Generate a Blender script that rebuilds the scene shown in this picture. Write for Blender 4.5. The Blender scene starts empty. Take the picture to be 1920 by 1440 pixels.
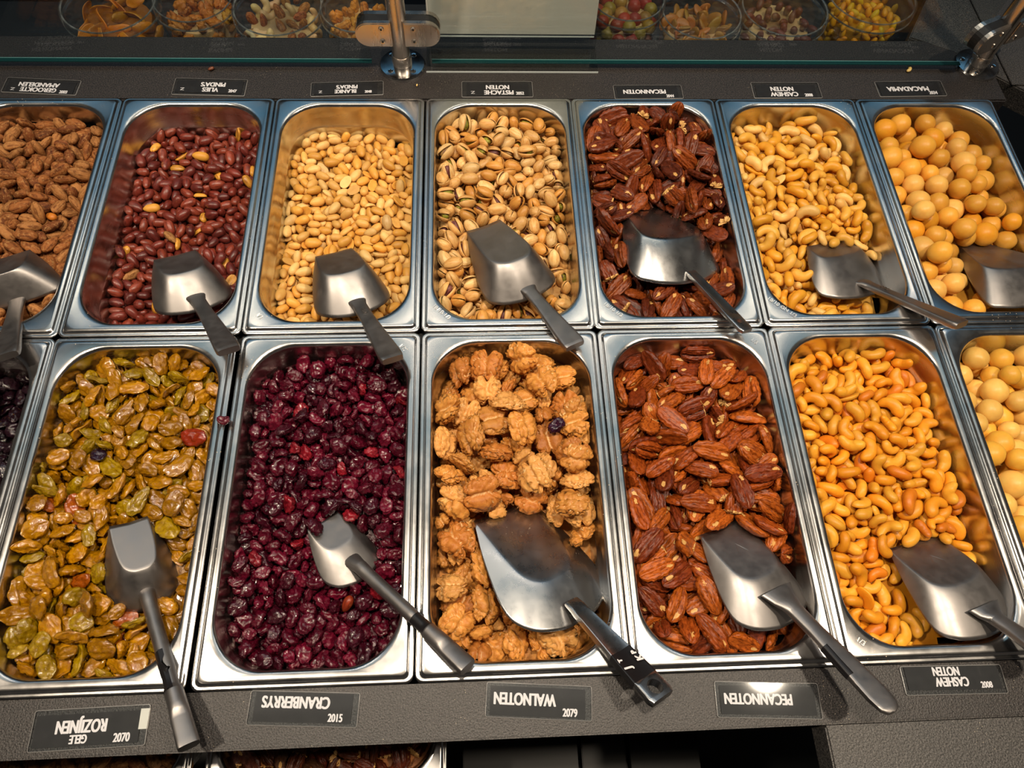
import bpy, bmesh, math, random
from mathutils import Vector, Matrix, Quaternion, Euler, noise as mnoise

C = bpy.context.scene.collection
S = bpy.context.scene
rnd = random.Random(7)

# ---------------------------------------------------------------- camera (phone held above the nut bar, looking down and away)
cam = bpy.data.objects.new('camera', bpy.data.cameras.new('camera'))
C.objects.link(cam); S.camera = cam
cam.matrix_world = Matrix(((.998594, .018837, -.049555, .05687), (-.0385, .900284, -.433598, -.35699), (.036446, .434896, .899743, .61741), (0, 0, 0, 1)))
cam.data.sensor_width = 36; cam.data.lens = 36*1312.36/1920; cam.data.clip_start = .02

# ---------------------------------------------------------------- light: dim shop, warm spots on a track above, unseen overhead panels added for reflections in the steel
S.view_settings.view_transform = 'Standard'; S.view_settings.look = 'None'
S.view_settings.gamma = 1; S.view_settings.use_curve_mapping = False; S.view_settings.exposure = 0.0
W = bpy.data.worlds.new('shop'); S.world = W; W.use_nodes = True
W.node_tree.nodes['Background'].inputs[0].default_value = (.30, .27, .25, 1)
W.node_tree.nodes['Background'].inputs[1].default_value = .12
def spot(x, y, z, tx, ty, power, size=1.0, r=.045, col=(1, .84, .645)):
    l = bpy.data.lights.new('track_spot', 'SPOT'); l.energy = power; l.color = col; l.spot_size = size; l.spot_blend = .6; l.shadow_soft_size = r
    o = bpy.data.objects.new('track_spot', l); C.objects.link(o); o.location = (x, y, z)
    o.rotation_euler = (Vector((tx, ty, 0))-Vector((x, y, z))).to_track_quat('-Z', 'Y').to_euler()
def area(name, loc, target, sx, sy, power, col):
    l = bpy.data.lights.new(name, 'AREA'); l.shape = 'RECTANGLE'; l.size = sx; l.size_y = sy; l.energy = power; l.color = col
    o = bpy.data.objects.new(name, l); C.objects.link(o); o.location = loc
    o.rotation_euler = (Vector(target)-Vector(loc)).to_track_quat('-Z', 'Y').to_euler()
spot(-.80, -.20, 1.75, -.32, -.12, 62)
spot(.08, -.15, 1.75, .06, -.10, 72)
spot(.95, -.25, 1.75, .46, -.10, 68)
area('cool_panel', (.2, 2.15, 2.35), (.2, 2.15, 0), 5.0, 1.5, 11, (.22, .62, 1.0))
area('teal_panel', (.2, .95, 2.36), (.2, .95, 0), 3.6, .7, 3.6, (.50, .85, 1.0))  # unseen panel added so the rims reflect teal
area('warm_panel', (.3, .02, 2.37), (.3, .02, 0), 2.4, .62, 3.2, (1, .86, .74))  # unseen panel added so the front rims reflect warm white
area('tub_fill_light', (.1, 1.2, 1.9), (.1, .55, 0), 3.0, .12, 8, (1, .84, .66))  # unseen fill light added to brighten the tubs behind the glass
# ---------------------------------------------------------------- shapes of the nuts and fruit (metres)
def nz(p, s, seed=0.0):
    return mnoise.noise(Vector((p[0]*s+seed*17.3, p[1]*s-seed*9.1, p[2]*s+seed*5.7)))

def lathe_blob(nu, nv, fn, close=True):
    """Closed surface around the x axis: fn(t, phi) -> (x, y, z), t 0..1 from one pole to the other."""
    V = [fn(0.0, 0.0)]
    for i in range(1, nu):
        t = 0.5-0.5*math.cos(math.pi*i/nu)
        for j in range(nv):
            V.append(fn(t, 2*math.pi*j/nv))
    V.append(fn(1.0, 0.0))
    F = [(0, 1+(j+1) % nv, 1+j) for j in range(nv)]
    for i in range(nu-2):
        a = 1+i*nv
        for j in range(nv):
            k = (j+1) % nv
            F.append((a+j, a+k, a+nv+k, a+nv+j))
    e = len(V)-1; a = 1+(nu-2)*nv
    F += [(e, a+j, a+(j+1) % nv) for j in range(nv)]
    return V, F

def to_mesh(name, VF, mats=(), smooth=True, fmat=None):
    me = bpy.data.meshes.new(name); me.from_pydata([tuple(v) for v in VF[0]], [], VF[1])
    if fmat is not None:
        for p, m in zip(me.polygons, fmat): p.material_index = m
    if smooth:
        me.polygons.foreach_set('use_smooth', [True]*len(me.polygons))
    me.update()
    for m in mats: me.materials.append(m)
    return me

def almond(seed):
    L, W, H = .0115, .0063, .0045
    def f(t, ph):
        x = 1-2*t; r = math.sqrt(max(0, 1-x*x))*(1-.22*x-.12*x*x)
        p = Vector((x, r*math.cos(ph), r*math.sin(ph)))
        k = 1+.06*math.cos(ph*9+seed+2.5*nz(p, 1.2, seed))*r+.13*nz(p, 2.3, seed)+.05*nz(p, 6, seed)
        return (L*x*(1+.05*nz(p, 1, seed+3)), W*p.y*k, H*p.z*k)
    return lathe_blob(14, 18, f)

def peanut(seed):
    L, W = .0083, .0050
    def f(t, ph):
        x = 1-2*t; r = (max(0, 1-abs(x)**2.5))**.5*(1-.1*x)
        p = Vector((x, r*math.cos(ph), r*math.sin(ph)))
        k = 1+.08*nz(p, 1.4, seed)+.03*math.cos(2*ph)
        xx = x+(.10*max(0, x-.9)*10 if x > .9 else 0)
        return (L*xx, W*p.y*k, W*.95*p.z*k)
    return lathe_blob(10, 12, f)

def peanut_half(seed):
    L, W = .0083, .0050
    def f(t, ph):
        x = 1-2*t; r = (max(0, 1-abs(x)**2.6))**.5*(1-.08*x)
        y, z = r*math.cos(ph), r*math.sin(ph)
        if z < 0: z = z*.10+.16*math.exp(-(y/.28)**2)*(1-x*x)+.05*r
        p = Vector((x, y, z)); k = 1+.05*nz(p, 1.5, seed)
        return (L*x, W*y*k, W*.9*z*k)
    return lathe_blob(10, 14, f)

def pistachio_shell(seed, gap):
    """Two half shells hinged at the stem end, opened by gap radians."""
    L, W, H, T = .0102, .0066, .0061, .84
    V, F = [], []
    nu, nv = 9, 8
    for s in (1, -1):
        base = len(V)
        for lay in (1.0, T):
            for i in range(nu+1):
                x = math.cos(math.pi*i/nu); r = math.sqrt(max(0, 1-x*x))*(1-.12*x)
                for j in range(nv+1):
                    ph = math.pi*j/nv
                    p = Vector((x, r*math.cos(ph), r*math.sin(ph)))
                    k = (1+.04*nz(p, 1.5, seed))*lay
                    px, py, pz = L*x*(lay if lay == 1 else .95), W*p.y*k, H*p.z*k*1.0
                    a = gap*.5; hx = -L
                    qx, qz = px-hx, pz
                    px, pz = hx+qx*math.cos(a)-qz*math.sin(a), qx*math.sin(a)+qz*math.cos(a)
                    V.append((px, py, s*pz))
        n = nv+1
        def q(l, i, j): return base+l*(nu+1)*n+i*n+j
        for i in range(nu):
            for j in range(nv):
                a = (q(0, i, j), q(0, i, j+1), q(0, i+1, j+1), q(0, i+1, j)); b = (q(1, i, j), q(1, i+1, j), q(1, i+1, j+1), q(1, i, j+1))
                F += [a, b] if s > 0 else [a[::-1], b[::-1]]
            for j in (0, nv):
                a = (q(0, i, j), q(0, i+1, j), q(1, i+1, j), q(1, i, j))
                F.append(a if (s > 0) == (j == 0) else a[::-1])
    return V, F

def pistachio_kernel(seed):
    def f(t, ph):
        x = 1-2*t; r = math.sqrt(max(0, 1-x*x))
        p = Vector((x, r*math.cos(ph), r*math.sin(ph))); k = 1+.12*nz(p, 1.8, seed)
        return (.0078*x, .0046*p.y*k, .0047*p.z*k)
    return lathe_blob(8, 10, f)

def pecan(seed, broken=0.0):
    L, W, H = .0172, .0086, .0048
    def f(t, ph):
        x = 1-2*t
        r = (max(0, 1-abs(x)**2.7))**.52*(1-.10*x)
        c, s = math.cos(ph), math.sin(ph)
        y = r*c
        wob = .22*nz((x*2.5, c*1.5, 0), 1.3, seed)
        if s >= 0:   # outer side: deep middle groove, two swollen lobes with lengthwise furrows
            a = abs(c)+wob*.35
            rib = (.5+.5*math.cos(2*math.pi*(a-.20)/.29))**.7
            z = r*s**.7*(.58+.56*rib)-.66*math.exp(-((c+.25*wob)/.15)**2)*r
            z += .10*nz((x*6, c*2.5, s), 1.7, seed)*r
        else:        # open side: shallow hollow with a middle keel and crumbled rim
            z = r*s*.40+.34*math.exp(-(c/.16)**2)*r*(1-.4*x*x)-.18*math.cos(c*9+wob)*r*(1-abs(c))
            z += .16*nz((x*5, c*3, 2), 1.7, seed)*r
        y += (.10*nz((x*7, c*3, s*3), 1.2, seed+2)+.05*math.sin(x*17+seed)*abs(c))*r
        X = L*x
        if broken and x > broken:
            X = L*(broken+(x-broken)*.12)+.0016*nz((0, c*3, s*3), 1.4, seed)
            y *= .35+.65*min(1, (1-x)/(1-broken)+.25)
        z += -.12*x*x
        return (X, W*y, H*z*1.35)
    return lathe_blob(26, 44, f)

def walnut(seed, small=False):
    L, W, H = (.0175, .0148, .0076) if not small else (.0112, .0085, .0058)
    def f(t, ph):
        x = 1-2*t; r = (max(0, 1-abs(x)**2.4))**.52
        c, s = math.cos(ph), math.sin(ph)
        p = Vector((x, r*c, r*s))
        w = Vector((nz(p, 1.5, seed+8), nz(p, 1.5, seed+12), nz(p, 1.5, seed+15)))*.75
        q = p+w
        n1 = min(1, abs(nz(q, 2.1, seed))*3.4)**.6
        n2 = min(1, abs(nz(q, 3.9, seed+4))*3.0)**.6
        big = nz(p, .9, seed+20)
        k = .56+.34*n1+.10*n2+.26*big
        notch = math.exp(-((p.y+.25*w.x)/.17)**2)
        y, z = r*c*k*(1-.12*x), r*s*k*(1-.38*notch)
        if s < 0: z = z*.55+.22*notch*(1-x*x)
        ex = 1-.55*notch*max(0, abs(x)-.15)
        return (L*x*(.78+.18*n1+.06*n2+.1*big)*ex, W*y*1.08, H*z*1.35+.0016*nz(p, .8, seed+30))
    return lathe_blob(38, 54, f) if not small else lathe_blob(22, 28, f)

def cashew(seed, half=False):
    R, A = .0087, 1.45+.22*math.sin(seed*2.1)
    def f(t, ph):
        u = 1-2*t; a = u*A
        e = (max(0, 1-abs(u)**4.5))**.45
        rr = (.0047+.0011*u+.0006*nz((u, 0, 0), 1.5, seed))*e
        bow = R*(1+.10*u)
        c, s = math.cos(ph), math.sin(ph)
        ru = rr*(1+.07*nz((u*2, c, s), 1.2, seed)-.10*math.exp(-((ph-math.pi*.5)/.25)**2))
        d = ru*c*1.10; z = ru*s*(.98 if not (half and s < 0) else .16)
        return ((bow+d)*math.sin(a), (bow+d)*math.cos(a)-R*.62, z)
    return lathe_blob(20, 14, f)

def macadamia(seed):
    R = .0122
    def f(t, ph):
        x = 1-2*t; r = math.sqrt(max(0, 1-x*x))
        p = Vector((x, r*math.cos(ph), r*math.sin(ph)))
        k = 1+.045*nz(p, 1.3, seed)
        xx = x*k*(1.0 if x < .93 else 1+.35*(x-.93))
        return (R*xx*1.02, R*p.y*k, R*p.z*k*.95)
    return lathe_blob(16, 20, f)

def raisin(seed):
    L, W, H = .0104+.0014*math.sin(seed*3), .0070+.0011*math.cos(seed*5), .0032
    def f(t, ph):
        x = 1-2*t; r = (max(0, 1-abs(x)**2.1))**.5
        p = Vector((x, r*math.cos(ph), r*math.sin(ph)))
        wp = Vector((p.x, p.y, p.z))+.3*Vector((nz(p, 1.4, seed+9), nz(p, 1.4, seed+6), 0))
        w1 = 1-min(1, abs(nz((wp.x*.8, wp.y*1.9, wp.z*1.2), 1.7, seed))*3.0)
        w2 = 1-min(1, abs(nz((wp.x*1.1, wp.y*2.4, wp.z*1.5), 3.2, seed+3))*2.6)
        k = .74+.26*w1+.10*w2+.22*nz(p, 1.1, seed+1)
        return (L*x*(1+.14*nz(p, 1.5, seed+2)), W*p.y*(.86+.18*w1+.2*nz(p, 1.2, seed+1)), H*p.z*(.55+.55*w1+.28*w2)+.0020*nz(p, 1.0, seed+5)+.0014*math.sin(seed)*x*x)
    return lathe_blob(22, 32, f)

def cranberry(seed):
    L, W, H = .0074, .0056, .0040
    def f(t, ph):
        x = 1-2*t; r = (max(0, 1-abs(x)**2.3))**.5
        p = Vector((x, r*math.cos(ph), r*math.sin(ph)))
        q = p+.4*Vector((nz(p, 1.5, seed+9), nz(p, 1.5, seed+6), nz(p, 1.5, seed+4)))
        w = 1-min(1, abs(nz(q, 2.0, seed))*2.7)
        w2 = 1-min(1, abs(nz(q, 4.0, seed+2))*2.4)
        k = .52+.46*w+.20*w2+.42*nz(p, 1.2, seed+1)
        z = p.z*k
        if p.z > 0: z -= .9*math.exp(-((p.x-.3*math.sin(seed))**2+p.y**2)/.20)*(.6+.4*math.sin(seed*7))
        return (L*x*(.75+.35*k), W*p.y*(.5+.6*k), H*z*1.15+.0030*(p.x*p.x-.3)*math.sin(seed*3.3)+.0015*p.y*p.y*math.cos(seed*5))
    return lathe_blob(20, 28, f)

def chip(seed):
    """Thin curled slice (dried fruit in the tubs)."""
    def f(t, ph):
        x = 1-2*t; r = (max(0, 1-abs(x)**3))**.5
        c, s = math.cos(ph), math.sin(ph)
        k = 1+.15*nz((x, c, s), 1.5, seed)
        return (.016*x, .007*r*c*k, .0016*r*s+.004*math.sin(2.2*x+seed)*.6+.0025*math.sin(c*1.5+seed))
    return lathe_blob(12, 12, f)

KINDS = {   # kind: list of builders, one per variant
    'almond': [lambda i=i: almond(i+1) for i in range(4)],
    'redpeanut': [lambda i=i: peanut(i+11) for i in range(4)]+[lambda: peanut_half(19)],
    'peanut': [lambda i=i: peanut(i+21) for i in range(3)]+[lambda i=i: peanut_half(i+25) for i in range(2)],
    'pistachio': [lambda: pistachio_shell(31, .20), lambda: pistachio_shell(32, .36), lambda: pistachio_shell(33, .06), lambda: pistachio_shell(34, .26)],
    'pecan': [lambda i=i: pecan(i+41) for i in range(3)]+[lambda i=i: pecan(i+45, .15+.2*i) for i in range(2)],
    'cashew': [lambda i=i: cashew(i+51) for i in range(4)]+[lambda: cashew(57, True)],
    'macadamia': [lambda i=i: macadamia(i+61) for i in range(3)],
    'raisin': [lambda i=i: raisin(i+71) for i in range(5)],
    'cranberry': [lambda i=i: cranberry(i+81) for i in range(5)],
    'walnut': [lambda i=i: walnut(i+91) for i in range(3)]+[lambda i=i: walnut(i+96, True) for i in range(2)],
}
# ---------------------------------------------------------------- the grid of steel pans
PW, PL = .178, .327                       # pitch of the 1/3 gastronorm pans
# key, kind, column x (left edge), y of front edge, surface heights back-left, back-right, front-left, front-right, crown
PANS = [
    ('almond', 'almond', -.534, 0.0, (-.004, -.004, -.014, -.014, .005)),
    ('redpeanut', 'redpeanut', -.356, 0.0, (-.030, -.024, -.042, -.036, .004)),
    ('peanut', 'peanut', -.178, 0.0, (-.032, -.034, -.048, -.046, .006)),
    ('pistachio', 'pistachio', .0008, 0.0, (-.016, -.020, -.034, -.036, .008)),
    ('pecan1', 'pecan', .1775, 0.0, (.003, -.006, -.022, -.024, .012)),
    ('cashew1', 'cashew', .3555, 0.0, (-.010, -.020, -.026, -.030, .012)),
    ('macadamia1', 'macadamia', .5335, 0.0, (-.022, -.018, -.022, -.020, .006)),
    ('raisin0', 'raisin', -.534, -PL, (-.040, -.040, -.040, -.040, 0)),
    ('raisin', 'raisin', -.3575, -PL, (-.014, -.014, -.024, -.022, .006)),
    ('cranberry', 'cranberry', -.1768, -PL, (-.022, -.022, -.030, -.030, .006)),
    ('walnut', 'walnut', .0015, -PL, (-.034, -.032, -.038, -.038, .010)),
    ('pecan2', 'pecan', .1795, -PL, (-.026, -.022, -.022, -.022, .012)),
    ('cashew2', 'cashew', .3570, -PL, (-.016, -.018, -.024, -.026, .012)),
    ('macadamia2', 'macadamia', .5345, -PL, (-.030, -.026, -.026, -.026, .004)),
]
def rrect(x0, y0, x1, y1, r, n=10):
    """Rounded rectangle outline, counter-clockwise."""
    P = []
    for cx, cy, a0 in ((x1-r, y1-r, 0), (x0+r, y1-r, 90), (x0+r, y0+r, 180), (x1-r, y0+r, 270)):
        for i in range(n+1):
            a = math.radians(a0+90*i/n); P.append((cx+r*math.cos(a), cy+r*math.sin(a)))
    return P
def surf(h, u, v):
    """Height of the filling at u, v in 0..1 across and along the pan."""
    bl, br, fl, fr, c = h
    return (bl*(1-u)+br*u)*v+(fl*(1-u)+fr*u)*(1-v)+c*(16*u*(1-u)*v*(1-v))**.7
# ---------------------------------------------------------------- helpers
def tag(o, label=None, cat=None, group=None, kind=None):
    for k, v in (('label', label), ('category', cat), ('group', group), ('kind', kind)):
        if v: o[k] = v
    return o
def thing(name, loc, label, cat, group=None, rot=None):
    o = bpy.data.objects.new(name, None); C.objects.link(o); o.location = loc; o.empty_display_size = .02
    if rot: o.rotation_euler = rot
    return tag(o, label, cat, group)
def add(name, me, parent=None, loc=None, rot=None):
    o = bpy.data.objects.new(name, me); C.objects.link(o)
    if parent: o.parent = parent
    if loc: o.location = loc
    if rot: o.rotation_euler = rot
    return o
def box(name, x0, y0, z0, x1, y1, z1, m, parent=None, bevel=0.0):
    bm = bmesh.new(); bmesh.ops.create_cube(bm, size=1)
    for v in bm.verts: v.co = Vector(((x0+x1)/2+v.co.x*(x1-x0), (y0+y1)/2+v.co.y*(y1-y0), (z0+z1)/2+v.co.z*(z1-z0)))
    if bevel: bmesh.ops.bevel(bm, geom=bm.edges[:], offset=bevel, segments=2, affect='EDGES')
    me = bpy.data.meshes.new(name); bm.to_mesh(me); bm.free(); me.materials.append(m)
    return add(name, me, parent)
def prism(name, pts, z0, z1, m, parent=None, bevel=0.0, smooth=False):
    bm = bmesh.new(); b = [bm.verts.new((x, y, z0)) for x, y in pts]
    f = bm.faces.new(b); r = bmesh.ops.extrude_face_region(bm, geom=[f])
    for v in r['geom']:
        if isinstance(v, bmesh.types.BMVert): v.co.z = z1
    bmesh.ops.recalc_face_normals(bm, faces=bm.faces[:])
    if bevel:
        ed = [e for e in bm.edges if all(abs(v.co.z-z1) < 1e-7 for v in e.verts)]
        bmesh.ops.bevel(bm, geom=ed, offset=bevel, segments=2, affect='EDGES')
    me = bpy.data.meshes.new(name); bm.to_mesh(me); bm.free(); me.materials.append(m)
    return add(name, me, parent)
def turned(name, prof, m, parent=None, n=32, loc=None, cap=True):
    """Surface of revolution about z from (radius, height) pairs."""
    V, F = [], []
    for r, z in prof:
        V += [(r*math.cos(2*math.pi*i/n), r*math.sin(2*math.pi*i/n), z) for i in range(n)]
    for k in range(len(prof)-1):
        F += [(k*n+i, k*n+(i+1) % n, (k+1)*n+(i+1) % n, (k+1)*n+i) for i in range(n)]
    if cap:
        F.append(tuple(range(n))[::-1]); F.append(tuple((len(prof)-1)*n+i for i in range(n)))
    o = add(name, to_mesh(name, (V, F), [m]), parent, loc)
    o.data.set_sharp_from_angle(angle=math.radians(35))
    return o
def loops_mesh(name, loops, m, cap0=False, cap1=False, angle=None):
    n = len(loops[0]); V = [p for l in loops for p in l]; F = []
    for k in range(len(loops)-1):
        F += [(k*n+i, k*n+(i+1) % n, (k+1)*n+(i+1) % n, (k+1)*n+i) for i in range(n)]
    if cap0: F.append(tuple(range(n))[::-1])
    if cap1: F.append(tuple((len(loops)-1)*n+i for i in range(n)))
    me = to_mesh(name, (V, F), [m])
    if angle: me.set_sharp_from_angle(angle=math.radians(angle))
    return me

# ---------------------------------------------------------------- materials
def new_mat(name):
    m = bpy.data.materials.new(name); m.use_nodes = True
    nt = m.node_tree; return m, nt, nt.nodes['Principled BSDF'], nt.nodes.new, nt.links.new
def coords(nt, N, L, obj=True):
    t = N('ShaderNodeTexCoord'); return t.outputs['Object' if obj else 'Generated']
def noise(N, L, vec, scale, detail=3, rough=.55):
    n = N('ShaderNodeTexNoise'); n.inputs['Scale'].default_value = scale; n.inputs['Detail'].default_value = detail; n.inputs['Roughness'].default_value = rough
    if vec: L(vec, n.inputs['Vector'])
    return n.outputs['Fac']
def ramp(N, L, fac, stops):
    r = N('ShaderNodeValToRGB'); e = r.color_ramp.elements
    while len(e) < len(stops): e.new(.5)
    for i, (p, c) in enumerate(stops):
        e[i].position = p; e[i].color = (*c, 1) if len(c) == 3 else c
    L(fac, r.inputs['Fac']); return r.outputs['Color']
def mixc(N, L, fac, a, b, mode='MIX'):
    n = N('ShaderNodeMix'); n.data_type = 'RGBA'; n.blend_type = mode
    for s, v in ((0, fac), (6, a), (7, b)):
        if isinstance(v, (int, float)): n.inputs[s].default_value = v
        elif isinstance(v, tuple): n.inputs[s].default_value = (*v, 1)
        else: L(v, n.inputs[s])
    return n.outputs[2]
def mathn(N, L, op, a, b=0.0):
    n = N('ShaderNodeMath'); n.operation = op
    for i, v in enumerate((a, b)):
        if isinstance(v, (int, float)): n.inputs[i].default_value = v
        else: L(v, n.inputs[i])
    return n.outputs[0]
def bump(N, L, B, h, dist, strength=1.0):
    b = N('ShaderNodeBump'); b.inputs['Distance'].default_value = dist; b.inputs['Strength'].default_value = strength
    L(h, b.inputs['Height']); L(b.outputs[0], B.inputs['Normal'])

def metal(name, col, r0, r1, sc=40, scratch=0.0, stretch=(1, 1, 1), bumpd=0.0, spot=None, aniso=0.0):
    m, nt, B, N, L = new_mat(name)
    g = N('ShaderNodeNewGeometry').outputs['Position']
    mp = N('ShaderNodeMapping'); mp.inputs['Scale'].default_value = stretch; L(g, mp.inputs['Vector'])
    v = mp.outputs[0]
    B.inputs['Metallic'].default_value = 1; B.inputs['Base Color'].default_value = (*col, 1)
    f = noise(N, L, v, sc, 6, .65)
    mr = N('ShaderNodeMapRange'); mr.inputs['From Min'].default_value = .3; mr.inputs['From Max'].default_value = .7
    mr.inputs['To Min'].default_value = r0; mr.inputs['To Max'].default_value = r1; L(f, mr.inputs['Value']); L(mr.outputs[0], B.inputs['Roughness'])
    c = mixc(N, L, mathn(N, L, 'MULTIPLY', noise(N, L, v, sc*.35, 4), .5), col, tuple(x*.86 for x in col))
    if spot:   # scattered crumbs of salt and dust
        vo = N('ShaderNodeTexVoronoi'); vo.inputs['Scale'].default_value = spot; L(g, vo.inputs['Vector'])
        k = mathn(N, L, 'LESS_THAN', vo.outputs['Distance'], .10)
        k = mathn(N, L, 'MULTIPLY', k, mathn(N, L, 'GREATER_THAN', noise(N, L, g, 14, 2), .58))
        c = mixc(N, L, k, c, (.75, .6, .42))
        L(mathn(N, L, 'SUBTRACT', 1.0, k), B.inputs['Metallic'])
    L(c, B.inputs['Base Color'])
    if bumpd: bump(N, L, B, noise(N, L, v, sc*6, 4), bumpd, .5)
    if aniso: B.inputs['Anisotropic'].default_value = aniso
    return m

def laminate(name, dark, light, sc=900):
    m, nt, B, N, L = new_mat(name)
    g = N('ShaderNodeNewGeometry').outputs['Position']
    f = noise(N, L, g, sc, 3, .7)
    c = ramp(N, L, f, [(.40, dark), (.56, tuple((a+b)/2 for a, b in zip(dark, light))), (.68, light)])
    c = mixc(N, L, mathn(N, L, 'MULTIPLY', noise(N, L, g, 9, 4), .5), c, dark)
    vo = N('ShaderNodeTexVoronoi'); vo.inputs['Scale'].default_value = 330; L(g, vo.inputs['Vector'])
    k = mathn(N, L, 'MULTIPLY', mathn(N, L, 'LESS_THAN', vo.outputs['Distance'], .09), mathn(N, L, 'GREATER_THAN', noise(N, L, g, 22, 2), .60))
    L(mixc(N, L, k, c, (.5, .42, .3)), B.inputs['Base Color'])
    B.inputs['Roughness'].default_value = .42; B.inputs['Specular IOR Level'].default_value = .4
    bump(N, L, B, noise(N, L, g, sc*.75, 2), .0006, .55)
    return m

def plain(name, col, rough=.5, metallic=0.0, emit=0):
    m, nt, B, N, L = new_mat(name)
    B.inputs['Base Color'].default_value = (*col, 1); B.inputs['Roughness'].default_value = rough; B.inputs['Metallic'].default_value = metallic
    return m

def clear_sheet(name, tint, ior=1.45, rough=.0, haze=0.0):
    """Thin clear sheet: lets light straight through, mirrors more at grazing angles, an optional milky haze."""
    m = bpy.data.materials.new(name); m.use_nodes = True; nt = m.node_tree; N, L = nt.nodes.new, nt.links.new
    nt.nodes.remove(nt.nodes['Principled BSDF']); out = nt.nodes['Material Output']
    tr = N('ShaderNodeBsdfTransparent'); tr.inputs[0].default_value = (*tint, 1)
    gl = N('ShaderNodeBsdfGlossy'); gl.inputs['Roughness'].default_value = rough
    lw = N('ShaderNodeLayerWeight'); lw.inputs[0].default_value = .5
    p5 = N('ShaderNodeMath'); p5.operation = 'POWER'; L(lw.outputs['Facing'], p5.inputs[0]); p5.inputs[1].default_value = 5
    fr = N('ShaderNodeMapRange'); L(p5.outputs[0], fr.inputs['Value']); fr.inputs['To Min'].default_value = .03*ior/1.5; fr.inputs['To Max'].default_value = .9
    mx = N('ShaderNodeMixShader'); L(fr.outputs[0], mx.inputs[0]); L(tr.outputs[0], mx.inputs[1]); L(gl.outputs[0], mx.inputs[2])
    last = mx
    if haze:
        df = N('ShaderNodeBsdfDiffuse'); df.inputs[0].default_value = (.8, .8, .8, 1)
        m2 = N('ShaderNodeMixShader')
        t = N('ShaderNodeNewGeometry'); n = N('ShaderNodeTexNoise'); n.inputs['Scale'].default_value = 120; n.inputs['Detail'].default_value = 5; L(t.outputs['Position'], n.inputs['Vector'])
        p = N('ShaderNodeMath'); p.operation = 'POWER'; L(n.outputs['Fac'], p.inputs[0]); p.inputs[1].default_value = 2
        q = N('ShaderNodeMath'); q.operation = 'MULTIPLY'; L(p.outputs[0], q.inputs[0]); q.inputs[1].default_value = haze
        L(q.outputs[0], m2.inputs[0]); L(mx.outputs[0], m2.inputs[1]); L(df.outputs[0], m2.inputs[2]); last = m2
    L(last.outputs[0], out.inputs[0])
    return m

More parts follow.
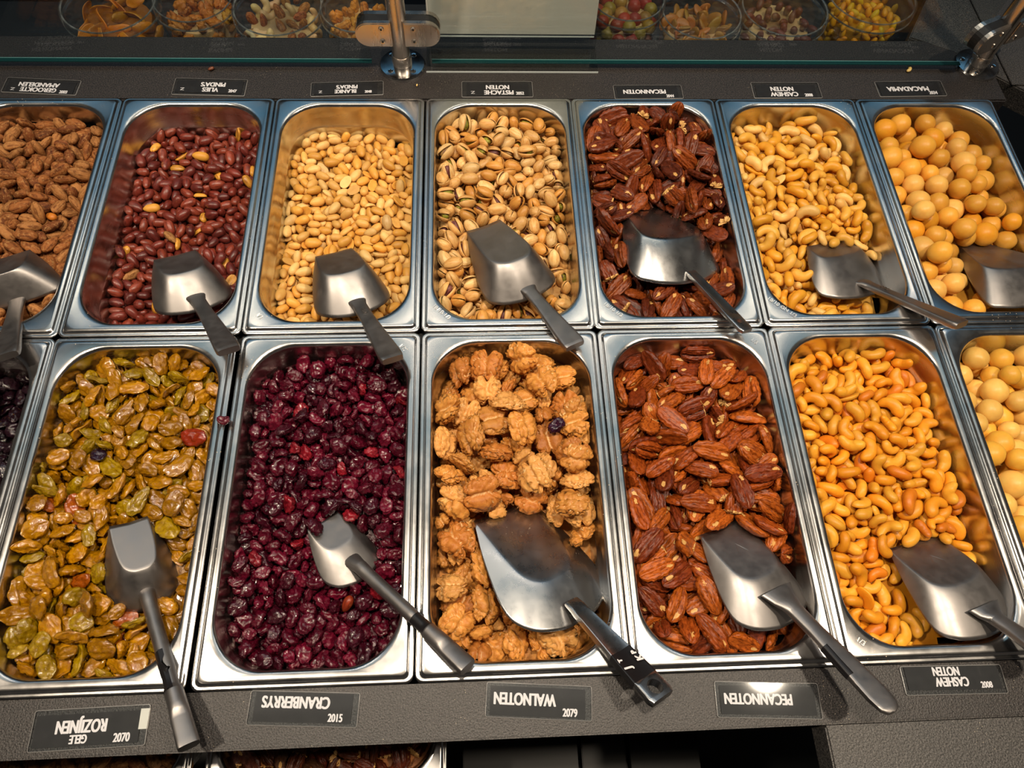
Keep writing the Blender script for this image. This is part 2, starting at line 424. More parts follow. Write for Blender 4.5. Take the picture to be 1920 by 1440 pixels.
def nut_mat(name, rough=.5, var=.25, vscale=220, dark=(.4, .3, .25), edge=None, edge_at=(.52, .58), streak=None, bumpd=.0, bscale=400, sss=0.0, spec=.5, coat=0.0, dust=None, flake=None):
    """Colour of each piece comes from its object colour; noise, ridge wear and dusting on top."""
    m, nt, B, N, L = new_mat(name)
    oi = N('ShaderNodeObjectInfo'); o = coords(nt, N, L)
    ad = N('ShaderNodeVectorMath'); ad.operation = 'ADD'; L(o, ad.inputs[0])
    cr = N('ShaderNodeCombineXYZ'); L(oi.outputs['Random'], cr.inputs[0]); L(oi.outputs['Random'], cr.inputs[2]); L(cr.outputs[0], ad.inputs[1]); v = ad.outputs[0]
    c = oi.outputs['Color']
    lum = mathn(N, L, 'ADD', mathn(N, L, 'MULTIPLY', oi.outputs['Random'], .36), .82)
    hs = N('ShaderNodeHueSaturation'); L(c, hs.inputs['Color']); L(lum, hs.inputs['Value']); c = hs.outputs[0]
    f = noise(N, L, v, vscale, 4)
    c = mixc(N, L, mathn(N, L, 'MULTIPLY', ramp(N, L, f, [(.35, (0, 0, 0)), (.7, (1, 1, 1))]), var), c, mixc(N, L, 1.0, c, dark, 'MULTIPLY'))
    if streak:
        mp = N('ShaderNodeMapping'); mp.inputs['Scale'].default_value = (streak[2], 1, 1); L(v, mp.inputs['Vector'])
        s = noise(N, L, mp.outputs[0], streak[1], 3)
        c = mixc(N, L, ramp(N, L, s, [(.48, (0, 0, 0)), (.62, (1, 1, 1))]), c, mixc(N, L, 1.0, c, streak[0], 'MULTIPLY'))
    if edge:
        pt = N('ShaderNodeNewGeometry').outputs['Pointiness']
        c = mixc(N, L, ramp(N, L, pt, [(edge_at[0], (0, 0, 0)), (edge_at[1], (1, 1, 1))]), c, edge)
    if dust:
        d = noise(N, L, v, dust[1], 5, .7)
        c = mixc(N, L, mathn(N, L, 'MULTIPLY', ramp(N, L, d, [(dust[2], (0, 0, 0)), (dust[2]+.12, (1, 1, 1))]), dust[3]), c, dust[0])
    if flake:   # pale scar where the kernel broke from its shell, near one tip
        sp = N('ShaderNodeSeparateXYZ'); L(o, sp.inputs[0])
        end = mathn(N, L, 'MULTIPLY', mathn(N, L, 'SIGN', mathn(N, L, 'SUBTRACT', oi.outputs['Random'], .45)), .0105)
        off = mathn(N, L, 'MULTIPLY', mathn(N, L, 'SUBTRACT', mathn(N, L, 'FRACT', mathn(N, L, 'MULTIPLY', oi.outputs['Random'], 37.0)), .5), .0060)
        dx = mathn(N, L, 'DIVIDE', mathn(N, L, 'SUBTRACT', sp.outputs[0], end), .0034)
        dy = mathn(N, L, 'DIVIDE', mathn(N, L, 'SUBTRACT', sp.outputs[1], off), .0018)
        r2 = mathn(N, L, 'ADD', mathn(N, L, 'MULTIPLY', dx, dx), mathn(N, L, 'MULTIPLY', dy, dy))
        r2 = mathn(N, L, 'ADD', r2, mathn(N, L, 'MULTIPLY', mathn(N, L, 'SUBTRACT', noise(N, L, v, 420, 3), .5), 3.0))
        c = mixc(N, L, mathn(N, L, 'LESS_THAN', r2, .9), c, flake)
    L(c, B.inputs['Base Color'])
    B.inputs['Roughness'].default_value = rough; B.inputs['Specular IOR Level'].default_value = spec
    if sss:
        B.inputs['Subsurface Weight'].default_value = sss; B.inputs['Subsurface Radius'].default_value = (1, .5, .2); B.inputs['Subsurface Scale'].default_value = .004
    if coat: B.inputs['Coat Weight'].default_value = coat; B.inputs['Coat Roughness'].default_value = .07
    if bumpd: bump(N, L, B, noise(N, L, v, bscale, 4), bumpd, .8)
    return m

M = {
    'steel': metal('pan_steel', (.60, .59, .58), .17, .28, 25, spot=260),
    'steel_in': metal('pan_inner_steel', (.60, .58, .55), .16, .30, 30, stretch=(1, 1, 6)),
    'alu': metal('scoop_aluminium', (.335, .315, .305), .36, .50, 60),
    'alu_bright': metal('scoop_steel', (.50, .50, .50), .24, .34, 50, spot=420),
    'post': metal('brushed_post_steel', (.60, .55, .50), .22, .34, 60, stretch=(1, 1, .05)),
    'flange': metal('flange_steel', (.62, .62, .62), .10, .22, 50, spot=300),
    'counter': laminate('dark_speckled_laminate', (.006, .006, .0065), (.095, .080, .075)),
    'counter_side': laminate('grey_speckled_laminate', (.018, .018, .018), (.17, .155, .145), 800),
    'black': plain('black_card', (.008, .006, .007), .6),
    'void': plain('dark_cabinet', (.008, .008, .008), .5),
    'white': plain('label_lettering', (.80, .76, .78), .6),
    'paper': plain('white_paper', (.84, .76, .70), .6),
    'sticker': plain('white_sticker', (.85, .80, .72), .6),
    'tape': plain('black_tape', (.008, .007, .008), .35),
    'sleeve': clear_sheet('clear_sleeve', (.90, .92, .93), .8, .05, .012),
    'sleeve_edge': plain('sleeve_welded_edge', (.22, .215, .21), .2),
    'glass': clear_sheet('guard_glass', (.93, .955, .945), 1.5),
    'glass_edge': plain('green_glass_edge', (.008, .050, .055), .08),
    'glass_highlight': plain('painted_glass_highlight', (.16, .36, .37), .1),  # pale colour painting a highlight along the glass edge
    'acrylic': clear_sheet('clear_acrylic', (.95, .97, .97), 1.49),
    'acrylic_edge': plain('acrylic_edge', (.55, .60, .60), .15),
    'tub': clear_sheet('clear_tub', (.93, .95, .95), 3.0, .05, .06),
    'tub_rim_glint': clear_sheet('tub_lid_rim_glint', (.80, .84, .84), 5.0, .10, .35),  # milky colour standing in for highlights on the lid edges
}
N_ = {
    'almond': nut_mat('smoked_almond_skin', .75, .45, 260, (.45, .35, .3), streak=((.45, .36, .30), 420, .16), bumpd=.0006, bscale=650, spec=.25, dust=((.50, .26, .09), 330, .52, .6)),
    'redpeanut': nut_mat('red_peanut_skin', .36, .5, 230, (.45, .35, .35), streak=((.62, .55, .55), 500, .2), bumpd=.00015, bscale=500, spec=.5, dust=((.62, .30, .07), 110, .64, .8)),
    'peanut': nut_mat('blanched_peanut', .46, .35, 200, (.78, .60, .38), sss=.12, spec=.4, bumpd=.0001),
    'pistachio': nut_mat('pistachio_shell', .42, .3, 170, (.80, .62, .42), streak=((.86, .74, .6), 420, .2), spec=.4),
    'kernel': nut_mat('pistachio_kernel', .5, .6, 260, (.35, .18, .22), streak=((.40, .16, .22), 320, .4), spec=.4),
    'pecan': nut_mat('pecan_skin', .38, .5, 220, (.42, .34, .30), edge=(.42, .15, .04), edge_at=(.53, .61), streak=((.50, .42, .4), 500, .35), bumpd=.0004, bscale=420, spec=.28, flake=(.66, .37, .12), dust=((.74, .47, .20), 210, .68, .9)),
    'flesh': plain('pale_pecan_flesh', (.70, .40, .13), .55),
    'cashew': nut_mat('cashew', .42, .5, 140, (.86, .62, .38), sss=.12, spec=.4, bumpd=.0003, bscale=260),
    'macadamia': nut_mat('macadamia', .40, .4, 120, (.90, .66, .40), sss=.15, spec=.35, bumpd=.0002, bscale=180),
    'raisin': nut_mat('golden_raisin', .17, .75, 260, (.40, .26, .06), edge=(.50, .28, .006), edge_at=(.54, .64), sss=.12, spec=.5, bumpd=.0009, bscale=420, coat=.55),
    'cranberry': nut_mat('dried_cranberry', .24, .7, 240, (.20, .10, .14), edge=(.13, .007, .020), edge_at=(.55, .68), spec=.36, bumpd=.0009, bscale=420, coat=.6),
    'walnut': nut_mat('walnut', .50, .6, 170, (.60, .38, .20), edge=(.82, .56, .26), edge_at=(.52, .60), bumpd=.0006, bscale=420, spec=.35),
    'mango': nut_mat('dried_mango', .3, .5, 150, (.6, .4, .25), sss=.2, bumpd=.0006),
}
# resting poses of the nuts and fruit
COUNTS = {'almond': (137, 28), 'redpeanut': (300, 81), 'peanut': (300, 123), 'pistachio': (218, 52), 'pecan1': (164, 32), 'cashew1': (215, 48), 'macadamia1': (86, 7), 'raisin0': (47, 26), 'raisin': (300, 83), 'cranberry': (300, 223), 'walnut': (109, 26), 'pecan2': (184, 30), 'cashew2': (246, 24), 'macadamia2': (44, 1)}
# one row per piece: x, y, z, turn about x, y, z in degrees, variant, size in percent
PILES = [
377,432,409,-166,-4,22,3,111,438,331,412,-2,-8,178,0,108,577,556,385,145,-40,-168,3,112,501,553,418,121,9,-144,3,108,468,403,416,-154,54,-84,3,110,449,90,346,0,19,-147,0,108,392,300,383,-24,27,-28,1,103,437,367,397,7,-30,-157,0,103,454,308,367,-22,7,-34,1,111,518,482,392,38,40,-45,0,98,294,535,427,12,22,5,2,101,526,318,364,0,-4,55,0,96,346,348,397,24,-33,142,3,106,523,375,378,145,0,34,2,103,524,530,394,-50,20,19,3,102,561,656,355,63,16,-92,1,110,267,645,424,172,8,21,2,98,450,732,370,-109,-9,-164,2,107,527,440,385,-164,12,76,3,94,400,569,428,-5,1,104,0,100,292,472,397,19,-49,83,3,91,440,461,421,-142,-5,168,0,100,296,697,382,157,68,-130,1,108,528,269,327,24,4,106,1,106,291,585,391,167,23,-135,3,109,470,762,352,38,1,-9,1,109,261,750,380,178,62,57,2,111,512,615,394,-167,-4,-70,2,102,353,510,395,35,30,-60,1,95,217,700,393,172,8,-124,2,109,365,644,396,-98,74,-49,2,100,570,319,332,-94,10,49,0,97,579,461,346,-81,21,-52,3,105,315,653,384,-11,2,82,2,112,432,586,404,46,19,-118,0,96,577,353,330,-20,0,-153,0,103,282,620,412,142,-26,14,2,100,544,115,327,-13,44,-22,2,101,332,763,347,168,8,16,3,105,562,593,375,176,9,165,3,101,496,693,386,166,13,106,0,103,446,529,397,-127,31,61,0,91,535,698,355,122,-9,64,0,106,407,401,375,162,-8,-19,1,103,356,478,398,-147,23,173,0,104,567,429,348,-169,43,56,0,90,514,647,355,-109,10,-44,0,109,360,707,380,-21,12,48,2,90,535,401,338,-176,0,-72,1,107,294,506,415,-64,14,44,2,88,451,430,391,-10,-1,-159,1,111,478,118,313,-12,-3,-166,3,111,571,741,348,-149,14,126,1,104,552,494,359,-70,54,-157,3,89,166,729,390,166,-18,52,2,99,584,294,325,64,3,64,1,91,363,376,390,128,-34,-83,1,92,567,149,326,-126,36,-143,1,100,478,342,373,-17,9,143,1,91,505,406,380,19,14,148,1,88,277,567,423,49,-9,-33,2,92,316,407,368,14,-12,8,0,111,396,701,348,15,6,-99,2,101,373,678,377,-32,-8,59,3,89,518,360,333,-17,6,22,0,91,413,749,366,21,52,-47,2,91,461,500,379,27,37,-136,2,93,587,396,330,-10,10,-106,1,98,609,505,347,125,17,-142,2,110,209,639,400,-166,-24,146,1,111,464,650,398,-138,29,149,3,97,324,445,382,155,-2,40,3,104,579,700,343,-3,8,118,1,93,402,522,385,11,14,-25,1,90,404,646,348,-175,9,-69,3,101,423,491,388,30,74,-160,1,94,325,560,384,-167,18,27,0,96,233,666,394,-14,59,-130,3,106,478,467,373,-158,-4,150,3,92,545,529,342,178,6,129,1,104,315,369,386,138,20,-103,0,105,372,555,391,0,-3,-118,0,89,445,634,360,109,-28,-131,1,90,455,676,355,-118,21,0,1,104,369,740,349,-10,21,27,3,92,390,601,393,29,6,28,2,97,515,725,344,175,11,24,0,91,428,552,373,-59,-15,-158,0,100,344,311,363,156,5,-60,0,102,506,59,303,-169,-3,-153,3,111,404,97,368,16,33,178,1,97,496,504,354,25,25,-162,2,111,464,615,356,-98,-12,-149,1,91,372,261,366,-50,3,-99,0,100,277,505,367,-175,13,119,2,95,153,751,358,135,-21,-161,3,106,418,62,371,-62,-5,64,0,94,217,598,395,3,-5,143,3,105,627,121,321,120,-35,49,1,94,607,644,339,-16,6,-69,0,88,413,456,380,11,3,-5,1,104,585,608,339,-170,3,174,3,101,467,581,393,-46,39,107,1,97,300,528,346,179,22,-176,3,93,628,304,319,14,1,89,3,92,632,424,347,-129,-32,100,2,105,
307,591,348,174,15,-180,0,100,625,471,339,-119,17,79,3,99,522,471,336,-5,7,-33,1,88,222,749,351,170,-17,-85,3,97,259,719,355,-162,-22,-100,1,99,479,396,340,173,2,90,0,110,633,678,350,-121,15,-85,3,109,446,702,345,-9,11,-132,1,87,273,436,342,180,11,-70,1,105,524,443,339,47,12,10,2,89,269,676,357,105,13,-31,1,102,374,339,334,20,-1,-111,3,89,498,328,330,-172,0,12,3,99,364,428,352,-143,-20,18,0,102,144,688,395,-2,-12,-163,3,95,612,150,311,20,15,-138,2,108,525,569,372,-2,-10,113,2,97,514,89,316,39,-25,-159,0,93,338,632,347,14,2,72,2,94,324,291,391,-80,35,171,2,89,614,537,334,22,8,-151,2,100,376,615,361,-16,-28,158,3,102,221,576,441,-124,-1,-46,3,108,403,357,374,51,8,97,1,108,327,716,346,-15,5,-6,3,94,486,546,358,77,-18,81,0,101,336,503,346,172,2,40,0,98,236,518,398,-72,30,170,0,96,274,613,347,51,13,3,0,86,272,536,384,176,-1,-39,2,102,436,346,332,-3,4,-152,2,96,460,76,303,-179,10,-114,2,90,338,685,347,-176,3,43,2,91,554,188,311,-8,11,-77,2,90,302,334,407,-37,9,-41,2,98,305,305,332,-5,8,46,1,101,365,541,349,4,0,154,0,106,438,583,349,133,14,-43,0,95,451,56,340,157,-22,10,3,106,437,515,344,168,9,-112,0,94,342,355,339,47,14,-116,0,91,266,644,351,-179,-15,-46,3,94,334,273,349,-174,37,46,0,110,322,459,340,-159,8,-56,1,90,427,379,339,-143,20,-114,0,89,203,713,347,-5,2,-39,2,109,364,467,348,-139,-11,107,2,94,307,376,336,-11,3,46,3,99,497,593,349,-166,-3,65,0,104,563,574,339,171,2,-159,0,89,390,498,352,105,15,81,0,88,388,309,333,-157,6,-141,0,91,237,484,384,-4,20,-36,2,106,394,105,312,-153,-1,163,1,97,551,79,351,16,14,-132,3,99,391,63,307,55,6,46,0,105,391,573,348,172,8,-43,0,105,593,101,338,-123,3,-70,2,96,573,74,310,-27,-23,-118,1,90,
118,127,236,-92,-4,-168,2,110,334,436,314,84,-12,40,2,111,392,130,209,174,-1,18,0,109,233,520,306,18,-25,69,3,109,351,665,292,155,-17,-176,1,111,211,373,287,-134,52,-41,2,107,97,171,237,-35,-8,-22,1,108,447,559,283,54,3,16,2,111,270,405,276,-155,25,-73,2,112,102,477,289,-162,5,-32,2,110,176,472,287,12,-6,-166,2,107,178,135,242,85,37,-35,0,110,355,732,283,-180,-3,27,2,109,515,274,237,43,42,-53,1,106,461,310,269,-173,31,-71,2,100,131,301,256,-84,30,-51,3,109,156,177,252,-115,41,-147,2,102,170,212,252,-99,1,58,1,103,82,641,307,-5,-10,110,0,109,490,657,295,128,13,-79,2,110,302,127,211,-72,35,-145,2,100,97,192,268,-49,-38,179,3,94,444,484,284,3,-2,179,1,103,507,307,247,-177,29,-131,2,109,335,490,285,27,-1,-145,0,111,286,492,294,-46,39,-138,1,100,558,383,245,-14,-41,130,0,103,431,603,321,-101,17,16,3,99,307,605,285,-174,21,-147,3,110,149,417,269,109,-27,79,0,99,277,551,310,167,-13,-97,0,110,210,325,289,-109,-30,143,1,98,263,744,287,125,-4,3,3,107,557,280,229,-35,-1,112,0,106,84,318,290,-105,-1,-59,1,103,368,537,304,-92,-22,-19,0,108,140,633,284,-171,24,60,2,106,447,450,279,-102,-26,-7,2,106,87,257,253,33,9,65,2,109,246,133,199,-1,4,-3,2,102,443,394,290,-58,22,161,0,107,97,220,269,5,15,-51,3,92,198,632,297,124,-3,-90,0,104,493,578,301,-139,-5,-21,1,103,192,163,236,134,33,149,2,109,263,441,282,-96,-13,157,2,107,317,528,282,58,3,143,0,112,118,659,288,-152,27,-137,3,111,323,395,275,44,8,-107,0,98,201,193,232,34,-13,-176,2,93,407,577,296,-14,-16,-114,0,105,185,559,294,38,-32,54,2,109,82,427,285,65,54,-147,1,99,127,271,274,-101,12,48,1,89,230,348,264,83,-11,29,3,103,280,354,245,-173,9,98,2,108,521,599,291,-22,-5,-26,0,110,242,700,293,-142,5,135,3,110,563,321,237,106,-18,64,1,98,365,398,276,-77,15,101,2,107,221,424,276,-141,11,11,1,96,164,676,278,-173,8,-83,1,110,339,634,288,41,-4,-40,1,107,181,438,267,-18,31,-96,1,102,584,472,263,-92,-38,133,1,110,178,318,256,59,14,40,3,108,146,372,261,49,48,-170,3,111,364,435,273,-171,14,154,0,102,93,608,285,131,8,166,1,97,92,534,282,-117,-53,14,1,106,579,582,254,-19,39,-51,4,106,153,518,296,148,-4,-106,3,92,426,759,257,40,-17,-136,1,104,519,669,262,101,-25,83,0,109,497,498,247,139,4,28,3,111,417,366,274,-90,-3,-99,0,92,132,258,238,104,-15,-131,2,87,140,745,289,-51,-49,57,0,96,106,367,283,44,34,-165,1,92,563,241,223,148,13,-125,4,96,561,414,271,-149,-6,116,3,94,473,356,269,-177,-6,-120,1,89,490,386,272,-51,16,-155,1,89,225,551,308,-14,-22,-153,0,101,213,219,213,75,0,21,3,108,488,516,279,20,6,13,3,89,374,764,265,157,-51,168,3,108,546,753,288,-7,-32,-34,2,109,127,563,292,-124,-3,-82,1,98,85,296,253,156,-31,-76,1,111,216,116,235,96,-84,-150,3,88,458,136,206,-165,2,-26,1,88,356,462,283,137,33,-6,1,104,180,762,287,66,-15,27,1,89,167,297,214,140,5,104,2,107,257,317,263,139,-5,-68,3,101,517,170,216,-130,-3,-4,3,98,124,227,237,-35,2,146,0,105,473,744,252,170,3,-77,3,103,501,346,239,73,20,96,3,107,562,544,253,-97,27,66,0,101,500,551,281,-146,25,62,0,104,543,504,272,10,20,88,0,100,538,463,282,-103,-19,-127,0,90,
567,630,252,179,4,-81,3,106,591,733,295,44,-52,61,0,90,544,697,266,-46,55,-38,3,98,241,486,279,-121,-27,-90,3,102,342,388,234,-20,11,53,0,104,303,674,286,86,-11,55,2,101,508,379,235,-50,4,-178,2,88,380,517,278,-45,3,1,3,90,225,293,270,37,-26,171,0,102,423,707,289,130,9,21,0,93,285,370,282,117,3,-46,2,89,467,415,265,83,-2,20,3,99,131,696,296,0,-8,-112,4,97,96,150,212,-170,-16,175,3,100,319,552,312,-12,-5,-82,3,90,570,443,277,116,-47,-67,0,109,244,626,268,-24,-3,-5,4,108,446,624,296,-141,9,-22,3,101,275,647,277,-10,-8,-6,2,87,226,241,258,33,-19,166,2,91,81,457,303,136,-2,129,0,87,429,539,245,156,8,162,2,99,555,730,255,170,2,86,2,107,179,250,241,36,-15,-58,3,96,269,726,252,-142,34,42,3,102,529,528,295,-35,25,91,3,96,187,513,274,170,53,112,2,101,118,513,273,36,-23,-118,3,103,79,401,262,-142,-44,-98,1,94,530,412,241,136,10,-38,3,107,197,735,271,37,-9,-99,1,96,352,149,209,13,-3,20,3,101,541,342,230,145,-3,66,1,89,86,678,284,-56,-4,58,1,108,523,451,243,10,5,115,2,110,309,354,261,-96,2,-86,4,95,83,559,274,43,64,-149,1,110,377,368,238,104,33,171,3,97,147,112,192,-168,-3,74,2,111,101,351,241,-125,10,176,1,111,495,762,270,150,-60,59,4,105,181,608,254,-69,-51,121,1,111,450,654,281,-20,10,-93,1,96,183,356,268,-180,-42,-156,2,90,562,664,260,-7,-40,26,0,87,529,630,272,-86,48,103,0,106,360,329,266,-122,-18,-63,1,105,444,686,286,-144,12,-179,2,89,540,561,266,-161,85,-176,2,91,245,602,280,10,-13,175,3,90,224,174,203,174,-4,-13,3,97,478,444,244,-91,10,141,2,93,154,338,254,174,8,22,0,89,338,110,201,11,-2,77,2,108,199,700,276,-177,-47,-130,3,88,482,467,258,-179,-63,-70,0,97,401,452,248,43,11,92,4,91,142,460,255,125,-9,-10,0,96,258,166,208,29,-34,85,4,105,119,434,272,70,-42,-84,1,92,233,389,264,133,27,162,2,90,226,461,262,-17,37,35,0,100,211,673,277,-19,23,117,3,87,157,589,291,64,-33,-89,1,88,267,519,276,107,12,-98,0,97,92,433,216,-33,-1,38,0,104,228,765,264,96,-81,171,0,110,401,497,260,92,74,-156,0,93,387,427,235,-37,1,-127,3,88,343,614,248,-132,0,-20,3,108,145,489,262,-33,15,-149,0,110,467,328,232,102,8,-71,1,106,583,501,258,46,-39,-41,3,105,427,330,248,-21,-9,100,0,98,344,588,266,-144,-20,98,1,88,593,306,231,-88,11,-113,0,103,195,146,197,-136,10,-152,3,90,390,560,250,120,15,-159,0,103,153,726,252,-21,-70,-42,1,96,308,745,251,139,-19,115,0,99,388,712,257,74,38,-99,3,94,241,578,287,30,32,-172,1,100,513,718,254,-169,6,-79,1,99,253,672,281,-143,-6,-128,4,107,353,562,282,-170,-10,12,3,94,227,263,241,-114,6,-6,2,99,587,358,231,133,9,-135,3,93,88,332,247,-6,38,-139,4,102,443,598,272,18,-12,-52,4,100,406,674,253,-72,-26,126,1,87,592,682,255,145,19,-39,2,98,525,194,217,11,1,172,1,104,308,713,267,109,25,116,3,90,428,113,204,-97,2,17,0,91,255,107,207,24,38,45,1,90,369,480,246,-162,-25,177,0,91,218,655,249,167,46,96,0,93,565,214,223,-122,-4,178,1,101,544,587,251,159,3,-151,2,104,303,578,284,-80,-5,168,3,94,389,345,229,45,4,10,0,93,589,430,238,-31,5,-149,1,101,341,689,264,168,19,-121,2,99,473,641,248,10,5,-147,2,94,202,504,232,86,1,-119,3,92,357,506,243,74,-18,139,2,89,
590,624,251,77,-5,91,4,95,526,304,207,2,3,-97,4,92,310,433,239,75,21,87,1,95,441,728,251,-141,2,98,2,92,600,535,246,-3,7,53,2,101,429,360,231,104,5,138,3,91,124,199,219,129,17,134,1,100,111,388,254,53,-1,-148,1,98,403,403,240,64,5,-148,4,110,440,432,241,73,-15,-3,3,90,215,414,233,40,-23,-39,1,98,345,54,246,68,9,5,0,109,603,655,262,104,37,-168,2,100,270,466,257,68,0,122,3,86,84,449,257,173,18,-125,0,98,445,506,248,-160,-11,60,0,109,606,407,242,-108,8,-159,2,105,401,645,272,43,-13,-62,0,93,625,164,216,7,11,-71,2,112,416,391,237,-33,0,22,1,107,343,716,243,10,9,162,2,87,111,98,223,33,-60,70,1,92,493,690,267,-70,-63,-158,1,89,306,455,279,-115,-5,110,3,99,156,237,207,-138,2,140,1,109,128,609,246,-99,-47,9,3,108,380,536,251,82,49,-157,0,89,617,339,235,164,-15,-180,2,104,522,242,223,-108,0,47,2,93,249,700,243,43,8,172,1,101,161,750,240,142,-7,179,0,99,183,396,255,92,-16,-83,1,109,468,703,252,75,6,-132,0,99,77,511,256,-2,74,164,3,86,119,285,211,132,-2,-26,2,108,88,589,255,-125,24,134,2,107,210,245,211,-166,-19,-10,3,93,315,329,225,-22,7,106,0,101,278,417,234,145,35,-78,2,87,112,726,255,42,69,82,3,100,460,371,235,-130,15,-46,1,91,124,322,227,135,-31,132,0,95,621,119,210,141,8,70,2,99,396,618,289,10,6,136,0,94,598,715,251,5,-2,43,1,88,206,303,225,112,-29,-101,0,100,430,473,242,95,0,149,0,101,142,578,251,7,26,135,3,104,254,389,226,-24,-2,89,0,102,148,539,263,-113,-35,-178,1,87,631,308,227,-110,10,-108,2,91,423,59,209,-54,-32,-127,1,109,631,280,248,-15,-18,100,0,95,335,353,226,41,3,-51,1,90,393,738,246,170,2,-16,0,87,278,318,222,-10,0,-76,3,97,108,172,193,161,9,-154,0,90,631,459,238,-174,-4,97,3,96,189,115,194,11,21,70,1,90,179,73,232,62,10,-124,3,99,294,71,233,65,-3,-91,3,97,401,518,237,-174,-2,10,3,88,558,66,205,-81,18,-145,0,93,626,500,243,-9,-6,119,3,101,371,90,200,-39,6,-115,3,96,190,578,261,-41,55,-95,1,104,631,364,247,74,-72,142,0,98,94,123,190,-175,2,125,1,109,88,568,220,19,1,-48,3,95,569,159,217,-168,3,59,2,104,624,572,247,-28,4,-130,1,99,252,194,208,9,-1,136,3,96,94,626,260,111,-1,-176,0,88,335,656,248,-42,8,-18,2,104,193,633,246,-179,-24,146,3,104,453,87,208,34,-5,154,0,110,151,156,202,-143,15,90,2,108,300,394,232,109,10,-117,3,102,402,81,212,-95,-55,-129,1,88,382,629,247,-16,4,-41,0,100,131,79,196,-2,56,159,3,87,621,604,248,-39,-3,-129,3,99,620,386,236,-72,18,21,3,91,633,530,270,-79,41,-71,3,95,481,536,246,-13,-5,105,3,97,267,757,243,-137,2,-112,2,91,181,685,237,168,4,-146,2,97,373,670,244,11,10,-63,0,86,227,731,245,-77,5,71,3,106,123,673,236,85,-2,45,0,111,605,258,227,-135,7,112,3,105,461,284,226,-21,0,152,1,99,263,58,250,17,-6,101,0,88,277,553,259,-10,-6,-149,3,103,244,340,222,-17,0,63,3,94,166,197,201,-168,2,-79,3,105,628,640,250,-161,0,-117,4,96,236,679,239,-44,7,-10,2,86,82,198,194,-53,14,103,2,96,470,417,216,6,-2,17,4,104,311,503,249,-132,35,-27,2,108,517,69,206,80,29,93,0,87,380,454,235,171,7,45,2,90,248,526,237,-114,-3,39,1,91,622,700,272,-178,-66,103,0,102,456,613,250,14,2,158,1,102,130,702,254,141,60,76,3,106,81,376,215,39,-28,105,3,99,
543,484,240,-18,4,10,1,99,279,458,211,4,-1,-75,4,109,288,96,198,79,-6,46,3,97,265,222,239,11,-2,60,2,109,481,397,237,136,10,-156,1,95,489,582,251,-170,-5,75,1,109,493,619,253,-10,-38,-142,4,96,200,381,220,-17,-4,27,1,99,296,632,250,-142,-24,-111,1,98,79,209,235,-12,-11,-100,1,95,228,487,229,176,-4,69,3,90,233,569,237,-42,4,137,3,97,152,390,218,15,11,-85,2,98,184,83,189,-4,13,-35,3,93,339,295,271,-82,13,-83,2,105,293,531,238,-135,3,61,0,91,95,264,202,-23,12,150,0,104,201,449,226,145,-4,50,0,95,249,617,246,-59,-13,171,1,95,160,503,222,-30,-2,32,1,86,187,544,233,72,11,102,1,89,175,474,230,-79,15,172,3,107,275,491,238,-67,-5,-48,1,101,289,60,191,10,11,118,3,97,345,425,233,145,10,80,2,95,128,548,230,141,9,-126,1,100,90,232,198,-1,11,-55,2,104,177,712,237,-134,2,-137,1,95,248,639,237,-17,7,-177,0,87,245,78,224,41,26,-13,1,100,151,525,225,-111,-3,5,1,88,524,534,245,-36,3,-86,0,94,422,699,247,171,-2,103,3,89,336,541,242,26,5,-71,0,100,157,357,219,51,14,177,3,98,79,620,222,161,1,104,1,87,145,436,229,52,-4,-131,0,108,389,591,251,129,7,-125,0,112,160,423,223,135,-11,15,4,94,315,580,239,-14,3,-96,0,94,143,634,233,168,1,132,3,101,80,487,236,-171,59,-123,3,88,340,754,247,112,10,131,2,89,94,463,218,169,5,-148,3,103,596,88,218,59,50,56,1,92,231,279,212,15,-1,-6,2,88,246,305,223,65,-19,120,3,92,110,503,224,14,1,-74,0,111,217,55,222,122,12,175,1,108,372,57,198,-144,5,-146,2,101,472,55,199,39,6,-156,0,99,169,62,185,-116,0,-30,2,90,297,171,206,-105,0,82,1,88,238,64,186,-164,0,-28,1,91,496,101,205,-31,3,120,0,92,328,67,204,127,11,-85,0,102,550,93,205,102,-2,0,0,90,217,541,264,-175,9,89,3,108,432,294,262,-60,-35,-66,4,89,592,134,218,133,28,78,0,93,169,658,235,-136,5,-175,1,94,179,266,187,-2,4,-166,4,97,302,293,252,-25,-6,-90,1,104,
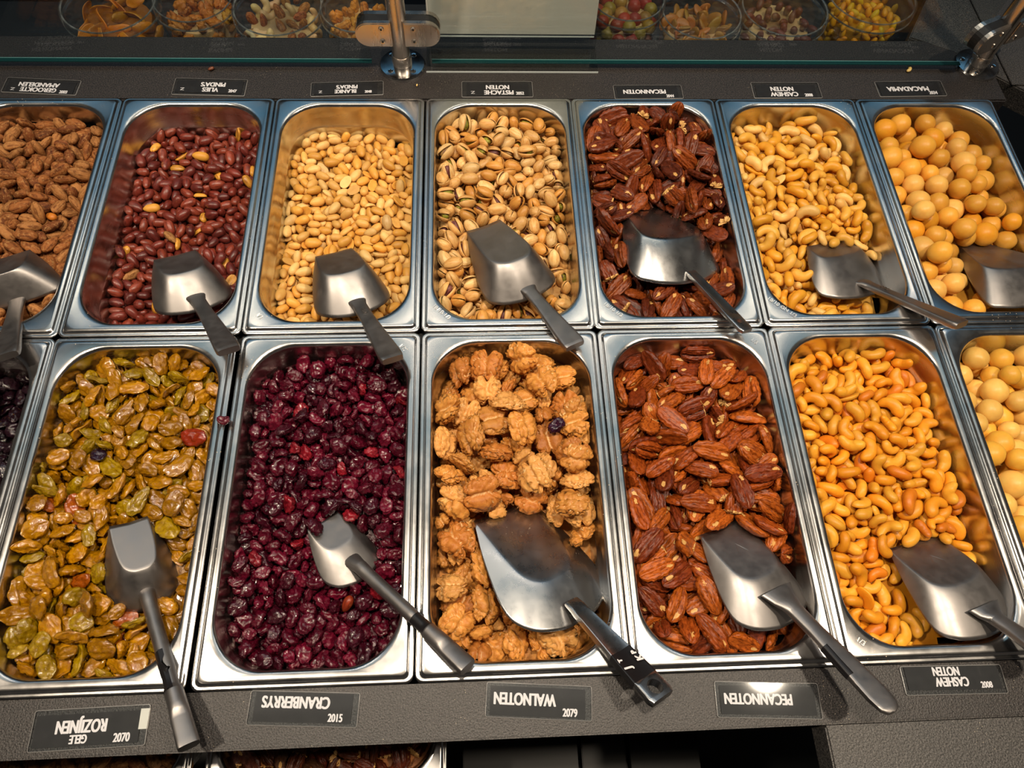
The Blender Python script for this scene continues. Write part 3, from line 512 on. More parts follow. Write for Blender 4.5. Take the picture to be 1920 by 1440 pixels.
201,361,243,-162,3,1,0,112,172,263,239,100,1,-165,0,109,184,148,219,-167,-7,-159,2,108,343,365,243,36,-14,28,1,106,179,212,227,165,14,-8,1,107,346,493,278,47,22,-30,0,110,207,502,264,-45,-10,-153,2,106,443,319,227,11,8,-46,3,110,83,187,245,155,-17,-101,0,108,255,655,258,121,5,12,0,112,146,434,266,12,22,-177,2,109,343,462,248,-67,39,-164,1,108,289,475,271,29,5,-128,1,106,89,441,246,149,-6,-130,2,109,139,166,220,45,29,-18,2,104,186,542,271,-136,-16,-145,2,110,333,570,279,-164,-7,59,3,108,499,558,223,-102,24,-6,0,106,530,644,260,115,10,-36,0,108,588,285,192,-78,10,-91,2,109,373,602,260,131,-8,55,2,112,198,733,238,76,-4,-146,1,109,126,276,233,121,-4,62,0,104,112,471,260,-68,22,155,1,109,585,577,220,-14,-46,86,3,108,552,262,190,2,5,-78,2,111,488,472,241,-15,15,-16,3,111,419,430,241,-42,-7,166,3,98,277,562,261,-147,14,-33,1,101,217,600,260,84,-11,-29,2,110,157,377,262,160,2,41,1,98,370,544,266,143,-5,-140,4,101,497,292,228,39,3,-173,0,100,572,156,196,8,8,38,1,102,409,583,252,-13,-12,-135,3,108,91,154,205,-46,14,40,0,99,391,698,263,17,-7,-73,0,111,461,611,262,-104,1,-65,1,107,621,703,259,-76,-6,111,0,110,176,624,267,29,-8,-158,1,101,378,648,261,-14,-8,-84,2,110,115,551,261,42,-15,-39,4,112,505,346,229,63,-26,177,2,98,171,679,259,5,-7,175,0,100,544,280,211,23,13,-164,4,111,533,433,240,-174,31,-83,0,92,80,400,248,-60,-18,-90,1,106,620,428,219,-115,-26,148,1,103,426,757,244,0,1,53,3,110,255,754,241,-69,-5,-170,3,100,225,443,267,-65,-3,-6,0,95,443,348,221,-10,1,-12,2,104,589,409,204,-33,24,20,1,104,194,175,218,-43,1,3,2,92,485,764,225,-123,29,-11,0,99,458,400,236,-31,20,-175,2,93,114,362,217,-65,-13,-171,4,91,180,239,219,-18,7,161,1,95,233,139,195,-47,-23,98,2,98,199,399,247,25,18,156,2,104,244,410,228,-152,-10,-12,1,99,573,221,182,140,7,158,0,101,455,575,239,-150,-4,76,3,103,305,771,234,-70,51,-151,4,99,620,346,216,-23,3,96,3,102,278,451,237,23,-3,-165,4,109,601,666,252,-169,5,88,4,108,158,513,265,178,37,84,2,110,136,314,241,39,27,-102,1,89,199,425,248,-44,-12,-13,2,96,573,442,220,156,-1,-67,4,107,581,368,197,-12,0,-171,0,101,398,379,210,3,12,103,1,102,545,376,226,-62,-1,-130,3,92,528,713,237,87,-5,160,1,102,123,728,267,159,53,158,2,108,201,309,244,33,25,25,0,90,310,639,233,30,34,-42,3,104,531,606,219,128,15,165,2,96,452,375,228,-175,28,1,4,109,568,624,230,-156,22,169,2,96,529,156,173,-4,6,-58,1,93,496,136,174,-7,6,169,2,103,140,211,194,43,-4,115,1,97,221,571,247,-93,-15,126,1,96,625,240,218,-143,21,39,1,90,382,519,244,-29,-1,-109,3,93,357,763,232,155,-28,2,1,112,495,508,219,-93,-5,-95,2,112,172,569,261,-43,-8,-124,4,101,417,552,243,-21,21,91,1,102,481,381,220,14,5,48,4,89,332,673,255,-45,46,175,0,94,541,473,236,76,-5,-60,0,93,131,149,178,37,26,77,1,107,581,518,232,137,12,-53,3,104,420,643,251,-31,0,-120,2,92,566,309,216,153,-20,23,1,88,305,590,264,-179,9,25,1,105,341,429,232,132,33,-143,2,89,320,539,252,-116,12,29,2,101,454,519,247,-84,-4,148,2,87,484,166,177,-137,3,54,1,92,268,143,174,170,7,-92,1,97,154,470,257,-127,-34,-12,4,107,
630,523,208,-70,7,84,2,108,309,145,181,140,11,-90,0,112,285,725,227,-134,6,26,0,111,348,405,228,-38,-17,32,4,110,350,737,243,54,27,168,1,98,279,680,238,-41,19,-152,4,107,146,707,247,-136,-9,-1,0,94,117,241,211,-23,15,87,3,97,118,609,229,21,3,33,1,100,535,506,231,-168,19,-133,2,87,418,521,217,-168,10,90,1,107,101,303,232,-163,-24,171,3,96,411,412,207,-39,0,-175,0,88,305,381,241,1,15,9,1,87,425,728,222,104,2,109,0,100,477,422,212,35,15,-146,1,108,561,329,216,-72,37,-154,2,86,589,475,202,-7,5,88,2,90,582,189,181,-65,-7,127,0,99,477,445,243,-43,41,69,2,100,309,707,246,-61,-4,43,0,93,501,587,217,-140,-8,129,2,95,80,263,227,35,-16,-77,2,86,224,339,204,6,-19,61,4,99,421,447,235,4,-3,172,4,110,117,682,243,47,-17,100,1,93,627,214,180,-82,13,-72,0,106,464,737,221,112,3,107,2,101,264,511,240,106,70,54,1,110,159,754,265,142,2,38,2,89,530,385,218,154,52,-26,2,109,436,129,169,18,-2,49,1,88,299,427,244,-145,27,129,2,95,210,639,243,167,-31,140,4,96,112,524,241,-24,9,19,4,106,544,181,179,104,13,143,0,89,628,269,186,-122,10,-84,1,110,375,484,226,-32,-28,46,1,108,160,299,214,-149,43,142,0,100,507,329,227,141,30,19,3,109,88,579,238,143,19,-54,0,105,500,611,250,-108,10,105,0,90,529,746,217,-13,0,77,0,106,152,661,250,43,-11,0,4,87,141,572,262,171,14,-47,0,88,202,756,269,-60,23,82,0,94,136,407,253,93,18,120,0,92,515,690,232,-161,58,-37,0,93,266,381,206,93,9,-81,2,92,602,544,216,-5,17,138,4,92,627,648,219,157,-37,-108,1,102,290,620,255,25,-10,-48,2,88,79,625,236,-165,0,82,0,87,592,245,194,-163,43,50,0,98,174,325,215,-17,3,-176,3,111,556,497,197,-19,-12,-91,4,109,288,338,220,50,-12,86,3,104,235,718,220,40,0,82,1,88,451,470,225,169,-32,109,0,97,110,195,197,-10,-1,-58,0,101,84,713,222,-74,-14,-118,4,104,476,705,227,-91,-21,129,3,99,486,272,194,4,-6,55,4,93,455,668,254,10,-29,-95,1,95,220,108,206,-2,38,3,1,101,544,202,209,85,-20,-70,1,105,422,690,222,166,7,-55,1,104,385,433,213,168,-14,43,0,100,455,542,216,13,9,142,0,107,257,441,213,-173,3,99,0,108,78,645,267,-125,18,112,2,87,139,117,195,-163,1,-2,3,90,81,218,218,91,26,-121,0,87,485,667,219,14,5,70,2,99,566,684,217,-105,-4,142,2,105,623,468,197,162,6,116,4,87,248,540,234,32,-37,162,3,102,111,630,252,-101,45,76,0,88,627,562,212,-118,38,-143,0,89,615,183,181,-31,41,-36,4,111,97,343,192,5,5,-21,4,107,415,478,218,-26,-5,-93,3,88,366,362,226,-153,2,-82,3,97,592,728,215,23,15,-50,2,106,188,128,179,-62,8,-137,4,92,372,122,172,-68,14,-47,2,89,83,319,202,-167,-64,94,1,104,82,677,247,-60,-44,-84,1,97,619,490,194,42,-3,149,3,99,127,383,223,-31,-9,156,4,102,237,384,233,172,41,111,1,87,158,632,256,-135,19,31,3,109,434,611,251,153,26,-18,4,92,405,145,178,-2,8,29,2,99,81,254,210,-152,-14,-97,4,106,517,640,238,-154,2,116,3,102,588,319,186,-17,22,-172,4,100,443,55,163,-102,18,10,1,104,305,510,267,76,4,-140,1,88,79,536,249,-31,26,105,4,93,78,473,251,-57,-26,84,3,87,450,496,226,-47,46,49,4,107,199,703,227,-161,-32,-79,1,93,320,482,233,-36,4,-170,2,93,530,411,196,19,18,23,3,102,563,649,216,-155,5,-179,1,106,467,114,186,59,52,-144,0,102,
278,339,232,-132,17,61,4,112,545,354,198,24,-31,-29,4,93,322,42,196,-82,-74,-8,4,111,165,599,242,-141,18,103,2,106,543,575,212,-124,10,90,3,90,80,495,231,-61,37,-109,0,95,596,385,201,37,-36,-148,3,99,83,173,205,0,-36,-75,3,96,364,399,218,1,-36,-80,2,95,132,495,235,135,-7,14,1,100,295,406,210,107,3,95,0,101,187,483,229,-11,-8,19,4,97,263,481,233,44,5,54,3,110,522,230,191,-78,23,-129,0,94,226,54,147,6,-24,-12,4,87,594,593,216,49,-30,103,2,99,612,627,203,-48,9,-40,3,90,176,138,175,100,-13,-157,1,94,248,613,232,-21,-9,-20,4,101,528,532,210,-166,-3,143,1,91,304,367,203,8,-13,119,0,88,94,286,201,-10,-17,159,3,95,100,415,228,79,35,95,3,94,598,700,218,-114,29,-11,1,93,199,299,195,-37,35,170,3,97,607,321,168,-3,0,177,3,90,514,456,209,-178,3,90,1,104,185,200,185,10,-42,-142,4,94,229,363,201,-40,11,-131,2,88,632,593,203,168,6,93,2,90,277,537,233,27,-67,160,3,98,227,434,222,4,29,-172,4,86,390,460,215,18,39,-19,4,89,532,668,230,-156,48,-157,0,98,89,391,207,-22,0,32,4,88,212,461,237,-179,36,-79,0,92,633,676,223,83,-75,-95,0,86,169,363,227,139,-27,-120,3,96,579,343,191,159,-2,169,2,89,87,121,203,120,-23,-76,2,88,567,587,212,126,-18,-126,4,95,372,569,242,1,7,3,3,95,555,550,190,-1,-3,-166,4,90,318,650,221,-4,10,-156,0,92,147,727,223,2,38,-102,4,100,629,353,195,-40,-5,86,2,104,496,94,165,-153,8,2,1,95,354,54,174,148,69,-139,1,93,181,448,235,66,60,-42,0,87,448,644,247,-104,15,-136,3,94,356,631,225,-67,6,84,1,104,189,354,205,-151,-27,-73,4,93,185,66,212,79,-26,-143,0,106,231,538,218,36,8,116,0,109,87,145,162,-17,7,127,1,92,275,58,157,-44,8,154,2,98,99,658,223,-64,-34,-37,1,93,381,742,212,-5,19,-135,3,98,191,760,224,175,-16,-168,0,97,349,726,233,-141,37,146,4,98,249,765,232,-104,-31,-177,2,101,92,520,213,155,-36,-9,0,100,363,674,228,22,-21,72,2,97,598,536,193,22,11,82,4,86,114,242,178,151,-1,70,3,100,210,165,177,139,4,-178,2,110,90,373,184,10,-23,59,4,107,558,437,205,-129,-4,118,4,98,368,449,214,-133,-2,46,3,102,455,287,212,-110,51,144,4,108,94,225,176,-20,-36,8,3,102,310,439,218,-155,15,-30,3,105,495,363,201,-84,-3,-152,2,90,449,310,198,-13,15,-148,0,94,189,252,185,-60,2,154,4,100,289,69,210,177,-12,96,1,111,229,491,211,-176,2,38,2,98,246,84,198,22,-20,-138,3,111,226,272,229,-36,-7,84,1,97,386,62,159,35,-4,123,1,92,260,688,222,17,15,-38,1,91,570,81,163,-163,-4,-165,3,92,218,183,200,113,-13,169,3,92,134,550,242,-63,-19,-36,2,99,521,336,194,-179,9,-40,4,91,167,349,193,-38,26,90,3,87,241,587,218,22,28,-143,3,102,213,525,222,-64,-20,100,3,111,200,273,191,39,1,28,2,98,410,73,198,-49,4,179,2,110,143,431,216,-30,-10,64,3,100,458,339,202,-158,2,-178,3,111,372,359,182,1,-4,82,3,100,171,426,203,-138,7,-59,1,96,349,689,229,131,-11,-164,3,111,202,390,203,-171,4,98,1,100,412,351,181,2,-2,70,4,99,332,340,207,19,-19,-120,3,105,294,752,222,134,-1,17,3,93,498,308,194,139,2,-145,2,89,323,110,170,-41,2,-149,2,103,392,619,222,-39,-8,100,1,96,177,524,214,37,21,-104,4,99,354,159,180,-48,9,-114,1,99,574,620,210,-161,5,-171,3,92,193,665,218,-54,-3,-52,3,91,371,540,218,-42,-10,-9,4,108,
400,658,220,-166,4,-87,1,99,147,342,196,110,-13,-94,3,91,426,766,219,-70,1,171,0,91,233,207,181,-34,7,-33,2,90,225,675,221,-167,8,120,1,92,434,441,210,-143,0,111,1,101,259,641,218,156,5,-84,4,86,560,714,194,-3,4,-66,4,100,140,267,189,-103,37,110,1,88,129,89,164,-142,-17,-13,0,100,342,80,164,169,22,-64,1,96,190,225,182,-27,-28,-164,3,89,495,277,193,173,2,-163,3,100,256,478,236,-136,5,54,3,105,552,101,145,-4,1,-170,4,88,539,301,170,-6,3,-95,3,104,165,182,177,-161,2,22,1,108,458,698,218,-132,0,106,4,86,293,659,222,24,34,176,3,89,406,485,194,1,-1,101,4,108,91,549,211,-100,-8,-47,0,104,309,704,223,-160,1,-143,4,107,425,96,171,-11,4,-27,0,112,462,622,212,-31,2,117,4,105,474,391,207,159,7,169,4,107,468,582,196,4,-4,95,4,100,500,714,196,2,1,100,4,106,283,629,228,-159,-23,131,4,101,121,318,199,10,-54,99,1,89,419,582,200,1,0,-75,4,110,487,238,191,-70,5,-125,1,103,101,443,197,-7,0,-165,3,104,525,205,161,5,4,-10,3,89,321,577,243,-174,-1,-165,3,107,251,405,186,5,-1,30,3,90,183,556,226,-161,-2,16,2,89,119,360,202,121,-39,174,3,91,234,227,204,-8,-21,-57,2,89,158,388,198,164,-2,51,2,97,98,406,196,174,-12,157,4,97,345,507,232,-141,52,-85,2,104,517,409,200,154,8,-98,4,86,600,443,178,0,-7,139,4,105,101,207,151,3,-6,0,4,107,319,672,202,2,2,-18,3,88,597,99,179,30,-54,-177,1,102,301,77,164,109,5,-52,0,100,149,742,220,-34,0,170,2,89,440,657,224,-168,-30,121,3,88,237,255,189,-171,-1,177,0,94,475,633,197,0,-2,-81,3,94,157,236,180,160,0,118,1,91,102,249,196,169,-26,-8,4,106,423,594,222,8,-21,-165,3,98,577,526,204,-156,-7,126,3,90,100,471,204,15,11,-169,2,107,95,175,169,43,1,-11,0,96,119,426,197,-167,12,165,3,91,432,386,195,-11,-18,93,3,86,179,495,211,-91,-6,21,3,91,110,678,195,1,3,154,3,95,245,89,162,6,0,101,1,95,139,623,216,152,3,156,4,108,306,513,219,33,5,77,0,103,509,638,217,-155,9,87,3,100,387,757,198,-2,-1,-70,3,91,387,323,199,-58,-4,72,3,98,375,517,217,-106,0,-53,2,93,325,607,224,39,-7,137,1,98,262,565,218,104,3,28,3,91,463,486,193,2,0,-25,4,108,422,626,214,48,3,94,4,88,495,63,166,-103,-18,-103,2,98,405,310,200,74,9,-107,2,97,301,482,211,-177,-3,162,4,90,140,514,212,-1,41,-71,4,87,322,580,217,-179,-2,141,4,90,84,627,215,179,-6,93,3,111,334,384,204,165,1,98,2,88,85,388,169,-4,0,120,3,89,383,714,218,177,2,8,4,86,297,459,210,-155,6,-15,4,93,373,563,219,73,1,-15,2,87,141,533,207,-179,2,46,2,92,239,617,200,0,0,110,4,101,198,95,166,-169,-10,83,2,111,258,339,189,-27,3,87,4,101,197,586,214,22,-2,-88,1,92,185,474,207,-4,-1,-28,2,87,148,664,219,111,9,-145,0,92,235,59,196,117,13,33,0,109,619,154,172,4,19,148,0,99,573,149,173,-176,5,109,4,101,543,119,170,170,-2,-154,4,95,96,116,161,-115,21,142,1,90,158,95,165,-135,32,-99,3,90,277,109,159,-22,-15,-112,4,89,137,119,153,-37,-3,83,4,90,559,111,169,6,-7,93,3,100,160,69,163,90,50,-149,4,89,350,331,222,91,29,39,3,105,223,305,196,19,18,-56,4,87,165,118,143,5,3,-49,3,92,414,74,142,4,8,-57,3,87,
209,198,305,-73,-7,-165,1,109,129,238,372,12,19,-175,2,110,97,627,406,-106,11,-140,3,109,273,476,385,18,-11,163,1,103,98,475,392,112,7,7,3,103,332,427,367,-149,-3,5,0,109,193,455,365,76,-29,-160,0,111,189,729,427,64,25,-88,1,105,577,464,367,-27,-41,137,1,105,198,414,346,-93,26,-16,1,107,142,368,360,-96,-21,125,1,100,581,281,294,-5,-42,98,1,103,191,113,289,129,12,62,0,108,206,525,402,-37,0,-176,2,107,495,143,234,-75,4,-63,3,106,213,158,304,-116,-31,-2,3,99,346,100,289,-88,17,-107,3,109,409,111,285,-115,11,-67,1,93,120,330,344,-138,-34,124,2,112,476,624,412,-26,-15,-15,0,103,127,201,324,-58,53,-42,2,108,100,167,317,133,-43,36,1,105,607,126,288,-14,37,11,3,109,435,389,317,172,51,-148,1,110,181,303,331,53,-24,105,0,101,214,563,402,54,-14,8,3,107,325,568,397,17,10,169,3,108,297,724,429,-120,-16,-17,0,105,424,458,348,37,-59,-16,0,108,491,755,357,-92,-33,173,3,111,84,510,433,-9,26,104,0,112,497,382,328,-177,-1,91,3,100,524,305,314,44,-22,-51,0,103,551,741,382,155,17,88,3,112,150,139,312,123,-49,-40,2,110,217,660,421,16,31,155,1,98,89,304,370,-58,-22,152,0,90,625,359,295,134,-44,112,0,96,294,533,411,150,-9,171,0,95,264,400,348,-146,-62,33,0,102,575,340,312,169,-3,78,0,98,344,675,404,-117,-31,41,3,100,628,292,314,20,17,-77,0,95,90,404,375,147,-34,-53,3,103,436,717,362,-141,3,-42,3,101,216,603,400,-164,45,-32,3,101,374,500,348,-69,44,83,3,110,414,599,342,-122,17,-4,1,106,286,659,421,96,-31,-53,1,102,436,500,358,134,2,-94,3,95,359,530,392,-111,-14,59,3,88,557,150,247,161,77,127,1,106,514,709,357,-149,-3,-33,0,107,91,268,326,-177,-13,123,3,109,317,637,373,123,-24,-30,3,108,86,684,395,67,15,-83,2,102,216,500,342,112,-2,107,0,108,138,684,403,-1,18,110,3,99,388,633,379,131,-27,-51,0,101,91,128,309,34,-69,123,2,110,477,334,324,77,20,34,2,105,619,223,251,-2,-87,-163,3,107,556,438,317,34,-14,165,2,104,266,614,432,-45,-37,-69,0,104,608,697,337,148,18,-177,3,92,486,610,352,-112,-2,25,0,93,486,496,352,165,35,-112,1,87,389,685,353,-129,-6,34,1,105,539,598,344,-170,-31,37,3,87,619,429,272,-34,-54,-124,1,101,535,358,281,-20,-23,82,3,99,283,595,365,-158,8,-125,1,108,131,513,392,122,29,-164,1,89,393,415,337,-71,35,81,0,101,179,636,401,-70,34,-22,3,91,274,130,281,33,18,43,0,90,615,595,352,160,8,180,3,86,542,401,330,27,42,124,0,96,449,430,317,175,-46,46,2,101,150,491,344,-63,-16,-89,0,110,532,527,342,-169,11,51,1,91,628,192,267,8,-81,119,2,89,367,755,364,-66,27,-127,3,110,249,65,349,153,31,-92,1,106,108,548,404,-104,-67,113,3,107,509,465,297,150,66,-30,3,110,624,486,344,-123,33,-146,0,87,365,716,388,102,-33,-170,0,97,184,264,309,170,16,28,2,94,502,425,347,150,41,107,2,95,281,509,360,162,23,-16,3,107,597,254,234,-100,-1,-167,3,87,538,186,237,173,-47,131,2,87,485,573,352,126,39,111,3,87,435,642,347,0,3,-73,3,102,626,532,319,21,-64,-119,3,97,260,435,339,-123,-26,160,0,97,541,668,342,91,-16,-3,2,100,332,470,335,-69,-18,-69,0,107,401,535,346,39,-38,144,3,93,565,499,335,72,-1,18,0,100,582,549,339,21,-45,-42,2,92,594,624,335,63,25,-177,2,95,430,763,357,61,72,-23,3,90,
96,466,324,-55,3,-14,0,96,630,666,329,158,55,65,1,90,482,679,363,-94,82,-29,3,96,213,368,353,-55,-15,127,0,106,627,457,307,-89,-57,-83,3,90,573,397,274,-66,-38,-78,3,103,265,717,366,-76,-40,-150,3,95,623,567,322,15,-52,159,0,92,601,727,358,-169,40,124,2,89,174,609,351,-22,20,81,2,101,442,557,327,179,-1,-9,0,88,218,741,361,-77,50,-129,3,108,112,433,335,-50,72,-164,0,93,277,92,294,-22,56,157,3,111,82,228,317,138,-52,-79,2,90,479,532,340,41,-15,50,2,93,84,364,327,-75,-66,-31,0,87,321,759,404,119,12,-123,0,92,388,144,241,153,6,59,0,111,137,287,306,114,31,-25,2,90,116,603,339,88,-24,121,3,101,254,154,242,145,27,7,0,96,390,566,360,-87,-10,10,2,90,168,180,256,-39,-54,-146,3,100,445,118,227,95,3,-42,1,100,552,219,238,-55,5,15,0,92,270,482,299,140,-29,-126,1,108,525,563,305,-165,4,45,3,105,580,676,291,47,45,118,3,99,139,234,306,-98,28,175,0,95,143,651,355,-141,7,73,0,104,624,287,243,-20,-44,118,2,93,577,114,221,-82,8,15,3,109,186,694,370,55,34,147,1,104,158,750,370,-175,49,-167,1,95,574,600,284,97,31,109,3,110,86,575,360,86,65,-149,0,98,86,196,278,-26,-37,77,0,92,227,246,273,-101,72,77,1,103,319,168,249,-154,4,125,1,106,175,343,301,32,16,-118,0,101,453,72,269,-11,27,83,1,112,123,721,365,124,30,-23,3,97,577,730,288,146,-29,-81,0,103,315,394,337,156,-43,30,2,88,143,414,290,87,-85,-32,3,105,160,537,345,-168,33,-149,1,103,503,514,281,-87,6,26,1,109,617,157,225,120,-8,-68,3,105,438,169,273,32,0,-89,1,108,164,447,308,75,-33,157,0,94,547,645,288,26,-30,-77,1,97,324,542,339,99,-10,-115,1,102,399,353,327,78,-35,36,1,88,345,596,358,-13,-45,74,0,97,107,391,319,-158,-22,-15,2,87,254,549,354,46,-14,27,3,110,345,417,297,-35,19,107,0,102,534,282,249,87,22,-61,0,97,444,685,308,81,-88,165,3,103,473,360,268,-88,-17,130,1,101,210,68,286,-63,16,-103,2,107,153,256,253,-82,19,-34,3,107,619,323,260,108,-62,-162,2,107,314,118,232,104,-2,35,3,109,497,645,365,-103,38,-177,0,97,242,637,357,19,25,-121,1,107,397,408,272,95,1,60,3,87,564,490,267,-50,17,8,0,98,178,145,236,-89,-1,6,1,105,625,390,251,161,-2,75,3,92,502,428,273,84,-2,173,3,108,425,488,288,56,-7,-166,3,106,527,63,270,114,44,179,0,95,360,494,281,-91,3,68,0,88,502,95,220,175,21,76,2,99,137,211,245,-174,-5,56,3,102,373,451,283,-87,-7,145,2,109,398,62,262,-125,17,-57,2,95,584,87,270,-37,-28,51,1,97,325,703,349,51,-4,-83,3,100,317,521,286,94,13,96,1,97,240,187,244,76,7,18,3,93,154,73,299,-119,-47,107,0,95,126,96,262,45,-46,167,1,101,139,565,331,-5,-18,-149,2,91,398,95,226,100,-1,136,2,110,582,559,269,91,5,165,1,92,89,630,286,154,8,112,0,102,115,487,277,102,8,171,0,102,320,743,294,89,0,-107,3,109,239,121,232,112,-13,-163,0,92,577,456,262,-106,-3,-146,1,88,87,406,262,87,4,-98,3,93,378,537,285,8,14,-28,2,101,467,580,286,-94,18,-32,1,99,334,57,265,-111,17,-173,0,94,168,595,288,92,10,-151,3,99,559,315,255,-5,5,-32,0,100,148,309,261,-142,-1,-26,0,96,299,57,315,-106,-24,19,3,94,491,273,298,146,-11,-5,2,109,624,496,285,-28,-29,120,0,94,178,66,222,24,-5,154,1,96,296,449,283,49,1,-167,3,97,251,57,249,36,48,-142,0,92,
86,319,279,-141,77,-53,3,97,107,123,223,93,8,25,1,94,471,762,286,-5,-3,178,3,96,233,443,287,-129,-51,119,2,91,395,751,294,77,5,-118,1,112,356,622,312,152,37,-68,1,93,159,635,292,92,-12,-145,1,99,385,659,295,-14,6,-146,0,103,272,756,333,-91,61,158,1,111,90,229,242,38,9,-111,2,105,630,593,279,-146,-76,55,0,89,89,278,252,32,2,-73,1,94,175,512,282,-93,11,150,0,101,514,692,288,-92,3,-170,3,111,585,356,251,-177,-3,91,2,97,205,278,254,-6,2,-14,2,92,182,754,299,-31,-22,57,1,95,350,699,290,171,4,88,2,99,482,57,209,81,1,-168,0,89,479,198,239,-90,7,-55,1,92,446,456,276,103,-9,32,0,88,95,700,325,67,-54,-122,1,91,579,524,280,153,44,-2,3,97,509,392,263,-162,8,-13,2,95,103,162,235,-105,11,-148,3,104,503,614,289,71,-12,4,0,103,551,72,209,-96,2,3,2,93,200,541,295,-29,-46,-66,0,88,198,413,276,-148,-1,-93,3,90,155,716,301,78,-53,24,3,92,213,311,271,37,-19,-63,3,103,618,700,272,81,12,112,2,96,283,414,279,176,-13,-21,0,95,142,375,269,-81,1,-30,0,104,86,508,326,22,54,102,2,111,198,216,245,91,21,-54,1,88,221,699,319,119,25,-142,1,92,313,656,303,-53,-32,130,2,109,93,450,265,-3,2,-50,2,98,231,611,287,171,2,-45,2,94,285,701,296,31,-1,-43,0,108,170,680,290,54,3,-28,2,96,460,307,262,85,10,-137,1,109,86,652,345,-151,-7,-63,1,88,377,578,293,95,7,149,3,111,197,657,334,162,-28,110,1,87,90,581,281,88,14,-74,3,100,125,344,274,88,-62,148,2,94,458,730,295,-156,29,-18,3,95,269,680,352,158,30,-134,0,94,111,668,288,-95,21,124,3,102,620,635,276,-46,-13,103,3,108,424,337,278,141,49,-166,1,87,250,520,294,-78,-28,23,3,101,363,62,209,94,5,56,1,87,297,68,215,-81,10,-40,0,91,85,357,253,-166,2,-104,0,91,380,189,246,39,-4,55,0,99,227,322,334,-56,-2,-52,2,99,350,366,324,-179,-21,-121,3,91,
497,559,492,-41,-30,154,1,107,139,159,361,-15,13,-137,2,109,355,93,373,6,-9,56,1,104,186,510,487,57,27,-20,1,105,574,137,394,165,36,170,0,97,225,538,517,-137,-22,15,0,112,112,339,464,95,27,-46,0,111,325,133,400,0,-6,-137,1,97,588,317,423,161,19,131,0,103,418,503,515,145,18,114,2,103,102,190,385,7,17,-67,3,107,418,437,463,-49,-32,145,4,106,155,243,426,54,-1,-90,1,99,172,437,475,6,13,143,4,109,118,605,502,174,1,23,1,101,259,625,501,-17,24,-145,2,92,249,406,457,155,8,-139,1,95,498,404,491,-77,5,88,2,107,346,453,453,56,-11,-97,2,109,303,541,449,30,9,43,4,111,129,574,474,153,-7,-8,2,112,533,600,496,-13,24,-106,2,101,468,90,360,12,-15,138,1,87,385,568,481,-3,-13,58,0,88,235,690,468,23,5,57,0,97,608,107,354,-5,1,-116,0,86,558,360,420,-31,20,82,2,102,448,695,470,30,82,-71,3,100,202,757,429,132,15,-173,2,104,171,365,464,173,-23,0,1,88,318,594,495,56,-47,114,0,106,308,685,501,173,15,104,0,103,139,81,407,30,-3,-49,3,101,248,84,374,-36,-22,-103,2,99,237,459,449,140,28,-109,0,102,310,480,455,45,-12,-114,2,97,590,604,451,14,10,161,1,106,233,182,310,-175,-16,71,0,91,101,380,463,-48,42,175,0,89,310,168,314,176,18,-90,4,111,121,405,454,45,4,-21,3,106,513,377,428,-35,-24,7,1,89,93,657,444,3,19,-110,2,99,455,629,459,41,-20,97,1,101,211,134,354,26,-37,-163,1,98,90,313,385,-18,-32,116,0,87,451,398,396,-33,79,-100,3,96,405,628,457,-170,15,51,0,108,421,103,338,33,-9,105,0,91,548,491,506,-140,18,133,2,93,585,529,480,10,31,-126,2,91,516,129,314,-16,40,13,3,103,145,700,417,22,7,-70,1,111,110,251,426,100,-35,-91,1,103,405,467,447,8,29,-169,2,97,597,467,417,-4,-15,-36,1,104,217,728,431,111,26,-172,0,99,431,731,457,-7,21,-36,1,109,481,162,306,-66,18,-4,2,92,540,469,451,20,-4,-134,2,91,119,480,456,-127,-13,-152,1,92,624,477,461,-11,-15,-89,4,97,144,635,476,134,-25,175,0,99,188,96,350,-165,1,-42,2,109,627,341,457,4,-39,-66,3,95,624,423,445,32,24,84,3,100,621,181,359,117,10,80,0,110,622,667,435,177,73,107,4,100,511,771,424,-65,76,-169,3,97,497,632,470,-63,7,-91,2,108,95,545,435,-8,-38,-54,1,89,526,694,463,-55,-28,-121,4,111,577,119,256,-3,9,-56,2,101,375,506,477,175,52,18,4,94,621,291,311,47,0,69,0,87,97,493,453,22,52,137,3,95,293,111,351,63,-24,113,0,89,581,415,429,-4,-30,-105,1,91,346,746,464,-23,-12,-107,3,89,576,501,504,39,50,100,3,87,392,667,489,168,45,59,1,99,167,422,426,-20,3,98,1,105,195,614,457,-74,41,99,3,93,488,726,468,-20,-56,-145,2,106,612,703,387,-23,20,-64,1,99,523,405,462,-96,72,-119,3,92,386,700,469,-57,48,62,3,99,65,259,371,-86,-18,-91,0,89,155,76,381,-150,-3,-47,1,100,431,575,468,-174,-11,8,1,94,537,520,394,18,54,31,4,112,79,512,393,116,79,-61,3,87,587,136,324,165,-2,-50,0,108,399,710,409,-1,19,-72,0,103,623,411,368,20,67,111,4,88,151,323,386,-133,32,-115,0,86,464,136,288,11,21,-11,0,98,80,432,406,12,33,-163,3,109,560,192,334,-7,12,55,4,108,460,514,458,-28,8,-77,2,96,183,256,364,-5,-1,-122,1,108,213,215,328,-112,52,37,4,92,266,629,479,-151,-4,-8,2,90,592,328,293,0,15,-24,2,92,366,107,330,167,-5,-69,1,110,594,545,438,-4,15,153,4,104,77,462,385,124,16,173,3,97,
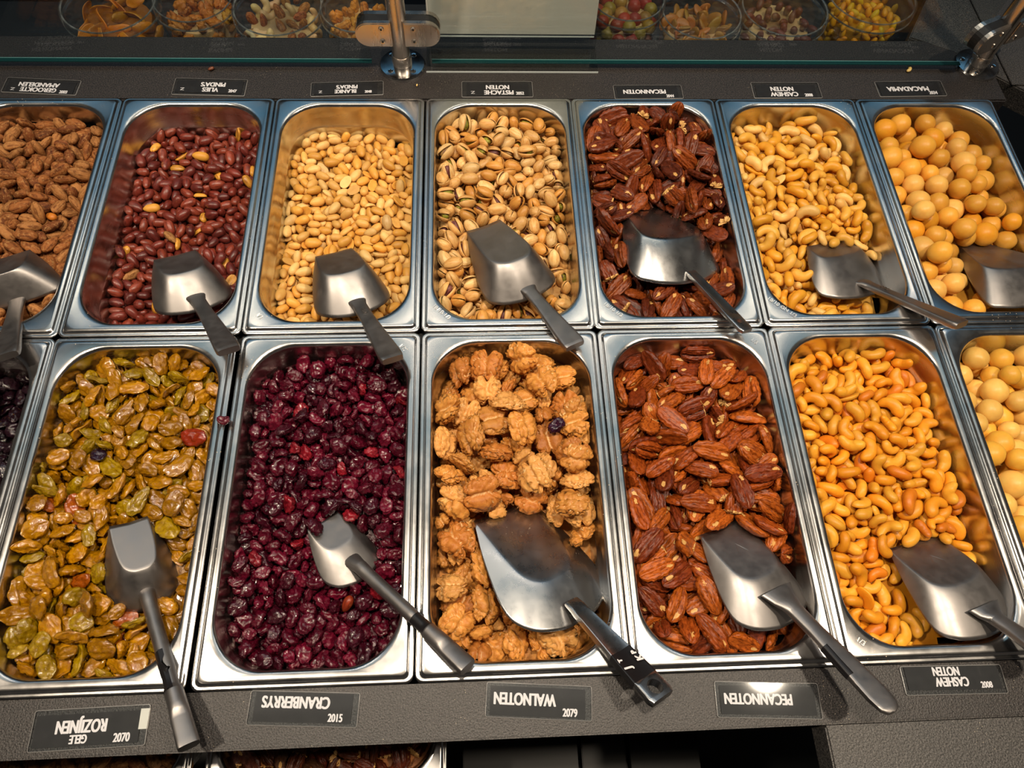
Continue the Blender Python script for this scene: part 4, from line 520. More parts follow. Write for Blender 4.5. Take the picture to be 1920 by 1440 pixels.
367,153,348,9,6,77,1,96,427,457,405,-16,28,170,4,108,388,176,310,175,13,-87,2,105,351,648,458,-117,6,79,1,92,599,384,372,50,39,178,4,88,314,737,430,13,5,101,4,110,600,347,363,-1,-20,39,2,106,346,46,306,74,74,163,4,96,88,169,297,-139,70,42,4,97,512,396,377,176,-36,-5,3,108,196,659,445,155,7,-113,3,91,205,484,412,15,-19,-154,1,90,560,668,408,62,47,-170,3,101,89,374,335,-171,68,1,4,91,151,533,436,4,-18,152,3,111,564,82,273,64,16,61,3,90,289,469,390,21,-11,-101,4,104,151,515,402,176,19,-19,2,100,579,580,387,160,48,171,0,99,278,65,257,8,-1,-4,2,110,109,601,402,-30,20,-179,4,101,207,360,382,-164,-3,108,0,108,449,57,327,102,13,2,2,106,268,583,457,-17,29,17,2,105,297,126,281,3,48,-87,3,91,119,190,354,-170,13,-48,1,101,569,393,334,144,2,-114,2,103,84,684,394,-73,2,86,0,92,509,510,355,48,-16,140,3,97,118,488,359,172,3,142,2,109,171,67,295,-94,18,151,2,110,105,351,382,24,-25,59,2,105,270,426,397,12,-13,-172,3,92,641,234,294,84,2,-93,4,93,584,646,417,110,12,4,1,92,501,653,394,-177,52,-56,3,112,518,86,253,5,-7,79,4,104,243,697,406,34,2,-10,0,105,94,229,312,-54,13,-175,4,106,415,505,416,-11,16,-119,4,104,461,679,413,116,-4,-151,2,87,345,540,379,179,69,139,4,105,132,264,322,-41,13,-127,4,103,513,439,408,-3,1,94,1,103,352,609,392,-36,29,108,3,99,95,543,359,64,-5,-60,4,92,439,81,257,1,13,-79,2,100,356,655,386,7,13,56,1,92,486,80,300,4,5,-100,3,98,602,191,296,-178,2,-56,0,110,475,731,372,-163,31,128,1,96,454,475,365,42,42,-132,3,106,576,536,322,0,11,-18,3,100,127,418,367,10,-1,-25,1,102,247,89,316,174,18,118,2,98,451,432,367,-173,-21,-137,1,104,265,520,400,-5,5,-140,4,90,323,574,368,-167,2,-165,3,90,164,558,388,11,-12,160,1,93,303,457,343,0,-2,132,2,93,136,640,421,171,-14,164,3,95,621,475,364,27,11,97,4,98,299,654,440,-15,9,-72,3,91,104,296,304,6,6,-114,2,112,268,638,422,153,9,-82,0,101,486,564,371,126,-5,104,4,103,307,631,355,-5,0,-134,4,96,590,456,361,153,16,-27,1,107,417,523,401,-179,19,-84,0,88,421,552,347,-4,4,-96,1,108,541,558,406,-29,23,-86,3,101,365,457,360,-38,4,-50,1,101,118,652,352,-7,-3,96,1,111,162,126,290,-18,24,-112,0,108,348,94,288,-164,-1,143,4,101,617,622,368,0,14,107,4,93,252,556,408,-42,18,63,4,93,550,729,367,38,-9,-169,4,100,145,713,360,0,16,-35,4,96,170,368,324,4,2,-77,1,90,541,435,317,9,6,30,2,87,227,593,391,-155,-33,100,2,93,471,536,402,136,-40,85,2,94,608,528,396,-9,5,124,3,101,297,711,377,-5,22,-111,0,91,239,259,331,175,1,-175,0,105,382,734,372,-153,9,82,2,104,442,592,411,-170,10,34,4,105,89,432,339,178,-6,89,3,87,
182,225,371,168,-47,12,1,112,334,392,396,56,-26,-4,0,109,239,399,369,-121,-20,7,1,109,618,344,340,-146,-26,79,3,111,114,295,378,-165,-42,31,1,110,220,124,313,57,-18,45,0,109,264,199,352,-38,28,148,0,104,132,329,385,30,2,-9,1,113,189,479,380,113,-20,110,2,111,316,477,385,117,-23,-49,0,109,316,622,405,11,-15,151,1,108,144,572,402,106,6,126,2,113,122,362,409,84,-1,-169,3,106,373,727,361,-11,-2,-7,0,110,481,765,379,43,15,178,0,113,220,639,393,34,-13,-62,3,110,339,544,384,40,4,-152,3,110,403,565,404,92,-38,174,1,101,145,672,405,154,-15,-177,0,102,533,577,358,54,-16,-9,0,104,163,276,336,175,-25,-87,0,113,207,573,402,-11,-14,51,0,103,361,594,384,172,-14,16,0,111,586,536,350,16,-42,143,1,105,453,538,378,178,-6,-153,3,101,496,129,242,11,2,18,4,105,226,526,394,-35,1,94,0,99,141,193,328,13,-8,-65,2,99,269,354,370,89,6,66,2,112,262,563,395,156,10,92,3,98,412,362,371,11,-24,-97,4,111,581,681,346,108,-15,116,1,94,581,386,372,84,12,-109,2,103,238,246,356,-2,-17,133,3,113,335,319,368,53,12,-150,2,100,463,699,348,146,14,-30,2,113,566,484,363,-140,4,142,0,104,122,231,351,79,27,98,1,101,531,739,321,112,-33,132,3,108,288,690,379,-10,-4,-123,3,112,197,182,352,128,-30,-114,3,103,459,462,343,44,-15,113,3,99,519,398,385,50,3,-110,2,97,185,729,378,159,-23,-36,1,96,621,617,369,128,-8,-83,1,98,536,639,363,-49,-35,-146,1,109,565,458,353,84,-15,152,1,94,438,312,351,-1,-32,-92,1,102,130,483,383,159,2,-42,1,90,359,365,364,-151,-30,179,1,98,332,330,337,20,-8,31,3,106,152,645,382,110,19,-26,2,106,276,465,339,3,-32,-51,0,108,550,103,248,-180,-5,63,3,101,610,435,350,169,-7,29,3,94,134,156,311,176,-17,139,0,89,397,317,363,36,-1,91,0,89,483,381,358,-116,-28,168,0,97,145,507,364,6,-35,40,0,97,305,180,282,107,-17,172,2,95,136,428,376,-125,-44,137,0,98,464,634,354,25,2,-121,3,99,205,290,354,-35,-30,117,3,80,96,621,379,53,-10,126,3,106,306,131,308,112,-2,-132,0,81,302,282,320,74,18,56,0,98,481,409,372,-15,33,-15,1,94,252,477,370,33,6,75,4,98,340,416,365,173,-18,96,3,107,191,430,354,77,17,49,2,101,405,634,359,122,33,126,1,106,539,423,348,-162,-35,121,1,110,426,416,354,162,-4,-154,1,104,153,572,374,158,9,-22,4,114,566,359,334,177,7,20,0,82,227,345,346,34,18,73,4,103,180,140,292,-105,24,-93,0,90,508,530,347,-3,-5,-16,1,94,639,279,287,88,50,100,0,86,364,110,265,28,-4,3,3,95,261,431,342,51,7,109,2,97,377,671,394,113,32,35,0,95,420,495,371,145,-11,-112,3,88,461,509,351,-149,-62,75,0,81,459,354,345,167,-3,-162,0,96,411,140,285,35,-35,-109,3,84,331,510,366,143,-26,-28,2,97,606,565,330,151,-29,100,3,97,112,395,380,98,-2,91,0,84,366,472,369,78,-18,-56,1,90,229,112,264,10,-6,-21,1,90,491,456,360,-130,29,68,1,88,230,318,313,50,3,-158,1,110,430,116,284,-179,27,73,4,92,609,467,327,-8,-31,5,3,96,332,89,275,85,1,144,2,94,514,707,337,121,65,21,0,95,629,508,325,113,-31,-122,2,105,250,705,347,149,24,-48,0,98,604,314,292,24,-17,162,4,88,292,757,322,-36,11,-115,3,87,345,74,321,71,9,-147,2,112,141,728,346,50,29,92,1,105,194,175,305,-121,19,122,0,103,599,391,326,33,-13,24,3,108,455,577,363,-170,8,163,3,100,
273,143,274,116,8,40,2,97,459,730,336,62,8,129,1,108,606,687,317,135,-4,110,2,112,567,609,340,-5,4,37,1,94,601,730,332,38,54,134,1,82,235,184,298,-54,-34,-66,1,89,550,392,356,174,25,-112,1,81,111,531,366,102,-8,38,3,84,315,648,366,-173,-6,7,0,110,308,130,269,-8,2,-139,3,83,515,662,341,43,-20,30,3,81,504,317,345,49,2,-30,3,88,504,351,309,172,15,81,0,106,359,691,361,-25,-20,-127,1,87,475,86,270,82,24,148,3,89,304,374,315,92,-2,136,3,93,439,664,343,32,46,86,0,102,396,763,325,102,-59,-44,3,89,236,527,369,-178,-36,-9,4,99,383,560,353,-7,3,-76,3,84,294,246,287,113,-5,77,2,81,238,289,305,151,-7,18,1,104,82,442,368,71,16,89,2,112,128,333,323,152,7,-35,2,111,260,605,351,32,-23,-16,3,110,506,627,314,13,21,-26,1,84,102,208,279,174,-6,-39,3,111,150,606,365,104,-47,120,2,104,83,212,328,5,-16,-91,1,111,269,349,329,-52,-4,-86,4,101,210,371,325,171,-29,-128,2,111,295,417,361,109,-16,126,2,81,373,315,306,98,-1,45,3,97,73,524,392,44,-64,-64,1,80,615,650,301,-79,-39,-160,0,100,124,676,368,-104,-5,-155,3,81,394,510,343,-24,32,-22,0,104,321,571,343,81,32,126,0,85,438,472,308,168,-11,-106,1,80,92,567,364,164,13,-87,2,109,94,479,339,31,-6,-21,3,87,249,756,325,166,-38,-86,0,98,602,355,275,56,-2,78,1,94,181,451,331,-116,-39,143,2,86,547,547,303,112,-2,122,3,107,183,616,345,-73,-55,-16,3,97,314,68,263,-175,-16,-44,1,106,483,53,293,97,-16,178,0,114,279,66,289,115,-8,88,3,81,484,484,313,55,-37,60,2,81,506,522,302,15,5,-12,3,88,219,413,317,180,-5,-168,1,113,95,133,261,13,-13,108,0,93,340,540,328,-9,-7,154,3,103,339,617,326,99,-15,16,2,109,85,505,356,138,-57,-67,2,86,457,425,304,157,-3,-105,3,88,506,507,308,-30,16,-170,4,86,341,256,297,2,-1,-82,1,103,243,148,272,155,-1,-139,2,95,137,706,317,168,-5,-46,0,100,418,382,319,174,13,-140,3,96,222,475,338,-16,-31,90,3,106,381,89,276,63,35,-37,3,88,129,572,334,-141,-2,127,0,106,636,346,266,94,7,-97,3,87,101,273,285,30,-10,-22,3,98,187,75,297,-170,-13,-70,1,106,563,582,294,85,3,-62,0,95,217,713,314,177,-3,64,1,90,110,360,326,158,9,-180,2,108,116,632,347,47,14,-51,2,96,208,215,296,139,-27,-153,2,96,367,387,308,144,-5,-132,2,90,74,251,369,-46,15,-86,1,88,171,496,335,-41,-18,55,3,103,424,570,309,131,2,-81,2,84,97,335,292,8,4,121,2,95,105,535,315,-179,-11,-9,3,111,182,541,351,-22,62,57,1,84,86,310,312,50,66,-148,2,89,90,425,338,12,2,-113,3,96,96,407,302,167,1,-106,4,109,72,387,375,-22,2,-89,0,82,300,717,333,-113,24,178,0,85,146,390,356,-83,52,162,1,108,344,466,335,61,19,123,3,86,169,233,291,21,-10,80,0,109,210,340,342,-170,20,50,4,89,256,503,323,17,-5,-7,3,102,87,459,298,135,-2,-96,2,93,232,67,293,63,-10,-60,2,87,542,465,309,-33,-11,123,1,97,228,641,343,-176,28,-179,3,102,384,52,282,161,-68,-174,0,102,98,719,314,78,0,-116,4,94,162,665,352,-160,0,32,3,102,563,361,286,-167,-9,-95,0,81,93,248,277,146,-8,-21,0,82,356,714,304,83,5,15,2,92,235,260,291,109,0,5,2,101,331,214,282,35,-3,-168,2,81,626,608,319,153,1,82,2,86,478,571,309,147,-1,-62,3,101,233,575,320,29,-6,19,3,91,239,359,308,175,-7,64,4,83,255,214,287,155,-11,103,2,104,
383,681,308,120,1,68,2,99,533,68,266,-118,33,132,4,93,123,131,291,90,28,-53,0,104,608,314,263,29,-13,153,2,81,373,598,342,-40,13,-168,2,112,270,554,330,89,16,-120,2,109,626,697,274,166,-4,-74,0,84,89,630,309,109,-4,-53,2,105,198,745,334,119,32,126,3,85,554,754,279,92,-2,156,2,96,354,743,305,37,-8,-163,3,85,148,355,368,176,19,-63,4,97,377,422,315,167,-5,169,3,104,104,489,305,160,2,146,0,91,140,435,313,179,-3,114,1,102,448,536,324,131,18,-80,0,83,505,425,312,28,22,16,2,108,387,470,334,14,26,-95,1,87,580,720,282,18,-13,-147,2,87,632,482,276,10,-5,90,3,105,470,57,243,170,-9,-178,1,113,449,712,305,19,-9,149,0,101,237,68,254,8,-1,-147,0,108,583,622,288,168,5,-31,0,100,335,338,309,177,-3,32,4,102,531,685,300,136,3,-1,1,101,295,406,318,3,1,-49,2,98,305,450,304,8,-1,-162,4,102,159,289,293,172,-5,128,4,85,458,355,300,10,-8,81,1,101,444,646,309,176,3,25,3,96,373,556,316,-179,-5,153,1,80,107,655,316,177,-2,134,1,101,151,79,257,9,5,64,2,89,233,556,334,59,-45,64,2,88,514,400,290,83,11,-38,2,93,357,495,319,176,-11,151,0,93,197,81,253,6,-14,30,0,83,178,716,332,26,-34,-73,3,89,536,658,296,149,5,2,3,88,611,530,273,52,10,-17,2,84,167,354,304,-173,-3,-70,1,97,186,583,334,-47,-43,45,3,83,615,565,285,-167,-17,120,2,110,492,599,320,-46,7,-24,0,95,84,267,313,55,-16,112,2,84,104,103,286,55,-47,119,1,96,347,76,237,2,5,-62,4,101,130,155,270,-180,-7,132,0,87,96,562,326,-113,-4,146,2,85,
131,219,484,-18,-59,-38,0,105,291,640,408,40,-24,-22,1,113,484,341,324,-9,19,-22,0,114,330,325,418,-22,29,131,2,102,130,367,477,39,-40,-131,2,99,407,485,386,138,-56,-110,0,102,143,721,385,130,-27,-11,1,114,299,496,391,26,-33,-159,2,101,292,378,389,-53,-75,174,2,97,109,598,403,-14,-34,27,1,114,202,149,386,-169,-64,-116,0,100,480,587,384,52,-20,-77,1,110,200,565,376,3,-53,-52,0,112,458,428,383,-16,-24,5,2,90,186,501,385,-64,32,-150,2,99,605,332,283,179,-11,178,1,96,377,611,372,82,-2,-158,2,96,546,421,376,-134,-18,148,2,92,370,750,379,3,43,25,2,99,615,370,361,-172,55,-49,2,84,481,650,379,95,47,-80,0,95,455,531,416,-155,45,-126,1,89,239,749,376,21,36,-173,1,104,108,266,397,-26,8,112,0,111,185,303,413,-165,14,-21,0,92,282,436,368,12,-51,90,0,105,176,437,395,42,35,140,1,102,108,334,375,-74,71,-11,1,109,372,683,385,9,35,-3,1,112,522,515,358,112,53,83,0,94,307,556,360,18,34,10,2,88,109,131,379,-112,-20,162,2,103,103,190,382,164,-41,145,1,96,305,745,284,-17,-41,-52,0,108,264,69,361,-76,63,-83,2,103,612,608,329,-91,-54,4,1,86,101,526,392,-56,-47,132,2,93,450,722,378,-142,-4,46,0,91,598,552,297,-173,-42,-80,1,114,409,571,296,-155,-22,-63,2,103,387,439,303,-177,8,105,0,111,191,373,376,-158,21,-32,0,112,141,657,373,-117,32,4,0,97,555,385,291,-100,-36,-148,0,97,183,212,391,17,50,-18,2,84,532,694,348,-73,-16,119,0,97,104,472,353,138,-32,-143,2,98,603,662,291,139,38,143,1,106,167,81,357,125,-31,58,0,103,97,393,384,-1,-15,-61,1,88,469,399,291,43,0,76,2,91,276,675,291,-13,-49,-21,2,109,257,316,350,162,-41,-110,1,89,214,629,339,1,-2,-131,1,86,603,444,293,24,-20,-59,2,104,569,497,279,172,18,-27,1,81,109,295,279,-1,45,78,1,103,202,186,286,-29,-36,159,0,109,114,558,287,-168,-45,108,1,115,290,603,296,90,5,47,1,110,502,458,298,175,2,67,0,105,113,688,277,114,-43,-123,1,107,384,330,327,160,-23,180,2,92,114,420,283,-10,9,132,0,108,217,68,265,22,60,21,2,88,113,624,281,-156,-17,-164,0,106,101,362,270,8,31,10,1,88,322,67,268,-13,7,172,0,91,447,684,290,-151,-14,-155,1,105,122,110,269,13,5,-47,1,96,122,230,286,-73,-67,-106,0,112,362,646,285,-69,-26,110,0,93,450,509,291,-65,7,-112,0,93,441,627,283,-68,20,82,0,83,299,191,279,-78,-2,167,1,86,104,168,273,80,48,113,1,96,389,128,280,-101,-4,-175,2,95,305,243,280,-170,3,-14,1,87,210,124,274,-122,-10,110,1,94,355,517,296,-171,-25,-129,2,106,248,525,296,22,27,91,1,109,391,379,288,-68,-69,65,2,84,404,752,275,73,2,-51,1,89,498,744,287,-174,-36,14,1,107,501,556,287,138,19,63,0,89,527,618,294,-82,31,-20,1,99,309,294,282,136,-14,152,2,83,302,348,286,-24,-42,-64,2,85,217,463,293,-62,15,-131,1,106,201,294,284,46,64,41,0,91,316,399,288,-53,-57,-96,0,88,222,244,320,-56,54,-148,1,95,191,728,274,138,14,95,2,99,
475,745,252,44,47,90,2,108,637,308,198,-73,24,-93,3,81,622,564,183,142,-15,-121,1,94,621,463,210,-128,-33,110,2,124,514,661,226,16,23,112,0,115,537,621,217,-31,-21,-164,4,124,630,681,214,-89,52,-69,2,118,519,707,238,11,-13,-63,1,91,464,721,225,-178,33,122,1,99,451,682,199,25,32,-171,3,95,609,395,232,-27,1,-164,2,120,626,521,187,-36,12,120,2,84,477,639,229,-18,27,34,3,89,611,627,176,-177,3,-43,3,88,598,243,231,3,17,10,3,114,549,511,249,-24,16,-66,4,102,485,576,228,160,13,4,4,99,622,646,198,-133,18,144,2,82,505,762,216,111,5,-30,2,90,600,435,193,-28,16,-8,3,105,456,608,203,169,-11,126,2,112,536,569,245,-32,-44,25,4,86,447,695,225,-148,26,174,1,90,616,592,190,119,6,-1,2,80,628,611,231,-119,-1,-114,2,104,626,510,228,-143,-57,-10,2,108,580,720,251,151,12,-20,1,118,494,538,227,144,13,38,2,103,590,230,183,-163,8,-8,3,116,635,213,227,-70,68,-56,4,95,615,273,237,-61,-10,-26,3,83,554,755,252,56,65,119,2,102,426,726,264,-85,0,-172,0,102,481,751,186,165,9,56,0,108,492,712,201,7,-5,13,0,91,405,753,246,-153,-35,-147,3,121,412,765,288,-55,67,19,0,114,570,355,185,9,-12,24,1,120,598,274,177,-3,-4,-102,4,82,609,487,187,-13,-45,-175,0,81,474,667,181,-156,8,-145,1,109,498,571,181,168,8,132,2,116,431,715,183,-1,-11,-169,1,111,541,696,196,-135,19,-174,4,109,475,627,177,4,-6,-20,0,101,452,600,253,-166,12,-164,0,124,595,327,193,29,7,-11,4,115,558,527,212,-151,-8,3,4,122,581,438,249,180,-26,87,2,108,554,578,216,-8,16,103,3,90,589,669,233,163,70,19,2,115,575,612,218,12,41,-5,1,90,595,369,238,155,28,-159,3,97,588,711,178,-179,-23,-38,2,85,576,481,217,-102,79,98,4,90,569,564,180,-172,4,-95,3,115,525,652,185,12,0,-161,2,103,424,690,271,-5,27,119,2,123,624,183,181,-19,3,107,1,91,575,501,175,-169,3,9,3,84,392,735,225,158,0,-42,0,116,503,503,222,-12,-2,112,2,95,566,665,196,-129,-34,159,2,91,582,298,202,-92,-3,-31,0,102,586,700,236,-140,-45,-157,0,83,592,311,256,-154,5,48,3,121,536,736,181,-5,-4,-135,3,107,527,606,177,-9,-7,91,3,84,558,727,214,166,-10,151,4,111,423,668,227,-12,-43,-30,2,89,534,493,201,-154,-1,-85,4,87,389,679,175,172,-17,102,4,82,407,649,200,-141,10,156,4,111,
391,92,384,27,-10,-6,3,115,102,344,428,-160,8,37,2,116,107,164,399,-7,-34,-173,1,124,139,136,394,127,21,-93,2,108,544,487,396,177,12,41,3,120,556,394,413,17,-19,71,3,108,213,138,382,-166,2,-53,3,122,239,61,401,-178,-15,109,4,112,539,344,376,158,-17,-44,3,121,204,105,410,-167,0,-88,2,108,518,65,383,168,5,-46,2,100,190,245,422,-27,1,119,3,111,79,213,376,-119,-14,99,3,118,586,135,322,-179,7,122,1,116,579,560,387,-166,-8,-10,3,112,300,116,401,-56,-13,176,1,113,312,146,389,-180,11,-5,2,102,430,397,416,-16,4,-116,1,105,570,179,343,-28,18,-26,4,115,86,307,423,-45,-35,-172,0,113,302,487,398,-21,-12,-40,1,123,172,176,425,-10,-40,50,2,117,491,582,401,-166,2,3,3,98,279,199,392,-32,-59,-154,4,124,454,57,357,-139,-5,-20,1,113,411,753,408,133,8,-89,3,103,325,72,372,-49,24,103,1,123,237,298,373,-1,-30,-44,2,121,329,686,415,166,19,14,1,116,339,181,434,-128,7,-72,2,122,124,508,441,152,-16,-139,4,108,395,127,400,126,-19,-4,1,123,369,62,348,179,0,-140,3,91,467,381,382,-167,-2,-23,1,111,308,368,401,18,7,-95,0,118,317,615,411,143,8,-132,3,89,480,452,382,164,-23,-14,1,123,346,439,416,30,-5,-108,1,115,90,400,445,7,21,137,2,109,134,234,380,2,-5,164,0,111,484,100,325,168,5,37,2,122,273,330,389,8,3,106,1,93,383,554,409,152,9,50,2,120,91,624,396,-34,-40,121,2,110,335,247,391,8,26,-112,2,96,602,479,357,-163,-3,97,3,95,563,99,332,-10,34,171,0,122,238,416,398,-133,2,63,2,94,256,61,359,1,-23,15,3,114,186,506,422,-165,8,-87,2,101,101,121,363,8,-30,101,2,120,201,393,378,25,-25,103,1,125,591,390,356,150,33,-67,4,117,232,259,374,63,8,178,2,125,224,497,388,-8,4,-57,3,102,495,547,386,-178,-17,-7,1,106,182,342,390,-143,-15,-145,2,108,418,595,413,21,24,96,4,116,378,722,384,2,11,-49,0,118,214,627,391,-174,-6,155,2,104,294,284,353,29,11,160,3,120,164,62,371,-133,68,-67,2,112,291,87,395,143,-22,-14,2,95,356,597,403,-155,7,-123,1,109,485,412,351,19,-21,141,1,113,349,183,385,-7,24,170,3,123,109,264,359,160,-7,-136,2,102,436,480,391,143,-3,166,3,84,270,233,366,152,31,-165,1,102,191,752,381,-175,35,-117,2,122,225,192,364,-44,-6,80,3,122,253,677,414,4,-13,-75,0,123,90,449,394,153,-32,122,1,112,364,648,401,-11,16,105,0,121,495,144,387,89,-21,-158,1,100,95,288,384,29,-7,-168,3,84,114,555,411,147,13,180,4,104,238,719,395,-166,-25,109,1,98,251,454,418,-41,-23,11,2,119,240,374,393,169,-2,160,4,93,168,445,344,-155,-32,58,1,112,447,152,351,169,0,-168,3,94,286,407,395,175,-2,41,4,97,186,665,426,-154,15,-125,1,105,562,728,388,-159,21,-173,3,106,96,432,418,-110,33,-17,1,102,145,690,395,-166,42,-56,0,119,481,716,385,-80,-17,161,2,111,489,506,407,-7,-5,8,0,102,179,369,408,-24,-17,-174,4,85,123,95,377,-158,10,-163,1,82,200,573,389,25,-44,-174,0,113,482,131,347,-51,10,40,3,94,148,584,381,-60,-4,53,3,120,458,755,402,-38,-17,77,4,117,207,538,394,77,0,48,2,105,158,415,421,131,-23,62,4,108,529,662,372,167,-12,75,1,90,580,677,341,-51,-35,-126,3,95,307,732,384,150,29,19,2,110,367,439,376,36,-36,-80,2,118,114,195,368,-39,45,-57,0,110,341,299,396,63,-21,-96,1,112,534,599,384,-169,19,-70,1,97,
461,90,378,85,-32,81,4,88,87,666,387,-27,19,58,0,115,381,528,386,-17,-19,27,1,109,363,501,402,173,13,146,2,89,249,517,405,158,-17,-50,2,88,216,335,364,-40,-1,13,2,108,585,360,381,151,-6,-24,0,93,246,592,404,-145,16,-59,0,96,368,156,358,-10,22,176,0,110,539,702,350,-168,18,-135,2,106,554,429,374,137,-17,172,4,112,449,537,402,-96,-6,134,4,112,401,623,363,15,-11,158,3,124,536,144,334,116,-19,72,4,98,172,197,381,141,-36,56,4,124,574,629,348,-10,-2,134,2,109,423,166,387,-159,8,52,4,85,491,502,371,10,0,56,3,117,415,650,384,139,-38,-31,4,120,255,643,398,56,11,69,0,86,262,760,392,-116,24,155,3,115,451,689,369,-101,17,-147,1,98,302,578,407,-137,6,126,0,94,431,504,370,-32,7,-106,3,104,78,695,399,-135,-63,-86,4,105,619,441,378,-4,-10,-5,0,95,382,393,371,149,8,168,2,112,486,678,359,138,-1,75,0,109,619,692,359,-7,22,-29,4,101,174,498,361,177,-5,157,3,114,192,227,361,-168,-37,-22,3,116,108,406,390,36,15,133,2,111,389,115,356,1,-10,17,1,124,340,518,423,-28,16,130,4,86,198,670,384,-33,-16,90,1,107,414,447,372,-45,-2,123,3,91,405,45,349,127,-48,155,0,80,89,366,402,-18,0,-96,2,106,180,312,371,142,60,-153,2,86,585,351,324,165,-9,-80,2,114,293,459,372,12,-40,-121,4,100,181,714,391,-121,-31,-177,3,95,385,357,357,-158,-57,78,1,119,261,541,401,169,-71,-103,2,97,134,84,330,-153,-20,136,2,94,564,633,388,17,-27,-88,1,90,89,470,374,126,49,-178,0,123,312,220,342,-56,28,165,0,102,612,429,340,-13,0,141,2,122,579,717,348,177,35,-147,0,119,150,300,372,113,20,156,2,92,154,556,356,171,-17,-5,1,115,199,282,394,-56,23,126,1,84,298,636,383,19,2,-120,1,116,179,182,337,125,25,96,3,106,261,134,365,-16,-3,115,1,104,101,325,387,24,-1,40,1,101,143,372,351,-61,8,-90,2,111,306,346,364,2,-27,-42,0,106,437,712,355,30,-54,153,1,88,619,520,326,-22,40,-33,1,100,566,603,365,-4,29,-120,4,87,528,66,342,-15,10,19,2,107,615,288,317,-71,-9,-145,1,91,542,754,351,-176,22,-31,4,97,548,326,307,177,3,-38,1,118,297,431,363,160,-2,-36,1,102,326,765,361,-156,17,-26,4,94,233,604,362,-4,-6,-14,1,122,618,213,315,138,-44,-37,4,122,259,100,336,5,7,158,2,119,322,539,394,-104,-22,54,0,95,523,442,356,-164,-6,47,3,84,419,560,369,170,-8,-174,0,118,160,621,405,-19,-41,43,2,81,620,241,315,-39,-34,-43,2,104,104,500,392,168,-11,-25,3,84,133,475,367,124,41,155,0,98,276,391,359,174,12,71,2,122,77,583,394,130,-2,73,2,83,618,658,315,171,-37,-155,2,92,629,359,352,3,-1,65,0,97,562,519,360,-1,1,-112,0,99,264,569,352,-2,-40,-166,0,107,149,596,425,-179,-59,-39,4,88,98,648,363,-25,0,67,4,94,442,663,346,-151,-25,-42,0,95,473,758,357,180,29,125,2,99,164,265,362,134,50,-93,0,124,286,63,319,-168,25,146,3,117,137,727,372,40,1,100,4,96,329,367,345,81,-51,6,3,95,457,610,384,-39,10,71,4,85,387,762,381,19,-39,-171,1,114,551,449,318,-18,-8,-109,3,119,511,628,364,145,34,-27,1,82,262,178,337,1,13,136,2,122,391,690,360,-96,23,-45,2,82,353,485,374,-19,12,143,1,80,595,562,345,14,18,-45,3,115,299,391,316,173,-20,29,4,111,204,234,318,169,-1,104,3,95,505,747,330,-168,23,77,1,109,374,487,351,-18,10,154,2,86,295,565,376,176,-4,-88,1,87,
